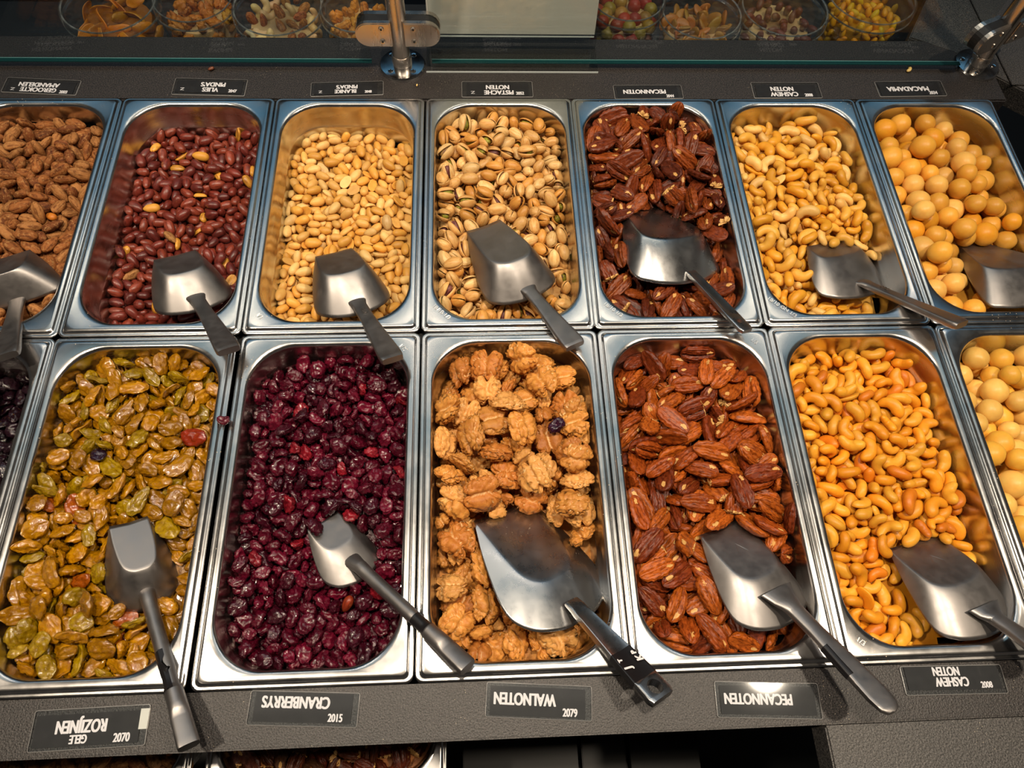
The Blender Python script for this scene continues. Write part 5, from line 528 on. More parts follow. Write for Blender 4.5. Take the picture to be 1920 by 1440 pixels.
163,391,371,-41,-50,-119,3,88,114,592,391,-171,-32,-103,0,85,493,83,362,0,-13,78,0,81,506,110,285,172,0,-79,1,98,272,727,356,169,-11,-170,3,84,625,316,302,-32,-13,-123,2,91,265,673,374,-4,-16,25,0,114,604,162,292,-1,14,9,2,96,557,130,286,170,5,28,2,92,69,488,419,-120,-51,-48,0,82,312,339,322,172,-28,-55,2,119,146,626,361,-25,3,-101,2,96,253,526,356,175,14,105,2,104,247,360,359,-158,-12,-164,2,81,556,527,320,176,24,-51,2,110,231,329,310,-15,-5,-58,3,113,639,534,372,85,16,-95,3,107,374,667,328,-10,-7,-49,3,119,488,629,338,-29,-31,164,1,110,310,698,373,-161,-7,-103,0,119,466,677,317,-173,-2,107,1,88,434,418,392,-178,-17,61,0,90,136,327,351,-42,-26,56,4,95,383,455,322,-2,-11,-71,1,115,120,524,394,-140,-11,-177,3,111,398,528,344,4,-7,-150,2,124,567,287,302,-163,1,122,0,88,525,178,303,-16,22,24,4,85,426,64,302,-179,-3,-48,4,124,411,697,330,-148,35,-53,4,93,102,690,330,-142,-7,139,4,120,307,251,347,7,-7,155,2,97,595,584,319,-150,21,-68,2,90,116,709,358,62,-25,127,1,111,434,111,289,170,11,-34,3,113,217,752,349,12,1,-57,1,103,335,467,361,18,45,73,3,87,289,164,365,20,-15,91,0,81,210,77,367,145,-10,78,1,102,349,225,304,-153,9,-6,1,116,422,470,330,-42,-27,-83,4,90,628,271,316,59,-36,-120,4,104,365,57,308,9,-6,-2,0,118,349,422,316,-176,-21,-146,4,93,209,287,333,-145,-6,165,1,92,297,63,278,176,-10,-60,4,112,102,439,339,-11,-12,64,3,81,507,604,352,163,15,-37,1,98,580,91,296,23,20,-100,4,118,153,335,310,-171,-24,-56,2,118,154,654,385,-2,-18,-14,2,82,171,101,354,50,-26,-68,0,124,136,218,347,-8,17,-154,2,80,146,424,353,-6,48,-110,0,109,318,131,351,-179,17,141,2,100,343,669,362,-176,1,-106,2,90,402,140,328,14,0,163,1,94,578,734,317,6,-6,-11,1,93,628,628,319,-66,-23,-129,0,89,400,384,316,-176,-6,-66,1,100,227,463,363,-16,28,-17,4,83,522,658,333,-18,19,-141,4,107,345,566,361,21,-5,94,0,110,293,505,320,-164,-1,-36,3,108,93,294,338,-177,27,-64,1,122,193,75,315,130,-8,34,4,110,68,259,341,94,-17,84,0,87,91,387,361,180,-20,143,1,85,523,477,342,41,24,177,0,119,230,431,367,175,9,-53,2,82,316,607,356,-151,14,-110,1,117,132,462,316,145,2,76,0,120,196,696,348,-175,4,149,1,122,500,572,361,118,-1,5,4,83,268,751,323,151,3,-57,0,113,87,462,303,-144,1,-68,3,87,194,371,324,162,-4,-96,4,108,319,89,292,-87,5,-43,4,93,189,308,304,-2,6,164,4,87,521,555,350,151,2,-1,2,84,393,88,328,-174,-1,19,1,86,319,732,324,167,9,-64,4,111,380,179,344,39,-19,-8,3,124,299,662,330,-44,-5,-81,4,116,231,639,338,110,-22,4,4,114,172,103,279,-162,-1,-1,3,106,394,575,329,178,-15,43,3,118,516,152,286,8,-6,-66,0,88,92,503,349,159,-2,66,2,101,88,577,361,-154,-16,-77,3,99,510,369,325,147,-13,-160,4,115,214,60,287,-30,-6,-8,3,118,464,175,307,-151,-4,142,4,120,102,509,311,-22,-10,79,3,119,385,588,372,9,34,-89,0,83,219,660,344,19,-10,-168,4,81,584,642,309,172,4,-50,3,80,269,252,313,42,-5,166,3,103,265,479,338,85,35,-175,0,110,554,609,315,1,8,-3,2,82,325,521,350,155,-12,-96,4,95,256,676,319,5,-10,104,1,90,358,601,347,158,3,-97,0,88,632,185,295,-147,18,106,1,91,319,116,316,-173,9,140,4,107,378,722,321,164,-26,-32,2,83,
250,459,314,-4,18,6,0,84,173,615,322,-134,1,-115,3,85,346,699,336,165,-65,-40,4,88,356,267,316,2,13,-44,2,120,185,120,319,-5,-2,-11,2,87,515,64,297,-19,-24,-162,3,113,417,407,345,17,7,-160,2,104,148,738,325,14,11,-129,3,110,104,618,337,-2,3,-18,3,103,84,547,330,-31,47,142,3,92,87,335,330,-2,6,-83,4,114,467,738,323,-43,-7,-88,4,103,415,757,316,167,6,-42,4,92,161,280,303,-165,16,-90,2,102,230,561,339,33,23,31,0,82,597,466,316,-5,-41,-176,0,90,443,641,319,-3,0,-6,4,87,380,744,344,177,-10,-112,2,102,637,582,324,-71,-3,104,1,104,84,223,316,-2,-3,-46,0,84,480,551,333,-151,3,154,2,86,313,452,326,4,10,65,2,115,262,331,343,175,27,128,2,83,304,700,328,162,-26,-82,0,88,630,398,302,-34,-12,-116,4,88,456,147,297,166,6,-12,0,106,201,576,322,153,-1,-174,1,124,271,547,321,4,10,164,2,88,469,448,323,43,-7,73,1,97,464,591,324,168,10,175,2,112,210,421,332,-24,-30,-164,4,114,430,434,313,-10,4,106,0,80,90,355,359,148,-5,-52,2,86,516,718,317,4,6,169,2,84,580,494,324,51,1,-6,1,111,474,515,322,177,5,127,2,115,536,394,376,-147,-23,55,0,107,131,74,291,-126,27,130,1,99,497,441,323,55,-22,76,0,92,337,541,320,-7,17,-135,0,88,218,280,301,-11,-8,-104,4,87,262,423,326,149,13,-92,0,119,109,569,313,168,-16,113,3,97,547,558,312,-1,-8,-156,0,94,377,64,275,-176,-5,61,1,92,95,312,290,158,-8,-23,1,82,145,648,334,7,30,-91,3,102,457,589,364,36,-21,-93,0,83,449,481,325,-49,-23,-35,0,85,96,604,308,-2,-7,-32,3,82,171,670,320,-3,-2,120,4,113,149,139,291,9,-25,48,1,106,187,169,288,175,-16,0,4,102,199,201,302,-21,23,93,2,85,132,151,342,101,8,2,4,97,174,401,307,-6,-4,-105,3,93,427,720,315,20,-19,98,0,92,244,378,318,28,-9,-58,1,108,111,127,312,-6,6,131,3,104,303,549,345,23,-4,80,1,89,634,135,299,-104,0,85,2,88,638,358,308,-115,-1,92,3,85,639,474,320,84,30,-94,4,94,613,118,284,-34,12,-73,1,87,250,221,302,-5,-1,89,4,102,326,309,311,-8,-11,0,4,112,133,189,303,-134,11,79,3,104,297,179,296,-166,7,-93,3,120,
333,129,352,16,20,73,3,121,616,157,316,175,3,167,4,118,502,101,349,159,-12,-109,1,116,527,67,326,46,-8,79,2,121,92,171,342,177,9,-144,4,111,326,74,317,-12,-11,-73,2,115,221,151,332,170,-27,-14,1,122,275,199,312,32,-25,-110,4,123,132,89,308,123,33,64,3,123,201,60,349,-30,28,149,4,115,591,240,305,-136,-11,17,4,117,583,330,353,32,-26,-131,4,124,522,172,336,1,19,-160,4,110,111,144,303,-2,4,-14,4,122,381,446,355,-17,0,140,2,121,401,530,369,162,-26,129,1,120,297,736,378,29,-17,73,4,122,261,349,387,170,-22,47,0,116,182,485,358,37,-4,66,1,119,216,270,357,-139,1,-22,2,115,343,333,418,-123,2,135,1,124,273,106,307,-123,7,136,4,114,302,562,376,158,-8,-132,1,117,387,382,372,-17,-33,30,2,124,274,146,325,-25,1,83,0,107,535,386,363,13,-10,-104,4,110,151,600,375,164,33,-126,4,119,120,410,363,146,23,-118,0,108,113,486,367,-44,-22,142,2,117,233,759,350,15,-34,80,1,122,620,194,302,-159,1,-137,0,110,107,542,332,-148,16,22,0,123,356,219,351,-22,28,18,0,111,624,420,346,168,-33,-83,4,121,376,177,331,-52,5,-45,2,111,399,101,277,166,46,-43,4,111,252,222,342,170,23,-135,0,103,361,104,338,-49,17,55,4,108,125,205,363,104,-16,-114,3,105,220,115,322,-177,15,77,0,97,323,464,377,140,-68,143,1,118,541,685,383,152,-17,-157,0,113,586,123,284,8,-28,-102,4,101,464,94,326,131,-9,-100,2,114,450,438,346,151,30,-117,4,119,90,259,378,163,3,53,0,100,193,382,395,-161,10,-121,2,106,622,528,335,-179,-5,-48,3,113,592,384,356,-13,9,103,3,107,316,382,349,-150,10,58,3,107,175,207,341,-106,-36,-29,2,121,495,639,344,174,-17,176,2,117,471,495,337,-34,20,-143,3,107,572,192,334,29,-42,-3,3,113,164,320,374,4,-41,68,1,102,225,320,368,100,14,150,4,115,230,481,361,160,7,-85,1,101,361,488,368,-171,-23,-171,0,106,541,459,348,159,-22,-118,4,107,282,340,349,-158,11,-101,4,119,422,200,288,26,-12,-167,0,109,238,391,380,-53,-21,97,3,109,165,146,335,-55,8,71,4,104,334,630,376,-147,-20,-85,0,123,165,240,357,-4,10,18,3,95,164,553,358,30,10,129,1,119,81,575,370,-146,4,-106,3,114,530,217,301,83,-44,-10,2,125,357,412,362,106,-22,6,1,121,193,573,377,144,23,36,0,117,382,627,371,168,-43,14,4,120,545,590,341,-20,-36,27,1,118,469,550,318,-154,-50,-167,4,120,269,265,333,-49,-21,-120,1,97,578,472,299,-147,25,-117,1,120,439,61,297,176,-31,104,2,105,550,629,359,156,33,-65,4,103,225,82,317,-63,51,-154,4,106,623,279,303,-159,32,0,0,99,84,222,376,135,9,-7,2,95,136,269,371,35,-3,-49,0,94,567,553,339,52,-52,-32,4,118,200,363,355,147,-12,-35,4,123,274,521,356,-29,3,125,2,108,461,370,333,14,-49,-122,4,113,332,162,322,17,32,-30,4,96,152,350,354,96,-31,126,2,122,484,56,302,-166,33,-47,2,97,233,55,310,-136,-31,0,4,106,76,665,363,102,64,-95,1,114,309,606,354,13,0,151,3,110,251,611,377,-143,-36,-91,4,117,616,564,340,-49,-25,126,2,107,598,307,305,166,37,-5,0,112,418,132,321,-140,28,-129,2,95,195,228,292,122,-54,-108,4,108,388,62,293,-163,-21,-111,0,95,512,425,372,150,-50,-26,4,116,112,600,407,-146,-7,-71,1,108,84,124,324,126,-10,124,1,91,638,319,330,-85,20,-91,3,103,205,728,345,-21,-5,163,3,99,545,355,334,35,35,-152,4,101,
274,443,386,-69,-27,61,0,113,479,584,326,99,-32,118,1,116,182,673,360,-159,20,-175,2,107,441,667,352,142,-5,-67,4,105,391,590,332,-148,-21,95,0,102,139,115,329,2,-16,-11,3,86,492,761,371,-179,26,56,3,110,429,394,334,69,-20,15,1,122,231,186,329,-136,51,-109,4,96,573,516,318,118,10,-62,3,101,186,301,331,124,12,-158,3,93,424,164,329,-73,-79,-134,1,101,488,145,329,180,25,29,0,83,402,697,360,-36,50,43,1,122,304,421,331,-171,-41,-163,2,125,277,66,319,-30,-18,-59,3,83,521,660,356,-33,13,-11,2,113,88,244,328,178,-41,34,1,119,218,672,325,-171,-26,-11,2,118,178,131,292,-155,-31,-107,4,114,585,721,356,47,14,-4,2,103,193,406,354,148,-15,-171,4,124,434,721,370,-118,21,89,2,108,163,270,333,154,13,-59,2,114,364,135,299,164,39,173,1,109,173,703,342,-151,-28,-10,0,101,94,471,325,158,20,-36,0,113,463,172,315,55,30,-122,2,93,523,522,333,148,23,-10,3,95,526,489,310,-157,31,45,1,111,600,694,349,-46,-2,-144,2,98,423,52,335,83,-2,139,1,91,351,584,364,47,-63,29,2,103,443,215,319,4,-18,-8,3,97,404,763,369,119,10,6,1,111,548,427,314,-21,37,-17,2,112,536,751,350,-44,45,97,3,117,330,198,315,78,-10,-117,2,111,86,366,349,-158,44,148,0,104,310,689,354,178,-8,111,1,91,300,225,327,-18,11,129,2,88,623,681,296,-10,15,-92,2,119,565,141,296,-162,-51,-80,1,94,493,607,323,-109,1,-43,4,101,336,767,311,112,77,-166,3,121,186,443,349,-127,18,81,2,90,122,700,335,-121,35,-71,3,101,84,321,338,-17,13,29,2,82,130,300,337,135,-30,131,1,92,273,308,325,29,-40,-120,3,100,582,285,286,2,-30,-142,4,94,479,382,367,137,6,-48,0,86,159,177,337,79,-69,-56,1,95,150,639,365,24,20,-123,0,95,131,731,312,-75,8,-86,3,113,81,399,334,30,41,76,3,103,324,290,308,-158,26,35,2,116,427,599,354,168,49,-26,2,91,613,629,337,-137,-27,-112,2,104,633,593,324,-115,-8,-101,3,108,545,84,276,-52,-25,47,0,119,215,436,339,62,-32,66,2,92,413,482,328,165,-34,97,0,83,118,439,347,145,-12,-101,1,96,542,177,288,23,10,138,1,124,521,138,319,-86,24,48,0,91,619,224,263,49,6,-172,1,103,463,414,366,-14,3,152,3,80,403,732,342,21,-50,129,4,109,627,364,334,-138,9,-178,2,87,490,201,333,62,-61,-26,3,94,470,713,341,136,15,-94,3,98,392,667,356,133,47,-18,2,102,237,530,373,41,-45,-49,2,103,527,112,297,167,-30,-92,3,96,250,409,331,-81,-34,103,1,124,287,393,377,36,25,-153,0,88,175,626,334,147,-11,39,0,115,622,449,296,13,-15,134,1,111,448,523,314,-68,35,-25,3,104,111,341,342,144,-54,115,2,85,167,65,286,-36,12,-36,2,111,359,689,329,36,-2,78,1,108,187,516,370,-120,35,179,3,93,398,158,280,-160,-7,132,4,112,232,295,320,90,44,131,2,101,443,122,283,116,28,157,3,108,594,84,313,154,68,108,3,92,286,656,365,-97,41,-46,2,91,632,471,326,-106,15,124,1,98,245,561,369,32,-48,-42,2,100,154,458,327,147,21,-51,4,96,570,674,318,-41,-33,-45,3,106,95,302,303,46,18,16,4,114,112,515,344,139,-66,158,3,83,363,86,295,180,-62,1,1,96,315,444,341,-100,-22,179,2,89,631,132,275,82,8,84,1,100,419,559,285,119,-4,-166,3,123,236,634,323,-172,-4,75,4,111,196,176,340,114,55,94,4,82,272,586,346,-58,-43,-112,3,107,553,256,283,132,26,-152,4,84,476,685,344,-131,78,-142,2,100,
281,693,323,169,20,-17,0,106,521,560,348,150,-56,-66,1,96,600,101,250,24,35,-172,1,118,315,51,241,-109,10,-173,1,102,97,618,357,-160,-4,-2,0,117,82,347,305,50,35,59,4,105,320,521,325,110,-59,-173,3,96,589,646,344,-132,51,-144,1,95,103,585,327,-116,-16,-80,2,120,475,469,330,-111,-10,13,3,80,639,248,304,72,47,-89,2,83,220,465,320,3,-5,2,2,94,579,613,306,-111,14,-63,1,100,468,140,288,47,36,-55,1,100,630,499,295,-60,-78,-62,1,100,293,56,284,49,29,-160,4,94,79,279,347,54,-35,105,1,98,546,124,243,-177,3,-84,4,119,485,405,330,-25,19,124,0,108,483,757,322,-29,-20,-125,4,104,297,257,290,-168,-66,-14,4,86,253,235,299,-138,19,16,4,116,624,625,288,-63,-1,45,3,114,273,728,329,14,26,-32,3,105,202,600,336,45,-9,16,2,106,432,759,317,19,-12,50,0,106,212,247,329,-64,72,157,2,88,81,425,349,-36,-52,-62,0,92,326,711,335,-179,-36,37,1,85,92,658,299,12,-1,-21,0,106,369,53,264,-171,-2,175,4,82,148,422,329,23,20,-133,3,101,155,523,319,62,11,79,3,107,356,724,311,9,3,163,4,105,429,589,291,66,-34,11,4,104,397,416,314,62,-7,-132,3,111,96,685,311,116,50,-7,2,99,237,514,326,146,19,36,3,94,354,534,351,-140,64,-116,0,83,414,632,331,-166,-44,-106,3,95,590,365,296,-23,31,39,1,115,632,350,290,68,50,60,2,111,379,558,354,130,-3,1,0,88,206,709,311,-153,26,94,2,94,629,657,312,66,45,-32,2,89,318,492,349,126,8,-113,0,107,305,540,304,-161,29,29,3,94,151,389,323,-166,6,151,1,92,497,452,308,127,-44,21,4,117,121,192,303,44,31,-116,1,95,353,363,326,57,54,97,3,111,151,664,318,-23,-2,-56,4,118,371,476,319,20,5,-85,2,118,626,380,315,-75,8,167,0,84,333,561,320,-88,44,108,1,109,626,401,302,58,6,-43,2,97,86,207,336,-147,-8,-36,3,95,530,701,355,-127,33,-15,2,112,213,546,312,-119,-6,-171,0,107,97,116,274,172,32,102,1,99,590,420,315,68,40,77,0,101,447,625,329,83,-14,-110,0,80,118,373,324,66,23,96,2,89,614,255,259,29,21,-23,1,121,288,187,254,-41,3,111,2,116,384,219,303,152,-18,-7,2,91,521,547,320,13,-56,-126,3,81,82,450,307,17,-61,-172,1,93,240,147,279,-84,10,-94,3,124,337,251,257,-165,-6,-171,0,105,430,503,326,-90,-54,123,2,80,477,188,266,-105,37,121,1,115,86,713,324,79,-32,-105,0,81,207,569,325,-137,-10,-15,3,84,131,232,318,-177,19,-100,2,98,333,317,331,-3,41,33,2,124,403,505,284,-89,-18,97,2,115,282,285,286,-157,15,42,0,91,593,572,303,-16,15,-64,1,123,291,85,275,178,6,37,2,94,481,78,278,0,30,-155,1,90,290,504,299,-32,-50,-74,2,123,236,717,309,-144,-53,-89,2,83,366,511,335,48,6,18,2,84,238,98,255,50,39,176,0,111,322,231,297,-160,-10,-34,1,93,173,194,291,-133,20,167,1,93,361,655,338,-60,-12,-11,2,93,426,691,307,32,0,-131,1,106,261,443,301,-101,21,-163,3,121,368,192,269,71,24,65,1,122,158,168,278,14,-10,-21,3,109,214,107,289,166,33,51,4,95,519,240,248,22,-6,146,2,86,307,118,316,-125,24,82,2,82,102,157,256,-167,-3,76,0,117,508,725,324,98,-38,-48,4,104,308,275,256,177,0,-175,2,85,221,178,268,128,-29,-156,2,114,638,568,268,-109,22,-100,0,104,428,450,316,27,14,20,0,102,376,753,327,157,6,-105,4,90,189,92,250,-68,30,138,4,97,269,375,352,-9,35,77,1,81,566,74,242,123,45,101,4,91,274,469,336,112,-72,-72,3,101,
290,148,279,161,-7,83,0,120,268,666,307,-116,-40,-98,3,105,595,491,265,3,-25,113,1,96,228,337,306,159,-10,-9,3,124,535,613,306,-159,29,-56,0,81,413,661,309,-28,-22,-17,1,82,557,514,271,-167,-50,-151,2,82,252,697,284,-118,18,25,3,110,553,540,276,-2,-13,-123,3,104,457,647,303,139,40,-148,4,89,441,174,255,137,-22,-90,4,100,172,339,267,163,-19,93,1,106,566,231,254,48,19,39,1,99,602,532,265,33,-2,88,2,120,531,439,273,-13,-8,-128,1,121,227,254,268,-97,28,-17,3,100,444,482,293,131,29,-25,1,85,249,68,253,-116,-34,152,3,115,149,126,250,-13,-14,-108,3,117,230,207,286,-17,-45,-117,4,87,387,615,306,168,6,-33,3,98,334,109,272,5,-38,113,1,101,278,561,318,-141,-36,-142,0,123,508,150,272,148,-17,-76,0,105,544,731,300,-112,-26,136,1,93,373,246,309,160,-14,16,0,99,580,737,321,-6,-14,-81,2,90,438,88,288,29,22,-73,0,80,304,660,327,-49,17,107,0,87,284,626,325,73,28,-122,2,104,497,502,284,-18,-35,175,2,105,226,578,296,34,-27,32,0,122,505,204,248,63,-13,-43,3,81,449,538,266,-173,-2,177,3,81,627,166,264,137,-30,-144,3,94,150,76,241,-52,-1,163,3,111,505,349,312,-70,25,-93,0,105,415,470,280,-125,-17,166,2,99,93,261,285,-39,-7,131,1,125,221,499,272,-3,2,-169,0,114,335,631,315,179,18,93,0,106,497,371,269,-154,14,-36,4,107,182,750,271,1,-19,140,1,106,449,143,246,-16,-20,132,3,85,463,615,281,29,20,26,4,104,559,387,309,-97,-23,-160,3,114,565,155,242,-174,-24,-14,2,87,405,73,244,-23,-36,-72,1,102,97,396,268,74,-19,10,0,111,551,277,253,173,10,-36,1,103,207,636,275,12,5,-24,4,119,91,317,261,-50,20,-127,3,123,88,501,325,-108,-6,155,0,97,329,669,303,71,-22,72,2,88,335,75,251,172,-78,-131,4,96,630,312,242,168,14,-52,1,80,159,319,308,-126,23,-161,0,110,591,446,258,-13,-2,-93,4,92,147,482,293,-32,-7,155,2,123,251,309,274,-93,-20,141,3,110,80,181,301,37,13,-70,1,89,502,529,283,130,-54,-38,3,97,390,128,254,112,21,12,3,96,80,552,307,61,-7,73,4,95,224,488,308,-136,-8,2,0,105,235,272,299,-172,11,136,3,91,210,530,283,-62,6,25,1,114,144,516,274,97,10,7,2,90,87,379,289,-119,36,-14,1,96,470,237,252,-61,0,-116,2,91,357,435,313,-30,28,145,0,93,126,197,252,-165,31,-129,0,95,220,745,292,-179,-45,-174,4,86,327,190,257,83,0,96,4,86,450,725,302,145,37,-85,3,105,592,177,246,54,-23,-173,2,95,529,568,283,40,-16,40,0,116,147,233,259,-42,29,12,3,114,241,603,276,-8,19,-141,0,109,461,668,278,-57,20,-6,3,109,119,273,324,155,-25,-102,4,80,200,674,270,-89,9,78,3,83,376,54,227,3,3,165,4,81,632,416,258,-98,6,96,0,105,75,630,313,95,29,-87,3,107,532,755,269,-35,3,171,2,114,608,147,232,162,-7,-96,0,96,186,508,309,-25,-57,18,2,86,97,585,268,-4,0,-144,0,122,507,640,286,21,-23,-45,2,116,473,575,267,-5,-1,-56,0,86,169,730,308,37,-14,-87,1,91,516,593,269,-58,-2,179,2,98,322,462,298,156,-34,-169,0,102,357,528,284,62,-10,-80,3,122,322,441,270,133,3,-37,0,88,185,364,302,151,2,-23,4,95,307,600,285,-43,24,-90,3,121,182,309,274,99,-21,19,2,115,491,475,271,-41,-26,179,3,85,219,202,250,-178,23,-2,2,96,163,255,287,-36,-14,4,2,105,288,639,274,-167,-7,18,0,123,366,390,310,93,-21,164,2,89,368,98,239,178,4,-114,2,100,
274,542,273,-8,4,-115,2,108,541,353,268,112,-39,-157,1,87,589,337,268,154,21,-9,4,117,307,388,310,12,-20,-177,0,101,299,378,266,-14,-14,133,4,90,366,583,307,166,18,-74,2,98,516,401,280,-58,27,-157,2,124,497,709,277,-50,19,-52,1,100,238,661,274,81,11,-63,2,85,402,371,274,-37,-31,137,4,86,185,709,269,7,4,-158,2,104,508,94,230,160,-6,171,3,83,132,346,297,156,11,-107,1,92,510,677,315,-7,0,53,4,109,446,391,272,-49,2,28,3,104,175,606,287,-137,-2,-12,2,124,365,275,281,-87,44,26,2,118,586,632,266,-57,12,-110,3,83,85,210,284,-20,-28,68,4,108,380,442,272,164,-3,-122,3,113,568,310,250,7,-2,147,2,95,119,466,269,-124,32,94,2,89,202,445,297,-69,16,-54,0,81,332,161,273,32,22,-60,1,88,90,225,244,-161,-2,-39,4,101,590,707,288,-48,-65,-167,3,120,618,198,255,116,9,-5,2,106,162,574,267,27,4,-118,2,112,227,393,265,-174,7,-156,3,100,287,753,268,29,-3,-113,2,110,404,189,248,-172,-10,-107,2,81,157,436,274,-125,-15,-17,1,113,215,61,233,-177,-13,141,2,103,421,627,273,178,8,-89,2,96,558,407,259,0,-7,87,0,86,485,59,241,-142,-28,-86,4,102,114,708,268,-6,0,150,4,114,179,274,252,173,-15,68,0,110,169,193,245,-8,-13,-21,4,90,462,694,281,22,-37,-51,2,89,311,677,276,57,0,49,3,99,438,56,236,60,-16,-122,3,96,496,138,237,174,-10,-125,0,93,579,670,263,173,-13,-133,0,108,227,462,268,178,9,-105,1,108,352,221,260,-101,11,62,4,87,366,149,245,-7,2,-131,0,98,302,323,282,51,-25,-75,4,88,446,353,276,-28,-32,106,3,111,301,226,257,-4,4,0,0,106,527,64,230,-4,-15,-41,1,85,504,101,275,-62,17,-24,3,89,564,203,263,-32,-60,25,0,96,155,584,318,51,-5,157,4,92,358,487,273,9,4,1,4,106,293,118,249,-85,8,0,3,94,207,121,246,-36,-15,-159,1,100,124,632,313,139,-29,-126,3,89,626,286,248,124,-4,140,1,92,126,268,247,-179,-3,116,4,85,89,521,284,-105,-34,-3,4,92,369,750,278,-105,43,8,2,86,470,749,268,-172,0,118,3,112,162,681,265,-122,9,139,0,82,249,721,266,26,5,-144,2,85,585,733,265,-117,8,167,0,85,536,616,266,-179,1,16,2,91,93,668,262,-6,-6,48,0,101,261,343,260,-159,-2,-68,0,106,553,647,295,-126,29,-53,4,99,200,281,304,103,25,82,1,85,546,486,261,-2,-2,172,0,82,162,697,298,174,17,121,0,82,76,460,255,129,4,-88,1,88,575,588,263,180,-12,143,4,85,453,419,281,92,2,-159,2,114,630,474,261,65,-6,67,4,85,163,395,273,85,-10,142,3,113,634,529,292,-36,-7,-101,0,85,251,276,256,168,9,178,1,94,286,417,272,11,1,-11,4,122,298,351,304,-28,26,123,2,101,92,492,274,-159,36,29,2,119,251,370,300,155,56,49,3,116,534,679,267,-171,3,49,3,100,290,479,275,178,3,-169,2,116,305,713,282,110,2,126,2,106,422,227,268,-39,-59,12,3,90,296,85,232,163,-11,77,0,96,543,707,287,-71,-74,-59,1,99,113,435,302,119,-5,-94,0,85,448,447,264,172,8,-19,1,85,421,764,276,102,3,-145,2,98,141,287,284,107,11,113,3,90,359,706,271,20,2,-125,2,111,108,104,232,174,3,111,1,100,395,679,271,-170,2,124,4,89,190,552,269,158,22,46,0,81,145,537,270,44,-27,31,3,94,193,415,287,-116,58,4,3,107,297,753,332,40,-42,141,4,91,373,652,289,-109,3,-64,3,116,386,544,319,-20,8,-57,2,105,142,734,262,-3,3,123,4,84,134,565,295,153,0,109,1,88,
486,92,282,-8,5,130,1,108,230,394,445,145,-7,-169,0,109,138,300,356,9,-14,-51,1,109,518,556,458,6,22,-141,0,111,132,125,301,-33,10,-130,0,98,431,436,440,29,-3,-63,2,104,233,162,292,-40,-9,-91,1,102,194,534,451,52,-1,-82,0,112,387,551,449,-40,10,-78,0,106,258,728,404,10,14,-100,0,110,559,365,420,37,18,173,2,103,351,83,229,-132,-34,119,2,99,480,679,429,28,-16,-69,1,106,404,745,436,50,-42,-16,1,109,280,578,436,-170,-8,-164,0,109,117,199,309,-20,-18,-1,2,90,588,474,449,41,7,-6,1,90,99,601,470,-176,-46,-2,2,99,328,447,375,-20,29,3,0,100,260,659,418,1,27,-88,1,92,90,524,408,-62,-3,-95,0,97,238,243,318,131,-6,-78,1,110,157,721,384,-52,5,92,1,101,287,499,441,141,-34,-34,2,100,267,77,169,2,4,-17,1,99,338,614,458,47,-13,-174,1,100,589,428,381,44,28,164,1,95,128,390,380,-137,7,-19,1,93,108,445,418,24,-46,-152,0,86,560,691,425,175,-16,-3,0,88,172,605,383,-4,17,-111,2,99,589,563,442,-179,22,-173,2,92,211,63,252,-27,47,57,4,111,157,471,415,89,-35,148,1,87,141,364,403,61,34,-41,3,111,547,85,207,54,-29,59,2,92,408,641,376,173,-1,13,0,87,494,535,378,180,12,-77,0,103,161,226,239,20,-21,55,2,88,218,110,256,110,-24,2,3,109,439,77,213,-169,55,49,2,90,581,495,390,-36,39,-137,0,102,137,110,210,156,-13,-72,2,104,219,496,322,33,32,-32,2,97,145,165,266,180,-10,53,0,97,573,155,177,0,6,-4,1,108,569,627,357,174,-40,90,1,100,392,484,408,-125,-30,27,3,103,602,604,380,29,-24,57,1,91,593,360,352,-179,1,-77,0,95,501,450,292,105,72,68,2,105,449,457,384,-141,-25,-63,2,103,475,738,346,4,-2,-5,2,107,397,129,228,-42,9,-116,4,93,343,158,224,-31,36,-75,0,101,218,673,326,-7,27,129,0,106,93,273,271,-132,-4,98,3,100,87,345,351,-35,63,96,3,97,488,657,320,68,25,-101,2,98,344,672,359,84,-41,-118,1,89,237,421,359,171,0,109,1,104,128,340,270,-7,25,143,1,103,192,355,228,-165,-1,-177,2,98,302,733,346,158,-37,15,2,88,389,532,349,-38,26,-84,2,87,122,446,310,16,24,81,1,104,139,280,191,-2,-9,22,2,105,361,713,315,-150,-43,40,3,96,269,123,192,-49,12,0,3,87,354,542,329,132,23,-79,1,100,590,655,296,-176,26,-155,2,98,606,311,279,-50,59,75,2,93,242,535,346,-109,-1,-15,2,88,106,566,304,-13,3,95,2,86,480,598,375,24,-45,-100,3,111,291,417,306,173,22,174,1,98,134,271,301,-157,-21,88,4,88,621,544,381,-178,1,-89,3,107,419,396,314,29,18,-17,1,93,591,428,289,-14,29,89,0,89,111,698,230,70,1,-120,0,98,261,181,188,3,-1,80,2,97,425,715,279,43,3,-52,3,104,104,643,333,76,53,51,1,110,531,376,280,-177,6,103,1,98,185,293,262,15,11,149,3,103,579,509,282,-13,-40,97,1,111,284,366,345,24,-21,-163,3,92,106,508,305,20,-29,-4,3,94,170,404,260,-5,1,163,0,90,563,452,194,6,-2,30,4,105,488,123,210,15,42,-108,1,92,172,520,276,170,4,-72,1,92,212,720,223,16,-37,-46,1,94,115,529,204,15,1,95,2,103,459,571,280,22,-5,-87,2,105,258,547,256,-159,-40,-17,1,110,409,658,269,-141,-49,132,2,104,383,754,297,1,61,52,3,108,260,631,274,-8,-19,68,0,94,230,465,213,4,-15,-53,1,107,497,503,227,-175,-30,141,1,86,161,734,285,63,34,130,3,109,112,453,227,-128,9,57,0,91,291,603,330,8,3,-18,0,87,431,731,218,-168,-7,123,1,104,337,490,233,42,-27,-44,4,110,
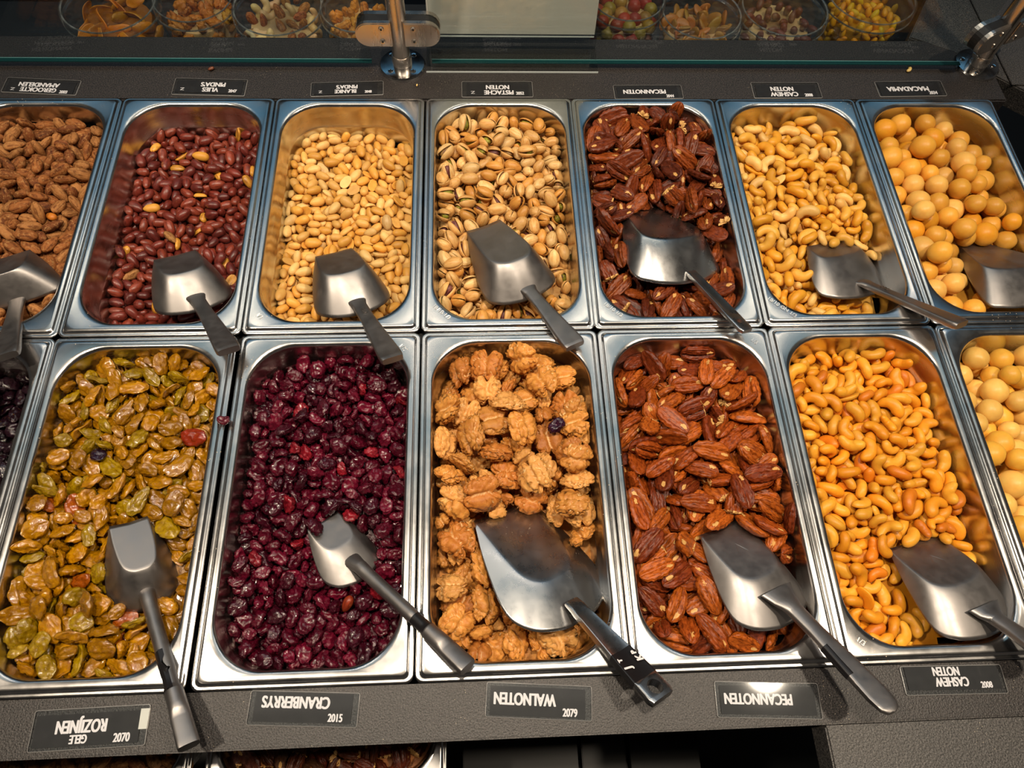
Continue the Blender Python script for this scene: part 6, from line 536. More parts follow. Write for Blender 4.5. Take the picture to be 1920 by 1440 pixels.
380,436,274,-13,-8,96,1,92,309,735,224,-31,-1,128,2,108,363,615,246,-126,9,108,0,92,395,521,231,173,-12,29,0,87,214,766,319,-90,-62,-176,1,87,559,711,305,-97,-31,-140,2,99,495,682,219,134,-31,25,4,103,285,390,227,139,13,-20,3,112,590,665,215,-178,-8,101,2,99,320,562,224,134,14,101,3,102,588,551,237,-149,23,-152,1,98,304,474,297,-97,-61,48,4,94,610,412,258,-156,15,-172,4,90,156,652,215,28,23,-123,0,99,401,605,325,-147,19,-160,3,92,79,621,200,92,-16,80,4,92,161,174,174,-4,9,177,3,110,633,231,191,84,9,-87,3,103,461,611,210,-22,-23,-61,4,97,516,634,246,78,-20,-74,4,98,303,317,203,5,-1,44,2,95,102,339,182,0,-10,80,4,107,103,203,175,22,8,-147,3,96,436,158,194,173,-1,-141,3,88,219,247,186,-1,6,-126,3,97,618,414,184,-17,-11,-85,3,90,303,686,287,123,-41,-152,4,96,634,454,213,-86,35,94,4,93,
309,82,359,26,-7,126,2,112,109,267,426,20,15,-134,2,111,311,158,391,-11,7,-69,1,104,131,215,423,-3,4,20,2,102,395,486,438,-10,-9,170,1,108,577,426,445,-19,4,8,1,111,481,385,445,3,9,99,1,105,270,570,425,-169,0,-46,0,108,322,364,405,7,-10,176,1,106,110,151,373,0,-14,133,2,95,199,144,358,29,5,62,2,100,209,205,375,-18,-18,-148,1,107,90,341,439,-161,0,104,2,98,417,57,354,-129,27,-21,1,100,593,343,409,-30,-29,153,0,100,228,726,393,122,-14,122,1,108,366,679,363,17,-2,3,0,103,427,765,370,54,-2,-2,2,105,229,89,361,-8,-48,-102,2,104,250,526,413,-116,-31,-16,2,102,351,445,405,19,18,158,2,98,379,321,413,8,-30,-148,2,101,199,454,403,-39,-10,29,2,95,555,475,422,20,25,-34,4,97,165,500,394,55,36,4,0,104,265,265,402,175,40,-28,3,111,583,580,371,-47,-3,-11,0,109,376,600,387,42,-10,16,4,105,305,476,399,-45,-4,35,1,103,507,690,395,-31,-4,41,2,98,624,659,358,-39,5,83,1,107,539,660,369,175,21,43,0,108,209,431,403,145,22,75,1,108,441,707,398,-12,4,78,1,91,570,306,419,135,-10,-37,1,92,518,316,377,139,-14,-49,0,108,110,537,366,-35,13,-137,0,99,477,84,321,-176,20,-102,2,108,293,143,358,-170,-8,23,4,98,107,362,398,-160,6,-63,1,110,147,645,378,151,30,70,2,105,116,473,378,164,-25,-94,2,100,424,544,382,-143,6,93,2,110,187,265,356,16,8,-137,0,108,647,318,436,-95,-37,89,2,89,303,410,373,-12,26,36,0,90,605,288,360,12,-15,-123,1,106,166,326,401,-36,-14,-133,2,89,233,341,353,46,-33,-92,1,96,412,386,375,-27,-26,-52,4,104,558,618,407,-98,12,-155,0,106,452,350,396,2,17,-105,3,98,284,65,314,42,-33,28,4,101,480,511,405,165,-6,-147,0,95,174,371,367,20,-13,93,0,94,179,562,418,180,38,57,4,109,287,633,362,-30,8,29,1,95,137,96,351,-24,57,85,4,88,87,661,364,-84,11,99,2,105,121,573,345,35,6,33,1,107,625,518,401,-48,23,-69,0,91,591,537,359,19,6,33,2,111,377,614,375,-139,-12,19,2,111,325,543,362,7,0,-151,0,111,401,422,404,-136,2,-178,4,99,533,73,290,70,33,56,0,94,361,128,337,25,15,-127,2,93,392,722,355,-172,-14,-167,2,97,204,589,368,18,31,-62,3,100,482,442,377,-47,30,-24,2,106,180,63,294,97,-32,-27,1,104,206,685,340,0,-46,28,2,86,197,74,330,-66,-4,-18,4,111,174,751,339,-31,7,28,1,94,135,195,362,13,26,-21,1,104,261,491,368,-122,6,20,0,98,471,544,404,54,-24,-135,0,89,467,585,367,79,-30,-80,4,93,410,114,333,-165,-1,-83,0,97,148,696,360,-76,-19,-131,2,91,276,734,348,-12,-55,75,1,100,78,428,366,108,72,124,1,100,145,512,395,121,-17,-164,0,100,621,244,371,32,57,19,4,101,127,722,320,-137,-26,-113,2,107,439,640,335,27,27,-122,0,97,264,196,327,171,-2,-4,0,108,136,430,326,-141,-17,119,0,89,551,409,402,-123,4,-166,2,108,323,361,376,176,-10,-116,2,102,248,313,311,88,8,173,1,105,603,455,392,10,9,-147,4,90,371,78,297,16,-1,112,0,96,586,385,344,17,0,163,1,104,150,116,318,-142,-4,17,2,95,314,753,308,-26,-17,-7,2,112,124,637,300,-4,0,-159,0,101,239,380,348,35,49,138,3,88,569,361,380,-42,-3,171,1,98,254,653,363,72,34,-159,3,91,582,703,345,-35,39,45,0,106,572,495,384,24,21,-10,0,102,280,449,353,1,-23,-132,2,86,98,277,379,169,14,-107,0,112,214,626,357,-144,-22,96,1,95,553,565,335,19,-26,-155,2,97,
501,485,330,-20,15,-68,0,98,121,153,319,35,15,18,0,97,155,260,396,-3,-6,29,3,89,288,365,321,10,7,76,0,89,197,413,325,-1,-1,-89,0,111,544,456,384,-152,25,99,0,94,100,204,353,-167,-29,106,0,101,490,727,353,2,-11,173,2,96,633,417,368,84,56,81,3,89,328,675,331,-179,17,-85,2,99,574,115,269,-44,6,-63,0,103,327,201,351,12,-3,140,1,98,522,633,341,-144,-38,-152,4,89,177,472,328,23,-19,-134,1,91,143,594,321,143,-4,-145,1,105,487,583,319,101,-31,77,0,100,400,550,277,1,2,60,4,107,535,736,313,151,-4,-167,1,97,337,306,366,135,-6,-153,0,99,235,688,309,-42,7,143,1,99,186,231,333,-165,9,-137,1,101,360,455,359,-143,11,-59,2,93,273,430,339,-159,11,108,0,110,310,183,270,-3,4,-146,0,99,96,510,321,-177,-4,-115,0,90,467,648,298,2,-8,-80,1,100,443,368,321,90,23,94,0,106,433,474,348,14,49,-28,3,98,549,369,297,55,8,96,1,112,263,254,303,18,-25,104,0,99,304,258,365,-163,11,134,0,86,242,106,277,178,3,-112,0,102,342,323,284,-7,4,113,1,102,207,746,311,-147,5,-128,0,90,215,177,264,-2,-3,95,2,101,600,620,306,4,7,38,0,95,112,319,290,-45,-23,164,1,87,489,392,361,136,-3,-80,0,110,590,279,305,-53,21,126,2,95,101,480,274,-27,19,68,0,98,149,306,345,-150,6,-11,2,101,420,580,305,13,-29,-151,1,98,374,61,270,172,9,3,2,94,398,385,319,29,35,88,1,96,145,683,281,172,-17,-170,2,110,258,571,369,-165,9,-114,1,93,460,474,291,-23,5,47,1,103,351,447,305,158,0,-116,2,98,129,148,273,179,9,51,0,102,371,673,278,45,-7,-84,0,97,280,526,307,41,-16,-159,1,111,311,736,262,26,18,113,2,103,88,584,283,123,-30,-98,0,95,151,106,269,-163,4,-158,1,91,512,685,255,3,5,92,4,98,509,619,264,-4,3,2,1,92,571,665,315,171,-1,-21,1,86,304,98,307,157,0,-73,4,94,180,534,319,8,23,-109,2,109,365,376,291,2,27,65,3,107,299,622,318,-3,9,43,4,103,322,160,306,-11,6,-156,0,94,126,637,247,5,-7,-33,1,107,474,696,334,-154,-3,-175,2,106,324,272,302,-150,11,-45,2,93,321,231,304,19,28,-12,2,87,626,261,291,-118,-22,-87,0,90,234,650,319,-154,-5,37,3,91,612,357,328,-175,-14,-115,2,96,93,343,292,-45,83,44,3,92,488,418,280,2,1,101,1,106,408,491,330,25,-4,44,1,89,456,756,292,-13,12,1,1,100,260,695,274,-57,10,155,2,93,186,738,261,170,-8,7,0,109,409,436,310,-40,33,143,4,95,413,640,265,2,3,98,2,91,364,619,297,18,26,-113,0,88,140,444,258,5,-8,-37,2,88,280,712,247,-3,-4,-34,0,86,98,270,300,-12,0,100,4,108,504,360,292,35,1,98,3,102,382,738,293,-165,16,117,2,104,558,568,265,-2,-3,-114,2,107,618,567,293,106,0,74,2,111,97,183,261,159,58,-20,3,96,123,377,329,3,0,-37,1,108,544,522,319,162,-5,142,1,110,592,696,264,-39,2,-37,0,106,162,463,286,-9,-24,-93,4,88,189,359,284,27,-1,62,1,94,227,654,270,174,-2,18,0,88,89,414,292,-155,-7,-99,2,88,587,647,275,-170,4,118,0,102,486,79,270,176,11,-131,2,95,427,341,297,167,59,15,3,104,397,142,290,-174,-12,44,2,109,319,572,312,-4,8,11,2,100,463,534,314,-39,-33,70,2,90,285,73,250,-3,6,-142,2,86,286,626,288,174,7,42,1,110,565,431,312,165,-8,159,4,100,209,553,285,28,14,-106,2,103,446,711,275,162,-1,25,1,96,119,550,273,-151,12,-143,0,104,226,443,276,5,-2,-101,1,103,389,497,286,7,38,-76,3,92,115,274,256,7,-8,-43,2,99,
517,342,399,171,-9,-150,1,112,539,411,381,22,21,-60,3,107,349,88,283,22,-19,-74,3,100,464,604,374,54,-12,-48,0,111,417,352,401,44,7,64,0,112,597,376,392,-120,-17,-116,3,108,300,69,303,-10,-6,-121,4,101,306,487,411,6,5,-112,3,106,169,191,364,-171,-38,126,0,106,324,352,365,93,2,133,1,108,241,503,414,-117,-22,-31,0,102,406,281,344,41,-2,-134,2,108,313,292,380,-44,-36,16,1,99,356,537,413,-26,0,-38,1,106,159,629,359,47,-24,-29,4,108,137,398,350,102,-7,-24,0,112,313,587,370,105,-5,121,2,111,248,252,354,-42,3,-112,3,100,429,338,355,147,-15,28,0,108,597,301,320,48,7,-56,0,104,419,425,394,57,7,151,2,108,182,140,331,108,-30,115,4,97,617,456,351,-168,-22,79,2,107,284,256,380,160,21,-75,1,92,198,106,339,31,-25,176,3,95,419,718,345,80,6,100,3,109,419,463,372,-24,3,-164,0,114,100,210,324,58,-23,-26,0,111,229,435,376,69,8,-175,0,103,348,445,387,-32,-45,99,1,94,472,765,340,155,-21,-6,3,102,248,541,403,-164,17,-78,3,96,397,590,358,-148,7,87,0,113,295,648,396,-73,-4,-165,3,103,173,665,365,130,9,107,2,109,138,266,357,111,-39,75,3,87,256,151,303,-156,6,100,2,113,225,616,373,143,18,135,3,108,502,484,377,-143,-18,19,0,95,470,449,406,19,-30,-127,1,99,328,143,278,101,6,-89,2,102,232,565,351,133,-12,-128,0,108,235,669,365,164,-8,46,3,99,267,78,309,73,2,63,0,93,611,553,346,-156,-1,-145,3,108,544,572,358,165,2,36,2,103,603,660,320,-108,-39,4,0,112,253,194,315,40,0,18,0,85,127,310,373,67,3,139,2,96,396,95,273,-169,-8,105,3,91,106,702,364,36,-22,37,3,111,443,504,394,116,-18,155,2,100,89,282,367,132,-2,112,0,101,476,403,374,-99,0,-172,3,95,219,316,350,-167,-16,-170,1,97,272,402,331,81,-22,-110,0,94,234,300,313,-31,-1,176,0,99,454,290,371,-137,8,113,2,91,361,412,376,61,-31,-173,3,102,589,735,350,-94,49,141,2,106,211,474,356,123,0,40,3,92,553,691,348,-148,18,-77,2,111,138,136,331,101,-42,167,3,93,204,66,290,20,-17,43,2,113,264,756,313,-5,19,-44,2,105,242,342,374,13,-29,-129,1,106,200,59,335,-165,-3,-3,3,90,286,312,368,45,-58,39,3,82,156,357,349,156,-22,-66,1,101,170,489,365,113,-44,169,1,95,94,341,359,56,-40,48,0,110,514,628,356,91,-11,-13,3,101,270,119,319,120,20,3,2,96,391,366,370,-54,-8,-113,0,105,496,727,334,53,-6,-157,1,110,358,378,388,160,-34,-108,1,90,335,201,292,3,0,-109,0,80,554,293,352,-153,-13,176,3,85,227,171,321,4,6,-166,4,83,420,494,374,-17,-20,160,1,84,353,757,351,42,-46,-100,3,103,241,357,382,40,-23,-153,4,97,497,305,385,-32,7,31,1,82,147,619,308,155,-12,-12,1,113,163,252,319,13,-53,-2,1,103,138,164,316,-22,-6,-174,4,100,616,358,359,122,26,63,2,112,215,356,350,30,-10,88,2,91,318,423,366,-41,-40,154,0,92,171,566,345,59,37,90,1,104,549,527,357,80,5,-87,2,91,135,490,329,-33,-47,163,1,101,324,679,357,138,-14,67,3,96,182,516,329,26,-46,-50,2,110,149,433,384,77,11,-111,2,83,211,244,294,-178,-8,6,0,89,427,557,390,-58,-3,-62,3,80,125,238,320,75,26,159,3,96,560,275,329,-153,-36,-150,1,86,580,636,314,87,15,-32,1,114,487,676,344,115,-6,-172,3,81,483,685,305,166,-6,173,3,110,189,587,362,70,-51,-121,2,109,302,461,351,-164,20,-79,1,103,625,590,323,132,15,140,0,84,
447,640,341,73,11,33,2,98,572,467,305,-158,-25,-29,1,83,100,655,376,97,-28,-139,3,108,350,725,342,168,-5,30,3,86,383,636,366,92,-6,-150,2,93,257,222,300,96,1,9,3,82,129,556,363,81,-5,145,2,81,110,620,343,114,-4,109,2,85,582,489,342,5,-10,-177,0,89,350,592,366,147,-33,85,1,84,642,623,328,74,-23,94,2,84,222,119,279,21,-2,-51,3,112,286,514,369,24,25,-105,3,102,568,339,336,72,-23,-134,1,110,143,105,314,-173,31,-103,0,81,146,430,349,173,-5,135,1,90,301,390,368,96,-64,-118,2,92,230,418,323,81,-17,-68,2,86,338,291,327,-180,18,159,0,109,92,546,351,-179,-27,-49,3,102,505,305,325,23,-10,109,1,111,325,755,315,-56,-49,-115,1,96,307,272,338,13,48,-176,3,102,621,407,332,129,-2,67,2,99,470,550,335,-159,-47,89,1,102,160,459,323,-168,-41,132,1,94,508,658,326,175,-50,-2,0,95,355,502,371,7,-2,103,3,105,190,758,296,137,-3,14,1,101,368,679,344,-136,-1,-89,1,106,624,509,311,129,-62,157,0,87,549,756,313,-50,-76,152,1,90,310,542,355,2,-16,23,1,93,303,641,346,124,-21,5,4,103,531,585,334,126,24,-134,1,104,213,266,302,116,-8,10,0,93,482,501,357,-8,-25,30,0,92,503,539,342,120,33,36,2,95,580,689,313,127,-41,88,0,85,314,606,320,166,-3,-94,3,114,189,730,323,-64,-36,170,1,111,95,370,352,-179,-40,102,1,95,403,300,303,72,-1,60,2,101,218,373,314,180,4,178,0,101,220,698,351,63,5,-128,2,87,617,237,289,-14,-36,-49,1,93,293,677,333,73,17,-117,4,114,459,375,350,-135,41,176,3,108,467,428,360,21,4,5,3,104,610,697,293,-179,3,121,3,105,282,202,290,175,-7,29,4,83,512,403,317,-171,-8,-74,3,109,208,709,320,120,-40,180,0,80,151,514,325,97,-45,-61,2,82,191,186,290,38,-8,53,3,106,96,578,327,61,4,-19,2,106,459,580,317,-179,-15,108,3,92,173,283,330,123,-7,176,1,82,594,533,298,-168,7,25,1,111,228,405,315,-162,-9,178,4,82,123,190,294,26,-19,-155,0,94,382,697,305,156,0,100,2,106,138,679,325,157,2,179,0,83,620,354,305,10,-44,-84,0,99,392,386,321,17,-18,49,3,97,278,565,367,180,-18,-114,1,81,83,465,313,154,-65,-11,1,90,176,82,260,167,-1,-157,0,82,577,416,336,146,-30,72,2,94,256,477,316,179,-6,-90,0,95,413,484,326,-8,-5,137,3,113,306,334,336,21,-46,155,4,92,370,331,311,5,-10,89,0,96,575,381,302,92,-15,-29,2,105,416,644,316,12,0,52,3,109,556,711,291,30,-3,96,2,101,490,752,291,169,-4,132,2,95,622,473,306,-53,7,-92,2,112,177,106,278,123,17,159,2,104,463,289,317,16,19,124,0,88,132,318,338,31,-3,-45,2,93,210,462,321,-142,-36,-68,1,81,414,513,357,151,-3,163,2,98,327,474,322,11,-5,-29,1,109,445,427,311,154,-3,-64,2,101,254,719,312,69,36,61,2,84,547,422,328,-36,53,-87,3,89,267,430,319,83,3,159,4,95,92,432,299,70,-33,-35,2,94,339,381,335,166,33,-93,1,87,130,450,300,-4,2,121,3,82,298,50,275,-91,-11,180,4,95,115,705,320,14,-9,16,0,86,324,710,303,165,-4,-28,0,82,107,349,293,176,-13,-3,0,114,250,615,342,23,18,-90,2,91,547,626,304,167,-1,-41,2,114,97,203,259,-9,-4,94,4,111,207,503,311,160,-7,25,3,83,168,651,332,176,33,-10,1,93,248,538,338,-58,13,53,0,101,102,271,281,-4,4,146,0,85,114,518,305,34,-3,106,1,99,109,109,264,23,-2,137,0,89,69,499,286,151,0,89,2,80,247,693,304,172,-4,27,1,95,466,342,308,16,-3,49,3,109,
367,734,296,157,-12,-135,2,81,153,550,317,-9,-28,-157,1,81,601,320,286,3,6,-37,0,110,429,548,338,42,35,99,1,82,567,565,301,8,-1,45,1,102,363,426,315,39,-1,-1,2,100,104,133,286,105,-15,155,2,90,359,618,335,30,-23,153,2,80,509,508,325,174,22,139,2,99,97,304,307,143,-32,-10,2,107,381,580,317,166,-4,-81,0,98,100,569,294,28,8,153,2,86,403,762,308,-124,9,168,2,90,73,190,345,35,11,-89,3,83,77,416,346,89,-19,95,0,89,181,416,305,167,-1,-122,2,95,219,571,313,19,-2,71,3,87,573,489,297,167,-11,149,2,99,289,348,315,173,-4,-97,0,110,495,485,313,171,-2,-1,2,113,89,396,286,24,-11,49,2,88,431,737,296,164,2,52,0,91,99,377,307,34,5,16,0,100,143,223,295,177,-28,-37,0,86,214,168,277,90,8,-127,2,89,610,260,299,120,-44,-37,3,86,306,81,267,119,8,-102,0,83,490,607,325,60,30,-34,0,83,543,357,316,-41,-49,-171,1,102,240,625,310,37,-3,78,2,99,227,332,306,-3,-5,128,1,89,62,673,335,-92,-42,-93,4,90,95,644,292,159,0,-129,4,88,82,619,307,102,24,-68,2,111,329,408,313,176,-6,-3,3,85,346,281,288,-3,3,-125,4,96,357,555,324,62,-11,-41,4,90,175,696,306,-151,-17,-46,1,81,116,655,316,-171,16,14,3,93,518,450,304,141,4,-13,0,86,92,277,317,160,0,-6,2,89,235,59,260,12,-9,24,1,87,643,577,281,12,-1,89,2,84,160,300,298,-3,-6,83,1,89,140,149,275,166,-5,153,1,105,564,305,288,8,-15,142,1,90,351,631,297,0,-2,-79,4,86,346,65,245,8,-6,16,4,81,429,514,317,180,-3,126,3,94,356,513,317,164,-4,-149,2,99,73,506,334,82,-2,-86,0,92,113,681,299,-178,6,-162,4,104,117,722,291,14,-5,35,2,89,122,298,273,-12,-5,100,4,86,462,622,308,169,-6,-166,3,88,601,412,295,-169,-9,108,3,111,123,79,282,67,-3,-40,4,83,220,669,320,-110,-24,-9,2,80,
236,649,339,11,16,-70,2,107,184,402,314,-79,31,77,2,114,206,745,342,144,-55,-99,2,104,186,594,340,153,-7,-118,2,98,338,749,308,135,33,119,2,96,191,508,318,38,24,-119,0,108,211,456,368,169,53,-111,2,92,299,683,385,-64,22,-64,1,83,109,474,362,-41,52,70,0,108,318,618,340,173,-17,17,2,88,260,546,306,99,10,168,1,81,273,703,301,-33,9,99,1,81,110,188,247,-179,-41,114,0,104,105,323,240,54,-35,-78,1,95,275,593,250,-40,24,-81,2,107,431,749,337,-10,75,-76,0,102,116,443,246,24,-18,34,2,111,114,697,332,94,60,136,2,100,111,520,243,117,4,-105,0,108,142,290,337,113,-32,-10,0,107,105,599,229,14,12,-84,2,91,218,677,236,6,41,151,0,94,102,349,340,-105,-4,-73,2,94,108,380,243,-120,-36,-23,0,96,113,661,236,65,18,124,1,102,106,561,331,169,-55,-59,1,99,114,268,235,-11,34,163,1,84,385,598,258,151,-46,-177,1,112,372,690,329,-92,48,103,1,102,112,127,240,-165,-47,-103,1,93,191,559,244,173,-52,-175,1,99,101,625,326,-47,-14,101,2,91,278,497,256,25,43,172,1,109,243,440,245,175,-27,74,0,93,215,322,253,-28,6,103,1,107,260,747,238,46,40,-162,0,100,339,544,245,-135,-27,160,1,93,259,378,249,-29,10,50,2,98,313,657,249,24,5,-94,0,113,410,656,241,-146,-48,-158,2,87,189,622,241,-124,-12,15,2,98,138,235,306,101,-23,166,2,87,104,204,392,54,25,31,1,103,161,727,237,-147,-4,-159,2,110,434,709,243,-104,-47,154,0,99,
]
# ---------------------------------------------------------------- counter around the pans (speckled laminate), side counters, dark room
counter = thing('serving_counter', (0, 0, 0), 'dark speckled laminate counter with cut-outs holding two rows of steel pans', 'counter')
ZC = -.0012
box('back_ledge', -1.5, .3265, -.03, .735, .437, ZC, M['counter'], counter, .002)
box('front_ledge', -1.5, -.3695, -.03, .90, -.3268, ZC, M['counter'], counter, .0015)
box('support_rail', -1.5, -.006, -.030, .715, .006, -.012, M['void'], counter)
box('end_panel', -1.5, -.3268, -.03, -.713, .3265, ZC, M['counter'], counter)
box('inner_well', -1.5, -.3268, -.20, .90, .3265, -.19, M['void'], counter)
box('customer_side_panel', -1.5, .42, -.9, .62, .437, -.03, M['void'], counter)
sc1 = thing('side_counter', (.332, -.3700, 0), 'grey speckled worktop joined to the front edge of the counter below the cashew label', 'counter')
o = box('worktop', 0, -.55, -.03, .60, 0, ZC, M['counter_side'], sc1, .0015)
sc2 = thing('corner_counter', (.64, .43, 0), 'grey speckled corner worktop angling away beyond the right-hand steel post', 'counter')
pts = [(.000, .012), (.052, -.016), (.096, -.063), (.125, -.089), (.40, -.33), (.9, -.33), (.9, .5), (.30, .5)]
prism('worktop', pts, -.03, ZC+.0003, M['counter_side'], sc2, .0015)
box('cover_plate', .108, -.078, 0, .40, .10, .0012, M['counter_side'], sc2, .0005).rotation_euler = (0, 0, 0)
fl = box('floor', -3, -3, -.92, 3, 4.5, -.90, M['void']); tag(fl, kind='structure')
wl = box('wall_far', -4, 4.5, -.9, 4, 4.6, 2.7, plain('dark_shop_wall', (.05, .05, .055), .8)); tag(wl, kind='structure')
cl = box('ceiling', -4, -3, 2.7, 4, 4.6, 2.8, plain('shop_ceiling', (.30, .27, .24), .8)); tag(cl, kind='structure')

# ---------------------------------------------------------------- steel pans
def pan_loops(w, l, prof, n=10):
    return [[(x, y, z) for x, y in rrect(a, b, w-a, l-b, r, n)] for a, b, z, r in prof]
RIM = [(.0006, .0008, -.0012, .0060), (.0004, .0006, .0002, .0062), (.0009, .0011, .0010, .0060), (.0022, .0024, .0012, .0056), (.0036, .0038, .0007, .0050), (.0046, .0048, .0014, .0046), (.0053, .0055, .0030, .0046), (.0064, .0066, .0037, .0050),
       (.0078, .0085, .0037, .012), (.0098, .0115, .0036, .040), (.0110, .0128, .0031, .0445), (.0120, .0138, .0020, .0450), (.0126, .0144, .0002, .0450)]
BASIN = [(.0126, .0144, .0002, .0450), (.0132, .0150, -.010, .0450), (.0136, .0154, -.0250, .0450), (.0150, .0168, -.0275, .0440), (.0155, .0173, -.0300, .0435), (.0185, .0203, -.088, .040), (.0225, .0245, -.0945, .036), (.030, .032, -.096, .030)]
rim_me = loops_mesh('rim', pan_loops(PW, PL, RIM), M['steel']); rim_me.set_sharp_from_angle(angle=math.radians(60))
basin_me = loops_mesh('basin', pan_loops(PW, PL, BASIN), M['steel_in'], cap1=True)
def flip(me):
    bm = bmesh.new(); bm.from_mesh(me); bmesh.ops.recalc_face_normals(bm, faces=bm.faces[:])
    c = sum((f.normal.z*f.calc_area() for f in bm.faces))
    if c < 0: bmesh.ops.reverse_faces(bm, faces=bm.faces[:])
    bm.to_mesh(me); bm.free()
flip(rim_me); flip(basin_me)
PAN_LABEL = {
    'almond': 'steel pan of smoked almonds, first in the back row', 'redpeanut': 'steel pan half filled with red-skinned peanuts in the back row',
    'peanut': 'steel pan of blanched pale peanuts in the back row', 'pistachio': 'steel pan of pistachios in their shells in the back row',
    'pecan1': 'steel pan heaped with dark pecans in the back row', 'cashew1': 'steel pan of pale cashews in the back row',
    'macadamia1': 'steel pan of round macadamias at the end of the back row', 'raisin0': 'steel pan of dark dried fruit at the left edge of the front row',
    'raisin': 'steel pan of golden raisins in the front row', 'cranberry': 'steel pan of dark red dried cranberries in the front row',
    'walnut': 'steel pan of walnut pieces in the front row', 'pecan2': 'steel pan of glossy pecan halves in the front row',
    'cashew2': 'steel pan of orange roasted cashews in the front row', 'macadamia2': 'steel pan of macadamias cut by the right picture edge, front row'}
def text_me(name, s, size, m, extrude=.0002, bold=0.0, sx=1.0, align='CENTER'):
    c = bpy.data.curves.new(name, 'FONT'); c.body = s; c.size = size; c.extrude = extrude; c.align_x = align; c.align_y = 'CENTER'
    o = bpy.data.objects.new(name, c); C.objects.link(o)
    me = bpy.data.meshes.new_from_object(o.evaluated_get(bpy.context.evaluated_depsgraph_get())); bpy.data.objects.remove(o)
    me.transform(Matrix.Diagonal((sx, 1, 1, 1)))
    if bold:      # heavy face: the outline thickened by shifted copies
        V = [v.co.copy() for v in me.vertices]; F = [tuple(p.vertices) for p in me.polygons]; n = len(V); VV, FF = [], []
        for k, (dx, dy) in enumerate(((0, 0), (1, 0), (-1, 0), (.6, .5), (-.6, .5), (.6, -.5), (-.6, -.5))):
            VV += [(v.x+dx*bold, v.y+dy*bold, v.z+k*.000004) for v in V]; FF += [tuple(i+k*n for i in f) for f in F]
        me = to_mesh(name, (VV, FF), (), smooth=False)
    me.materials.clear(); me.materials.append(m); return me
STAMP = {'peanut': [('1/3', .017, .020, -.75)], 'cranberry': [('1/2', .160, .309, -.8)], 'cashew2': [('1/3', .018, .019, -.75)], 'pistachio': [('18/10 1/3', .021, .022, -.75)], 'pecan1': [('18/10 1/3', .021, .022, -.75)], 'cashew1': [('18/10 GN 1/3', .021, .022, -.75)],
         'pecan2': [('1/3', .160, .309, -.8)]}
for key, kind, x0, y0, h in PANS:
    t = thing('steel_pan', (x0, y0, 0), PAN_LABEL[key], 'pan', 'steel pans of the nut bar')
    add('rim', rim_me, t); add('basin', basin_me, t)
    for s, sx, sy, a in STAMP.get(key, []):
        add('stamped_mark', text_me('stamped_mark', s, .0062, M['steel'], .0003, .0001), t, (sx, sy, .0039), (0, 0, a))

# ---------------------------------------------------------------- nuts and fruit: unpack the piles
def rec(i):
    x, y, z, a, b, c, v, s = PILES[i*8:i*8+8]
    return Vector((x/4000, y/2500, z/5000-.09)), Euler((math.radians(a), math.radians(b), math.radians(c))).to_quaternion(), v, s/100
MESH = {k: [to_mesh(k, b(), [N_[k]]) for b in v] for k, v in KINDS.items()}
for v, me in enumerate(MESH['pecan']):      # pale flesh where a kernel broke, and the pale germ at one tip
    me.materials.append(N_['flesh'])
    for p in me.polygons:
        c = p.center
        if v >= 3 and c.x > .0172*(.15+.2*(v-3))*.98 and nz(c, 300, v) > -.35: p.material_index = 1
kern_me = [to_mesh('kernel', pistachio_kernel(i), [N_['kernel']]) for i in (1, 2, 3)]
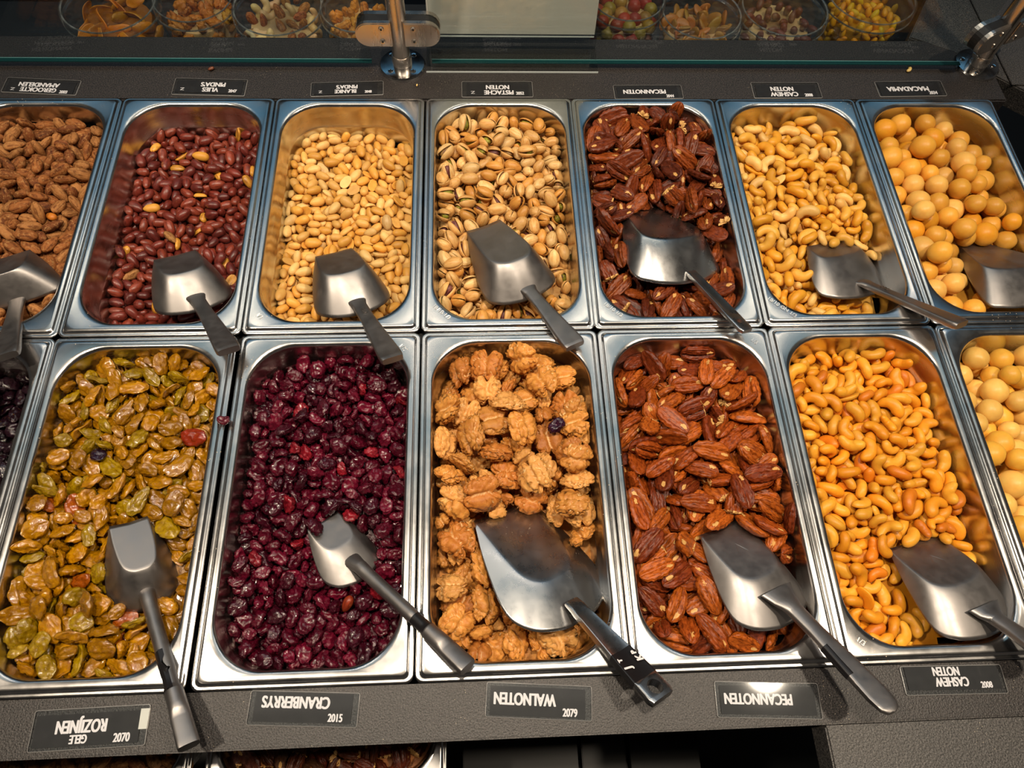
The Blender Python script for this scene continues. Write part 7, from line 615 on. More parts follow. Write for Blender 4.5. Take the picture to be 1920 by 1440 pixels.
# look of each kind: (colour, words, weight); half = words used for the flat or broken variants
LOOK = {
    'almond': ('smoked_almond', 'almond', [((.33, .115, .030), 'brown', 5), ((.42, .18, .055), 'dusty tan', 4), ((.22, .070, .020), 'dark brown', 3)], 'smoked almond', ''),
    'redpeanut': ('red_skinned_peanut', 'peanut', [((.200, .030, .018), 'dark red', 5), ((.285, .052, .026), 'brick red', 5), ((.14, .022, .016), 'maroon', 3)], 'peanut in its skin', 'split'),
    'peanut': ('blanched_peanut', 'peanut', [((.78, .44, .115), 'pale', 5), ((.73, .37, .065), 'golden', 4), ((.82, .53, .19), 'cream', 3)], 'blanched peanut', 'split half of a'),
    'pistachio': ('pistachio', 'pistachio', [((.72, .42, .145), 'beige', 5), ((.80, .53, .22), 'pale', 4), ((.62, .30, .065), 'tawny', 3)], 'pistachio in its shell', ''),
    'pecan1': ('pecan', 'pecan', [((.190, .036, .009), 'dark', 5), ((.27, .058, .010), 'reddish', 4), ((.12, .023, .008), 'blackish brown', 2)], 'pecan half', 'broken'),
    'pecan2': ('pecan_half', 'pecan', [((.35, .068, .008), 'chestnut', 5), ((.46, .105, .011), 'bright brown', 4), ((.20, .034, .007), 'dark brown', 3)], 'glossy pecan half', 'broken'),
    'cashew1': ('cashew', 'cashew', [((.76, .41, .060), 'pale gold', 5), ((.72, .34, .026), 'golden', 4), ((.82, .52, .16), 'creamy', 2)], 'curved cashew', 'split'),
    'cashew2': ('roasted_cashew', 'cashew', [((.78, .315, .016), 'orange', 5), ((.80, .39, .034), 'golden orange', 4), ((.66, .20, .010), 'deep brown-orange', 1.5)], 'roasted cashew', 'split'),
    'macadamia1': ('macadamia', 'macadamia', [((.76, .38, .050), 'golden', 5), ((.80, .46, .11), 'pale', 3), ((.72, .32, .022), 'amber', 2)], 'round macadamia', ''),
    'macadamia2': ('macadamia', 'macadamia', [((.86, .53, .130), 'pale yellow', 5), ((.82, .45, .060), 'golden', 3)], 'front-row macadamia', ''),
    'raisin0': ('dark_raisin', 'raisin', [((.018, .006, .012), 'blackish purple', 1)], 'dried fruit', ''),
    'raisin': ('golden_raisin', 'raisin', [((.46, .205, .002), 'amber', 6), ((.34, .21, .003), 'olive green', 3), ((.36, .160, .002), 'brownish', 3), ((.40, .090, .004), 'reddish', .3)], 'wrinkled golden raisin', ''),
    'cranberry': ('dried_cranberry', 'cranberry', [((.090, .003, .014), 'dark crimson', 5), ((.145, .005, .022), 'crimson', 4), ((.050, .0025, .010), 'purplish black', 3), ((.26, .010, .020), 'bright red', .4)], 'dried cranberry', ''),
    'walnut': ('walnut_half', 'walnut', [((.66, .285, .055), 'tan', 5), ((.74, .37, .10), 'light tan', 4), ((.52, .19, .034), 'brown', 3)], 'walnut half', 'small broken'),
}
MATERIAL = {'cashew1': 'cashew', 'cashew2': 'cashew', 'pecan1': 'pecan', 'pecan2': 'pecan', 'macadamia1': 'macadamia', 'macadamia2': 'macadamia', 'raisin0': 'raisin'}
SCOOPED = {'almond', 'redpeanut', 'peanut', 'pistachio', 'pecan1', 'cashew1', 'macadamia1', 'raisin', 'cranberry', 'walnut', 'pecan2', 'cashew2'}
def zone(u, v, key):
    if v > .84: return 'by the back wall of the pan'
    if v < .14: return 'by the front wall of the pan'
    if u < .20: return 'along the left wall of the pan'
    if u > .80: return 'along the right wall of the pan'
    if v > .60: return 'on the back part of the pile'
    if v < .45 and key in SCOOPED: return 'near the scoop'
    return 'in the middle of the pile'
odd = {}     # (pan key) -> list of (world x, y, what)
ODD = [('raisin', -.292, -.122, 'dark_raisin', 'raisin', (.02, .006, .02), 'dark purple raisin lying among the golden raisins'),
       ('raisin', -.213, -.106, 'golden_raisin', 'raisin', (.30, .03, .008), 'bright red raisin among the golden raisins'),
       ('walnut', .125, -.102, 'dried_cranberry', 'cranberry', (.03, .004, .02), 'single dark cranberry lying on the walnuts'),
       ('peanut', -.049, .170, 'pistachio', 'pistachio', (.50, .33, .14), 'stray pistachio among the blanched peanuts'),
       ('cranberry', -.064, -.256, 'dried_cranberry', 'redpeanut', (.30, .04, .012), 'orange-red round berry among the dried cranberries'),
       ('redpeanut', -.261, .202, 'blanched_peanut', 'peanut', (.85, .42, .06), 'yellow skinless peanut among the red peanuts, behind'),
       ('redpeanut', -.262, .262, 'blanched_peanut', 'peanut', (.80, .38, .05), 'topmost yellow skinless peanut among the red peanuts'),
       ('redpeanut', -.318, .195, 'blanched_peanut', 'peanut', (.78, .38, .06), 'yellow peanut half by the left side of the red peanuts'),
       ('redpeanut', -.29, .150, 'shelled_almond', 'almond', (.38, .18, .06), 'brown almond lying among the red peanuts'),
       ('redpeanut', -.325, .105, 'shelled_almond', 'almond', (.42, .20, .07), 'brown almond left of the scoop in the red peanuts'),
       ('almond', -.405, .165, 'almond_piece', 'peanut', (.75, .25, .03), 'orange bit among the smoked almonds')]
pos = 0; per_label = {}
for key, kind, x0, y0, h in PANS:
    name, cat, looks, base, half = LOOK[key]
    nind, nrest = COUNTS[key]
    R = [rec(pos+i) for i in range(nind+nrest)]; pos += nind+nrest
    special = {}
    for ok, ox, oy, on, ot, oc, ol in ODD:
        if ok != key: continue
        best = min(range(min(nind, 140)), key=lambda i: (R[i][0].x+x0-ox)**2+(R[i][0].y+y0-oy)**2+(9 if i in special else 0))
        special[best] = (on, ot, oc, ol)
    for i in range(nind):
        p, q, v, s = R[i]
        k, me_kind, colour = name, kind, None
        c, word, _ = rnd.choices(looks, [a[2] for a in looks])[0]
        label = None
        if kind == 'redpeanut' and v == 4: c, word = ((.80, .38, .05), 'yellow skinless')
        if i in special:
            k, me_kind, c, label = special[i]; v = v % len(MESH[me_kind])
        o = bpy.data.objects.new(k, MESH[me_kind][v]); C.objects.link(o)
        o.location = p+Vector((x0, y0, 0)); o.rotation_mode = 'QUATERNION'; o.rotation_quaternion = q; o.scale = (s, s, s); o.color = (*c, 1)
        if me_kind == 'pistachio':
            kc = rnd.choice([(.30, .30, .03), (.34, .20, .06), (.20, .07, .06)])
            ko = bpy.data.objects.new('kernel', kern_me[v % 3]); C.objects.link(ko); ko.parent = o; ko.color = (*kc, 1)
        if label is None:
            hw = half if half and v >= {'redpeanut': 4, 'peanut': 3, 'pecan': 3, 'cashew': 4, 'walnut': 3}.get(kind, 9) else ''
            big = 'large' if s > 1.06 else 'small' if s < .90 else ''
            side = 'on its side' if abs((q@Vector((0, 0, 1))).z) < .45 and kind not in ('macadamia', 'redpeanut', 'pistachio') else ''
            if word == 'yellow skinless': base_w = 'peanut'
            else: base_w = base
            label = ' '.join(f'{big} {word} {hw} {base_w} {side} {zone(p.x/PW, p.y/PL, key)}'.split())
            if len(label.split()) > 16: label = label.replace(' of the pan', '').replace(' on its side', '')
            o['group'] = f'{base}s in the {"back" if y0 == 0 else "front"} row pan'
        tag(o, label, cat)
    # pieces of which only slivers show, and the bed of the same below them
    bm = bmesh.new(); 
    for i in range(nind, nind+nrest):
        p, q, v, s = R[i]
        n0 = len(bm.verts); bm.from_mesh(MESH[kind][v]); bm.verts.ensure_lookup_table()
        T = Matrix.Translation(p)@q.to_matrix().to_4x4()@Matrix.Scale(s, 4)
        for w in bm.verts[n0:]: w.co = T@w.co
    thick = {'almond': .013, 'redpeanut': .011, 'peanut': .011, 'pistachio': .014, 'pecan': .016, 'cashew': .020, 'macadamia': .020, 'raisin': .012, 'cranberry': .013, 'walnut': .018}[kind]
    nx, ny = 22, 42; g = []
    for a in range(nx+1):
        for b in range(ny+1):
            u, w = a/nx, b/ny; x = .015+(PW-.03)*u; y = .017+(PL-.034)*w
            g.append(bm.verts.new((x, y, surf(h, x/PW, y/PL)-thick-.006+.003*mnoise.noise((x*150, y*150, x0*9)))))
    cxp, cyp, rr = PW/2, PL/2, .046
    for a in range(nx):
        for b in range(ny):
            cx, cy = .015+(PW-.03)*(a+.5)/nx, .017+(PL-.034)*(b+.5)/ny
            dx = max(abs(cx-cxp)-(PW/2-.0165-rr), 0); dy = max(abs(cy-cyp)-(PL/2-.0185-rr), 0)
            if dx*dx+dy*dy < (rr-.002)**2 or not (dx and dy):
                bm.faces.new([g[a*(ny+1)+b], g[(a+1)*(ny+1)+b], g[(a+1)*(ny+1)+b+1], g[a*(ny+1)+b+1]])
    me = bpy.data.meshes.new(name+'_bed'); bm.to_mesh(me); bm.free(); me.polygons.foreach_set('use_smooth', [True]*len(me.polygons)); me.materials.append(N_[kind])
    o = add(name+'_bed', me, None, (x0, y0, 0)); o.color = (*[a*.8 for a in looks[0][0]], 1)  # bed darker than the pieces: shade in the gaps put into its colour
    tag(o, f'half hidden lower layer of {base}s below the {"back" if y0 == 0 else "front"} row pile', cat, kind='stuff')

# ---------------------------------------------------------------- metal scoops lying face down on the piles
SCOOPS = {   # name: orientation rows, front edge point, (front half-width, back half-width, panel length, rim half-width, rim station, depth, back flare, handle drop, handle length, handle rise)
    'almond': (((0.3464, 0.9247, -0.1581), (-0.8382, 0.3807, 0.3904), (0.4212, -0.0027, 0.907)), (-0.436, 0.1036, -0.0065), (0.0238, 0.0203, 0.0413, 0.0453, 0.0384, 0.0331, 0.0087, 0.0287, 0.1013, -0.0273)),
    'vlies': (((0.5236, 0.8519, 0.0129), (-0.7727, 0.4684, 0.4284), (0.3589, -0.2342, 0.9035)), (-0.267, 0.111, -0.016), (0.0217, 0.0208, 0.0434, 0.0401, 0.0459, 0.0322, 0.0282, 0.0198, 0.1081, -0.0005)),
    'blanke': (((0.4156, 0.909, -0.0314), (-0.8163, 0.3879, 0.428), (0.4013, -0.1523, 0.9032)), (-0.0977, 0.1133, -0.0171), (0.0203, 0.023, 0.0504, 0.0409, 0.0526, 0.0344, 0.0304, 0.0235, 0.1049, -0.0427)),
    'pistache': (((0.438, 0.8949, -0.0854), (-0.8397, 0.4412, 0.3165), (0.321, -0.0669, 0.9447)), (0.0668, 0.1448, -0.0125), (0.021, 0.0245, 0.0792, 0.0421, 0.0809, 0.0332, 0.0269, 0.0245, 0.0916, -0.1)),
    'pecan1': (((0.421, 0.8964, 0.1388), (-0.8449, 0.3318, 0.4195), (0.33, -0.2939, 0.8971)), (0.249, 0.1678, -0.0135), (0.0256, 0.0406, 0.0709, 0.0602, 0.0798, 0.0325, 0.0398, 0.0236, 0.0964, -0.1257)),
    'cashew1': (((0.4567, 0.8846, 0.0943), (-0.8197, 0.3772, 0.4311), (0.3458, -0.2741, 0.8974)), (0.4591, 0.1259, -0.0248), (0.0301, 0.0356, 0.0299, 0.0546, 0.0516, 0.0268, 0.0467, 0.0165, 0.1095, 0.1305)),
    'maca1': (((0.2993, 0.9537, 0.0306), (-0.8266, 0.2431, 0.5075), (0.4765, -0.1772, 0.8611)), (0.6438, 0.138, -0.0418), (0.0146, 0.045, 0.0766, 0.06, 0.0932, 0.0291, 0.0359, 0.0136, 0.0915, 0.0901)),
    'rozijn': (((0.4473, 0.8553, 0.2615), (-0.8838, 0.3779, 0.2758), (0.1371, -0.3545, 0.925)), (-0.2535, -0.1847, -0.0048), (0.0152, 0.0138, 0.0498, 0.0289, 0.0471, 0.0301, 0.0234, 0.0163, 0.1373, 0.1515)),
    'cranb': (((0.6589, 0.7175, 0.226), (-0.7474, 0.5905, 0.3044), (0.0849, -0.3695, 0.9254)), (-0.0863, -0.1858, -0.0166), (0.0161, 0.0149, 0.0313, 0.0288, 0.0442, 0.0145, 0.0329, 0.002, 0.1357, 0.2523)),
    'walnut': (((0.5269, 0.8179, 0.2311), (-0.811, 0.4026, 0.4245), (0.2541, -0.4111, 0.8755)), (0.0784, -0.177, -0.029), (0.033, 0.0285, 0.0836, 0.0544, 0.0892, 0.0137, 0.04, 0.002, 0.0997, 0.1418)),
    'pecan2': (((0.4394, 0.8929, 0.0983), (-0.8217, 0.3552, 0.4457), (0.363, -0.2766, 0.8898)), (0.279, -0.2017, -0.0191), (0.0242, 0.0248, 0.0596, 0.0423, 0.0721, 0.0219, 0.0379, 0.0028, 0.1041, 0.0182)),
    'cashew2': (((0.3397, 0.9405, -0.0107), (-0.7798, 0.288, 0.5558), (0.5258, -0.1804, 0.8313)), (0.463, -0.2179, -0.0282), (0.0292, 0.0301, 0.0568, 0.0444, 0.0726, 0.0254, 0.0381, 0.0104, 0.0621, 0.1053)),
}
SLOOK = {   # handle shape, material, label, extras
    'almond': ('flat', 'alu', 'aluminium scoop face down at the left edge in the smoked almonds', ()),
    'vlies': ('flat', 'alu', 'dull aluminium scoop face down in the red-skinned peanuts', ()),
    'blanke': ('flat', 'alu', 'aluminium scoop with 250 on its handle in the blanched peanuts', ('250',)),
    'pistache': ('flat', 'alu', 'aluminium scoop with plain grey handle in the pistachios', ()),
    'pecan1': ('rib', 'alu_bright', 'shiny scoop with small hole in its ribbed handle in the back-row pecans', ('hole',)),
    'cashew1': ('flat', 'alu', 'aluminium scoop with long handle pointing right in the back-row cashews', ('250',)),
    'maca1': ('flat', 'alu', 'aluminium scoop cut by the right picture edge in the macadamias', ()),
    'rozijn': ('tube', 'alu', 'scoop with round taped tube handle in the golden raisins', ('tape',)),
    'cranb': ('tube', 'alu', 'scoop with tube handle ending in a grip sleeve in the dried cranberries', ('tape',)),
    'walnut': ('channel', 'alu_bright', 'large shiny steel scoop with wide holed handle in the walnuts', ('hole', 'tape')),
    'pecan2': ('spoon', 'alu', 'large scoop with rounded spoon handle over the counter edge in front-row pecans', ('tape',)),
    'cashew2': ('spoon', 'alu', 'large grey scoop in the front-row roasted cashews', ()),
}
def crom(P, n):
    """Smooth open curve through the points."""
    P = [Vector(p) for p in P]; Q = [2*P[0]-P[1]]+P+[2*P[-1]-P[-2]]; out = []
    for k in range(n):
        t = k/(n-1)*(len(P)-1); i = min(int(t), len(P)-2); f = t-i
        a, b, c, d = Q[i:i+4]
        out.append(.5*((2*b)+(c-a)*f+(2*a-5*b+4*c-d)*f*f+(3*b-a-3*c+d)*f**3))
    return out
def bowl_mesh(name, d, m):
    wf, wp, Lp, wr, xr, dp, e, dj, Lh, b = d
    back = Lp+e; n = 49
    half = [(0, wf, 0), (Lp*.42, wf+(wp-wf)*.55+.001, 0), (Lp*.80, wp*.97, 0), (Lp*.965, wp*.58, 0), (Lp, 0, 0)]
    pan = crom(half+[(x, -y, z) for x, y, z in half[-2::-1]], n)
    hr = [(0, wf, 0), (xr*.45, wf+(wr-wf)*.62, -dp*.50), (xr*.97, wr, -dp), (xr+(back-xr)*.62, wr*.80, -dp*1.0), (back-.001, wr*.34, -dp), (back, 0, -dp)]
    rim = crom(hr+[(x, -y, z) for x, y, z in hr[-2::-1]], n)
    rows = []
    for f in (0, .35, .7, .92):          # flat panel, shrunk towards its middle line
        rows.append([Vector((Lp*.30+(p.x-Lp*.30)*(1-(1-f)*.9) if p.x > Lp*.30 else p.x*(f*.1+.9)+Lp*.03*(1-f), p.y*max(f, .001), 0)) for p in pan])
    for i, t in enumerate((0, .035, .08, .15, .28, .45, .62, .8, .93, 1.0)):
        zt = t**1.25 if t > 0 else 0
        r = []
        for p, q in zip(pan, rim):
            h = t*.94+.06*t*t
            r.append(Vector((p.x+(q.x-p.x)*h, p.y+(q.y-p.y)*h, q.z*zt*(1.0 if t < .9 else 1.0))))
        rows.append(r)
    V = [v for r in rows for v in r]; F = []
    for k in range(len(rows)-1):
        for i in range(n-1): F.append((k*n+i, k*n+i+1, (k+1)*n+i+1, (k+1)*n+i))
    me = to_mesh(name, (V, F), [m])
    bm = bmesh.new(); bm.from_mesh(me); bmesh.ops.remove_doubles(bm, verts=bm.verts, dist=.00012); bmesh.ops.dissolve_degenerate(bm, dist=.00005, edges=bm.edges)
    bmesh.ops.recalc_face_normals(bm, faces=bm.faces[:])
    if sum(f.normal.z*f.calc_area() for f in bm.faces) < 0: bmesh.ops.reverse_faces(bm, faces=bm.faces[:])
    for f in bm.faces: f.smooth = True
    bm.to_mesh(me); bm.free(); return me
def section(w, t, p, n=20, dish=0.0):
    out = []
    for i in range(n):
        a = 2*math.pi*i/n; c, s = math.cos(a), math.sin(a)
        y = w/2*math.copysign(abs(c)**p, c); z = t/2*math.copysign(abs(s)**p, s)
        if s > 0 and dish: z -= dish*(1-(abs(y)/(w/2))**4)
        out.append((y, z))
    return out
def sweep(name, path, secs, m):
    """Closed bar: path points in the xz-plane with one (y, z) section each."""
    loops = []
    for i, (p, sec) in enumerate(zip(path, secs)):
        a = path[max(0, i-1)]; b = path[min(len(path)-1, i+1)]; d = (Vector(b)-Vector(a)).normalized()
        up = Vector((-d.z, 0, d.x))
        loops.append([tuple(Vector(p)+Vector((0, y, 0))+up*z) for y, z in sec])
    return loops_mesh(name, loops, m, True, True, 50)
def handle_table(kind, L):
    # (distance along handle in parts of its length, width, thickness, squareness exponent, dish)
    if kind == 'flat': return [(-.12, .026, .004, .9, 0), (-.04, .020, .0065, .8, 0), (.05, .0150, .0075, .7, 0), (.3, .0150, .0080, .55, .0006), (.6, .0185, .0085, .5, .0010), (.9, .0225, .0090, .45, .0010), (.97, .0225, .0088, .45, .0006), (1.0, .0205, .0070, .45, 0)]
    if kind == 'rib': return [(-.10, .017, .004, .7, 0), (-.02, .0135, .006, .6, .0008), (.1, .0130, .007, .45, .0018), (.55, .0150, .007, .4, .0020), (.74, .0168, .006, .4, .0012), (.80, .0172, .005, .4, 0), (.96, .0172, .005, .4, 0), (1.0, .0125, .0045, .4, 0)]
    if kind == 'tube': return [(-.10, .017, .010, 1, 0), (-.02, .0130, .0125, 1, 0), (.1, .0120, .0120, 1, 0), (.52, .0118, .0118, 1, 0), (.54, .0108, .0108, 1, 0), (.64, .0108, .0108, 1, 0), (.66, .0140, .0140, 1, 0), (.78, .0150, .0140, .95, 0), (.82, .0152, .0130, .8, .0018), (.99, .0160, .0125, .75, .0020), (1.0, .0154, .0118, .75, .0018)]
    if kind == 'channel': return [(-.08, .015, .005, .6, 0), (0, .0150, .008, .5, .0012), (.12, .0155, .010, .4, .0028), (.62, .0225, .0105, .35, .0030), (.80, .0245, .0095, .35, .0022), (.815, .0247, .0085, .35, 0), (.97, .0250, .0080, .35, 0), (1.0, .0225, .0070, .35, 0)]
    return [(-.16, .036, .004, .95, 0), (-.06, .026, .008, .9, 0), (.05, .0165, .0095, .85, 0), (.25, .0150, .0095, .7, .0006), (.55, .0185, .0100, .6, .0016), (.85, .0215, .0095, .7, .0022), (.95, .0190, .0085, .8, .0018), (.99, .0125, .0065, .9, .0008), (1.0, .0060, .0040, 1, 0)]
def lerp_row(T, s):
    for a, b in zip(T, T[1:]):
        if a[0] <= s <= b[0]:
            f = (s-a[0])/(b[0]-a[0]+1e-9); return [x+(y-x)*f for x, y in zip(a, b)]
    return list(T[-1] if s > T[-1][0] else T[0])
for n, (R, F, d) in SCOOPS.items():
    kind, mk, label, extra = SLOOK[n]
    m = M[mk]; wf, wp, Lp, wr, xr, dp, e, dj, Lh, b = d
    t = thing('scoop', (0, 0, 0), label, 'scoop', 'metal scoops lying in the pans')
    t.matrix_world = Matrix([(*R[i], F[i]) for i in range(3)]+[(0, 0, 0, 1)])
    bo = add('bowl', bowl_mesh('bowl', d, m), t)
    so = bo.modifiers.new('wall', 'SOLIDIFY'); so.thickness = .0011; so.offset = -1
    J = Vector((Lp+e*.8, 0, -dj)); D = Vector((math.cos(b), 0, math.sin(b)))
    T = handle_table(kind, Lh); path, secs = [], []
    ks = sorted(set([r[0] for r in T]+[i/24 for i in range(25)]))
    inward = Vector((-.75, 0, min(.66, dj/(e*.8+.001)))).normalized()
    for s in ks:
        r = lerp_row(T, s); p = J+D*Lh*s
        if s < .06 and kind != 'rib': p = p+Vector((0, 0, 1))*((.06-s)/.18)**2*.006
        if s < 0: p = p+Vector((0, 0, s*Lh*.45))
        path.append(tuple(p+Vector((0, 0, -.001)))); secs.append(section(r[1], r[2], r[3], 20, r[4]))
    ho = add('handle', sweep('handle', path, secs, m), t)
    up = Vector((-D.z, 0, D.x)); tilt = -b
    def on_handle(s, off): return J+D*Lh*s+up*off
    if 'hole' in extra:
        s, r = (.86, .0033) if kind == 'rib' else (.905, .0064)
        bpy.context.view_layer.update()
        cu = turned('hole_cutter', [(r, -.02), (r, .02)], m, None, 24); cu.parent = t; cu.location = on_handle(s, 0); cu.rotation_euler = (0, tilt, 0)
        bl = ho.modifiers.new('hole', 'BOOLEAN'); bl.operation = 'DIFFERENCE'; bl.object = cu; bl.solver = 'EXACT'
        bpy.context.view_layer.update()
        me = bpy.data.meshes.new_from_object(ho.evaluated_get(bpy.context.evaluated_depsgraph_get())); ho.modifiers.clear(); ho.data = me
        bpy.data.objects.remove(cu); me.set_sharp_from_angle(angle=math.radians(40))
    if '250' in extra:
        me = text_me('stamped_mark', '250', .0065, m, .0003, .0001)
        q = add('stamped_mark', me, t, on_handle(.20, .0036), (0, tilt, math.pi))
        q.rotation_euler = (Matrix.Rotation(tilt, 3, 'Y')@Matrix.Rotation(0, 3, 'Z')).to_euler()
    if 'tape' in extra:
        s0, s1 = {'rozijn': (.40, .66), 'cranb': (.535, .655), 'walnut': (.52, .80), 'pecan2': (.40, .66)}[n]
        P, Q = [], []
        for k in range(7):
            s = s0+(s1-s0)*k/6; r = lerp_row(T, s); P.append(tuple(on_handle(s, -.001)))
            if n in ('rozijn', 'pecan2'):      # torn strip left on the flank only
                sec = section(r[1]+.0007, r[2]+.0007, r[3], 20, r[4]); Q.append([(y if y < (.001 if n == 'rozijn' else -.003)+.0012*math.sin(k*2.6) else -r[1]*.30, z) for y, z in sec])
            else: Q.append(section(r[1]+.0006, r[2]+.0006, r[3], 20, r[4]))
        tag(add('tape', sweep('tape', P, Q, M['tape']), t), 'torn black tape round the handle')
        if n == 'walnut':
            for s_, st, off, sz in ((.60, 'P', .0065, .006), (.66, 'K', .0070, .0085), (.60, 'T', -.0085, .005), (.68, 'J', -.0075, .009)):
                q = add('lettering', text_me('lettering', st, sz, M['white'], .0001, .0004), t, on_handle(s_, .0049 if abs(off) < .0072 else .0040)+Vector((0, off, 0)))
                q.rotation_euler = (Matrix.Rotation(tilt, 3, 'Y')@Matrix.Rotation(2.9, 3, 'Z')).to_euler()

# ---------------------------------------------------------------- name cards in clear sleeves; names face the customers, numbers the staff
CARDS = [
    (-0.4565, 0.3456, 0.0790, 0.0204, -0.0628, (0.0038, 0.0010, 0.0050, 0.0032), [('GEROOKTE', 0.00937, -0.02, -0.2, 0.86), ('AMANDELEN', 0.00937, -0.04, 0.2, 0.86)], '2003', True, 'black card reading GEROOKTE AMANDELEN in a clear sleeve, back row'),
    (-0.2593, 0.3470, 0.0787, 0.0207, -0.0312, (0.0033, 0.0044, 0.0046, 0.0027), [('VLIES', 0.00952, 0.02, -0.22, 0.86), ("PINDA'S", 0.00952, 0.05, 0.2, 0.86)], '2047', True, "black card reading VLIES PINDA'S in a clear sleeve, back row"),
    (-0.0963, 0.3439, 0.0755, 0.0181, 0.0390, (0.0041, 0.0030, 0.0079, 0.0024), [('BLANKE', 0.00833, 0, -0.22, 0.86), ("PINDA'S", 0.00833, 0.02, 0.2, 0.86)], '2048', True, "black card reading BLANKE PINDA'S in a clear sleeve, back row"),
    (0.0887, 0.3432, 0.0760, 0.0212, 0.0053, (0.0062, 0.0027, 0.0053, 0.0028), [('PISTACHE', 0.00975, 0.02, -0.22, 0.84), ('NOTEN', 0.00975, 0.0, 0.2, 0.86)], '2052', True, 'black card reading PISTACHE NOTEN in a clear sleeve, back row'),
    (0.2748, 0.3387, 0.0758, 0.0205, 0.0117, (0.0045, 0.0011, 0.0058, 0.0021), [('PECANNOTEN', 0.00941, -0.05, 0.08, 0.86)], '2044', False, 'black card reading PECANNOTEN in a clear sleeve, back row'),
    (0.4507, 0.3412, 0.0766, 0.0216, 0.0057, (0.0048, 0.0016, 0.0057, 0.0042), [('CASHEW', 0.00995, -0.04, -0.22, 0.86), ('NOTEN', 0.00995, -0.06, 0.2, 0.86)], '2008', False, 'black card reading CASHEW NOTEN in a clear sleeve, back row'),
    (0.6120, 0.3458, 0.0791, 0.0233, 0.0206, (0.0037, 0.0018, 0.0053, 0.0016), [('MACADAMIA', 0.0107, -0.03, 0.02, 0.86)], '2034', False, 'black card reading MACADAMIA in a clear sleeve, back row'),
    (-0.2507, -0.3499, 0.0796, 0.0227, 0.0172, (0.0023, 0.0027, 0.0061, 0.0040), [('ROZIJNEN', 0.01272, -0.06, 0.12, 0.66), ('GELE', 0.00863, -0.07, -0.28, 0.68)], '2070', False, 'black card reading GELE ROZIJNEN with a white sticker on its sleeve'),
    (-0.0860, -0.3411, 0.0770, 0.0213, -0.0603, (0.0044, 0.0028, 0.0056, 0.0012), [('CRANBERRYS', 0.01194, -0.08, 0.2, 0.74)], '2015', False, 'black card reading CRANBERRYS in a clear sleeve on the front counter edge'),
    (0.1007, -0.3440, 0.0767, 0.0216, -0.0771, (0.0036, 0.0018, 0.0055, 0.0027), [('WALNOTEN', 0.01255, -0.14, 0.1, 0.7)], '2079', False, 'black card reading WALNOTEN in a clear sleeve on the front counter edge'),
    (0.2885, -0.3498, 0.0782, 0.0212, -0.0553, (0.0039, 0.0029, 0.0040, 0.0031), [('PECANNOTEN', 0.01144, -0.1, 0.06, 0.74)], '', False, 'wrinkled black card reading PECANNOTEN on the front counter edge'),
    (0.4481, -0.3388, 0.0797, 0.0176, -0.0172, (0.0037, 0.0039, 0.0036, 0.0010), [('CASHEW', 0.00983, -0.02, -0.14, 0.7), ('NOTEN', 0.00948, -0.06, 0.32, 0.7)], '2008', False, 'black card reading CASHEW NOTEN at the right of the front counter edge'),]
for cx, cy, w, h, a, sl, lines, num, zmark, label in CARDS:
    t = thing('name_card', (cx, cy, ZC), label, 'label', 'name cards on the counter', (0, 0, a))
    prism('sleeve', rrect(-w/2-sl[0], -h/2-sl[1], w/2+sl[2], h/2+sl[3], .0018, 3), .0009, .0012, M['sleeve'], t)
    A, B_ = rrect(-w/2-sl[0], -h/2-sl[1], w/2+sl[2], h/2+sl[3], .0018, 3), rrect(-w/2-sl[0]+.0005, -h/2-sl[1]+.0005, w/2+sl[2]-.0005, h/2+sl[3]-.0005, .0014, 3)
    add('sleeve_edge', loops_mesh('sleeve_edge', [[(x, y, .0004) for x, y in A], [(x, y, .0013) for x, y in A], [(x, y, .0013) for x, y in B_]], M['sleeve_edge']), t)
    prism('card', rrect(-w/2, -h/2, w/2, h/2, .0004, 2), .0002, .0008, M['black'], t)
    for s, size, ox, oy, sx in lines:
        me = text_me('lettering', s, size, M['white'], .00005, size*.042, sx)
        add('lettering', me, t, (ox*w, oy*h, .00085), (0, 0, math.pi))
    if num: add('number', text_me('number', num, h*(.38 if cy < 0 else .32), M['white'], .00005, h*.014, .72), t, (w*.34 if cy < 0 else w*.36, -h*(.33 if cy < 0 else .32), .00085))
    if zmark: add('lettering', text_me('lettering', 'Z', h*.30, M['white'], .00005, 0, 1.3), t, (-w*.40, -h*.22, .00085), (0, 0, math.pi))
    if 'sticker' in label: box('sticker', w/2-.001, -h*.10, .0003, w/2+.0062, h/2+.001, .00088, M['sticker'], t)

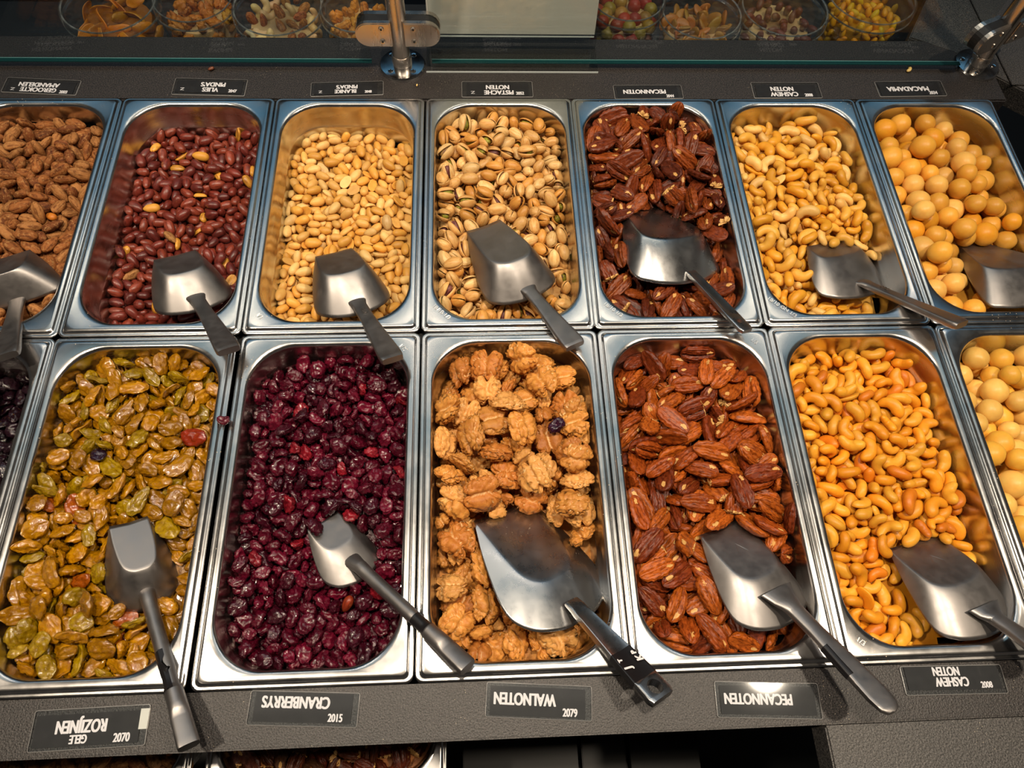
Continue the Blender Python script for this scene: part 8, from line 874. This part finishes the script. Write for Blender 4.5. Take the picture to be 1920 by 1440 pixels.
# ---------------------------------------------------------------- glass guard on steel posts
def screw(parent, loc, rot, m):
    o = turned('screw', [(.0001, .0008), (.0030, .0012), (.0034, .0008), (.0034, 0)][::-1], m, parent, 16, loc); o.rotation_euler = rot
    k = turned('socket', [(.0014, .0009), (.0014, .00135)], M['void'], o, 6)
    return o
def post(x, y, clamps, label, yaw=0.0):
    t = thing('guard_post', (x, y, ZC), label, 'post', None, (0, 0, yaw))
    turned('pole', [(.0108, .006), (.0108, .62)], M['post'], t, 40)
    turned('collar', [(.0120, .006), (.0122, .0075), (.0122, .0175), (.0116, .019), (.0109, .0192)], M['post'], t, 40)
    f = turned('base_flange', [(.0285, 0), (.0285, .0032), (.0270, .0050), (.0120, .0062)], M['flange'], t, 48)
    for a in (45, 135, 225, 315): screw(f, (.0195*math.cos(math.radians(a)), .0195*math.sin(math.radians(a)), .0052), (0, 0, 0), M['flange'])
    for s in clamps:
        # two rounded cheeks with a rubber gasket between them, around the glass
        pts = [(.0075, -.0155)]+[(.034+.0155*math.sin(math.radians(i*15)), -.0155*math.cos(math.radians(i*15))) for i in range(13)]+[(.0075, .0155)]
        if s < 0: pts = [(-px, pz) for px, pz in pts][::-1]
        front = prism('clamp', pts, .0055, .0115, M['post'], t, .0012); front.rotation_euler = (math.pi/2, 0, 0); front.location = (0, 0, .0525)
        backc = prism('clamp_cheek', pts, -.0115, -.0055, M['post'], front, .0); gask = prism('gasket', [(px*.985, pz*.96) for px, pz in pts], -.0055, .0055, M['void'], front)
        for dz in (-.0075, .0085): screw(front, (s*.0185, dz, .0115), (0, 0, 0), M['post'])
    return t
post(-.0285, .3835, (-1, 1), 'brushed steel post with two glass clamps on a round screwed base, beside the paper sign')
post(.7125, .3880, (-1, 1), 'brushed steel post at the right corner leaning out of the picture', .45)
def pane(x0, x1, y, label):
    t = thing('glass_guard', (0, y, 0), label, 'glass')
    box('pane', x0, -.003, .0075, x1, .003, .60, M['glass'], t)
    box('polished_edge', x0, -.003, .0062, x1, .0024, .0075, M['glass_edge'], t)
    box('edge_highlight', x0, .0024, .0062, x1, .0032, .0076, M['glass_highlight'], t)  # thin strip painted as the bright highlight on the edge
pane(-1.3, -.0655, .3835, 'clear glass guard left of the centre post with green polished edge')
pane(.0085, .6850, .3835, 'clear glass guard between the two steel posts with green polished edge')

# ---------------------------------------------------------------- acrylic sign stand with the back of a paper sheet
t = thing('sign_stand', (.1085, .373, ZC), 'clear acrylic stand holding a blank greyish paper sheet behind the glass', 'sign')
box('foot', -.1075, 0, .0004, .1075, .046, .0024, M['acrylic'], t)
box('foot_edge', -.1075, -.0008, .0004, .1075, 0, .0024, M['acrylic_edge'], t)
u = box('holder', -.1075, -.003, 0, .1075, 0, .30, M['acrylic'], t); u.location = (0, .046, .0024); u.rotation_euler = (math.radians(-8), 0, 0)
pp = box('paper', -.1050, .0006, .0150, .1050, .0011, .29, M['paper'], t); pp.location = (0, .046, .0024); pp.rotation_euler = (math.radians(-8), 0, 0)
pe = box('holder_seam', -.1040, -.0034, .0135, .1040, -.0030, .0152, M['acrylic_edge'], t); pe.location = (0, .046, .0024); pe.rotation_euler = (math.radians(-8), 0, 0)

# ---------------------------------------------------------------- tubs of dried fruit and nuts on the customers' shelf
sh = thing('display_shelf', (0, .438, -.115), 'dark shelf behind the counter carrying clear tubs', 'shelf')
box('board', -1.3, .001, -.02, .66, .22, 0, M['void'], sh)
chip_me = [to_mesh('slice', chip(i+1), [N_['mango']]) for i in range(4)]
TUBS = [(-.412, .440, .0625, 0, 'mango', (.70, .24, .006), 'dried mango slices', 40), (-.309, .468, .0540, -.004, 'walnut', (.55, .20, .02), 'brown walnut pieces', 46),
        (-.195, .438, .0600, 0, 'mix', None, 'mixed almonds and cashews', 60), (-.090, .446, .0520, 0, 'walnut', (.58, .24, .03), 'light brown nut pieces', 46),
        (.270, .468, .0530, .002, 'ball', None, 'red and green cracker balls', 44), (.368, .436, .0560, 0, 'stick', (.36, .15, .02), 'orange-brown curled sticks', 70),
        (.482, .437, .0610, .004, 'peanut', (.13, .035, .02), 'dark brown glazed nuts', 60), (.613, .466, .0640, 0, 'corn', (.85, .42, .006), 'bright yellow corn nuts', 120)]
for ti, (x, yf, r, zl, what, colr, words, cnt) in enumerate(TUBS):
    y = yf+r; H = .112+zl
    t = thing('clear_tub', (x, y, -.115), f'clear lidded plastic tub of {words} on the shelf behind the glass', 'tub', 'clear tubs on the shelf')
    turned('body', [(r*.80, .001), (r*.82, .003), (r*.93, H-.014), (r*.94, H-.010)], M['tub'], t, 48, cap=False)
    turned('lid', [(r*.96, H-.013), (r, H-.012), (r, H-.002), (r*.985, H), (r*.92, H), (r*.90, H-.004), (r*.86, H-.0045), (.001, H-.0045)], M['tub'], t, 48, cap=False)
    turned('lid_rim_glint', [(r*.985, H-.0125), (r*1.004, H-.0125), (r*1.004, H-.0105), (r*.985, H-.0105), (r*.985, H-.0125)], M['tub_rim_glint'], t, 48, cap=False)  # ring on the lid rim, its highlight put into the milky colour
    turned('lid_bead_glint', [(r*.925, H+.0002), (r*.955, H+.0006), (r*.955, H-.0006), (r*.925, H-.0006), (r*.925, H+.0002)], M['tub_rim_glint'], t, 48, cap=False)  # second ring, highlight painted the same way
    k = 0; tries = 0; placed = []
    while k < cnt and tries < cnt*60:
        tries += 1
        # pieces that show: against the front of the wall and on top
        top = rnd.random() < .45
        a = rnd.uniform(math.pi*1.02, math.pi*1.98) if not top else rnd.uniform(0, 2*math.pi)
        z = rnd.uniform(.012, H-.022) if not top else H-.020-rnd.uniform(0, .006)
        lim = r*(.80+.13*z/H)
        rr = lim-.0075-rnd.uniform(0, .003) if not top else (lim-.010)*math.sqrt(rnd.random())
        p = Vector((rr*math.cos(a), rr*math.sin(a), z))
        gap = {'corn': .0082, 'mango': .014, 'stick': .008, 'peanut': .0115, 'ball': .014, 'walnut': .016, 'mix': .014}[what]
        if any((p-q).length < gap for q in placed): continue
        placed.append(p); k += 1
        mk, nm, cl, sc = {'mango': (chip_me[k % 4], 'mango_slice', colr, 1.0), 'walnut': (MESH['walnut'][3+k % 2], 'nut_piece', colr, 1.0), 'mix': (MESH[('almond', 'cashew')[k % 2]][k % 4], ('almond', 'cashew_nut')[k % 2], ((.34, .12, .03), (.70, .48, .24))[k % 2], .95),
                          'ball': (MESH['macadamia'][k % 3], 'cracker_ball', ((.30, .04, .02), (.30, .20, .03))[k % 2], .78), 'stick': (MESH['cashew'][k % 4], 'curled_stick', colr, 1.0), 'peanut': (MESH['peanut'][k % 3], 'glazed_nut', colr, 1.0), 'corn': (MESH['peanut'][k % 3], 'corn_nut', colr, .85)}[what]
        o = bpy.data.objects.new(nm, mk); C.objects.link(o); o.location = Vector((x, y, -.115))+p
        o.rotation_euler = (rnd.uniform(0, 6.3), rnd.uniform(0, 6.3), rnd.uniform(0, 6.3)) if what not in ('mango',) else (rnd.uniform(.9, 2.0), rnd.uniform(-.6, .6), rnd.uniform(0, 6.3))
        if what == 'stick': o.scale = (1.25, 1.25, .6)
        else: o.scale = (sc, sc, sc)
        o.color = (*[c*rnd.uniform(.8, 1.15) for c in cl], 1)
        where = 'on top under the lid' if top else 'against the front wall'
        tag(o, f'{nm.replace("_", " ")} {where} of the tub of {words}', nm.split('_')[-1], f'{words} in a tub')
    core = turned(f'{what}_filling', [(r*.66, .004), (r*.74, H-.036), (r*.70, H-.028), (.001, H-.027)], N_['mango' if what in ('mango', 'corn') else 'walnut'], None, 24, (x, y, -.115))
    core.color = (*[c*.5 for c in (colr or (.2, .07, .02))], 1); tag(core, f'unseen inner filling of the tub of {words}', 'filling', kind='stuff')  # filling colour darkened to stand in for shade behind the pieces

# ---------------------------------------------------------------- lower tier: two wide pans under the counter edge, dark cabinet doors
low_rim = loops_mesh('rim', pan_loops(.246, .300, [(a, b, z, min(rr, .05)) for a, b, z, rr in RIM]), M['steel']); flip(low_rim)
low_basin = loops_mesh('basin', pan_loops(.246, .300, BASIN), M['steel_in'], cap1=True); flip(low_basin)
for x, y, mk, nm, colr, label, pl, v in ((-.2275, -.420, 'pecan', 'pecan_half', (.10, .026, .010), 'wide steel pan of pecans on the tier below the counter edge', 'dark pecan half in the lower pan of pecans', 5), (-.4865, -.420, 'almond', 'almond', (.26, .11, .04), 'wide steel pan of almonds on the tier below, bottom left corner', 'brown almond in the lower left pan', 4)):
    t = thing('steel_pan', (x, y, -.205), label, 'pan', 'steel pans of the lower tier')
    add('rim', low_rim, t); add('basin', low_basin, t)
    for i in range(13):
        for j in range(3):
            if i*.0185 > .205 and mk == 'pecan': continue
            px, py = .020+i*.0175+rnd.uniform(-.003, .003), .022+j*.017+rnd.uniform(-.003, .003)
            if j < 1 and (i < 2 or i > 10): continue
            o = bpy.data.objects.new(nm, MESH[mk][rnd.randrange(v)]); C.objects.link(o)
            o.location = (x+px, y+py, -.205-.030+.004*((i+j) % 3)); o.rotation_euler = (rnd.uniform(-.4, .4)+(0 if rnd.random() < .6 else math.pi), rnd.uniform(-.4, .4), rnd.uniform(0, 6.3))
            o.color = (*[c*rnd.uniform(.8, 1.25) for c in colr], 1); tag(o, pl.replace(' in the', (' at the left end of the', ' left of the middle of the', ' right of the middle of the', ' at the right end of the')[min(3, i*4//13)], 1) if j == 1 else pl.replace(' in the', (' nearest the camera at the left of the', ' nearest the camera at the right of the')[i > 6], 1), nm.split('_')[0], pl.split(' in ')[0]+'s in the lower pan')
    bd = box('pecan_bed' if mk == 'pecan' else 'almond_bed', x+.018, y+.02, -.250, x+.228, y+.28, -.238, N_[mk]); bd.color = (*[c*.6 for c in colr], 1); tag(bd, f'covered lower layer of {mk}s in the lower pan', mk, kind='stuff')  # darker copy of the pile colour paints the shade under the pieces
t = thing('lower_cabinet', (.03, -.60, -.90), 'black cabinet with flat doors in the shadow below the counter edge', 'cabinet')
door = plain('black_door', (.006, .006, .0055), .5)
for x0, x1 in ((0, .145), (.150, .206), (.212, .300)):
    box('door', x0, 0, .50, x1, .34, .52, door, t, .001)
box('carcass', 0, .001, 0, .300, .34, .49, M['void'], t)

# ---------------------------------------------------------------- bits that fell on the counter and rims
for x, y, z, mk, v, s, c, nm, label in ((-.261, .376, .0012, 'redpeanut', 0, .45, (.22, .07, .03), 'nut_crumb', 'tiny reddish nut crumb on the dark counter behind the peanut card'), (.620, .380, .001, 'cashew', 4, .42, (.75, .55, .2), 'cashew_crumb', 'pale yellow crumb on the counter left of the right-hand post'),
                                       (-.1795, -.0945, .0070, 'cranberry', 1, .80, (.12, .012, .025), 'dried_cranberry', 'lone dried cranberry lying on the pan rims between raisins and cranberries'), (-.010, .349, .0008, 'peanut', 3, .22, (.8, .55, .2), 'peanut_crumb', 'tiny yellow crumb at the foot of the centre post')):
    o = bpy.data.objects.new(nm, MESH[mk][v]); C.objects.link(o); o.location = (x, y, z); o.scale = (s, s, s); o.color = (*c, 1); o.rotation_euler = (.2, .1, rnd.uniform(0, 6)); tag(o, label, 'crumb' if 'crumb' in nm else 'cranberry')
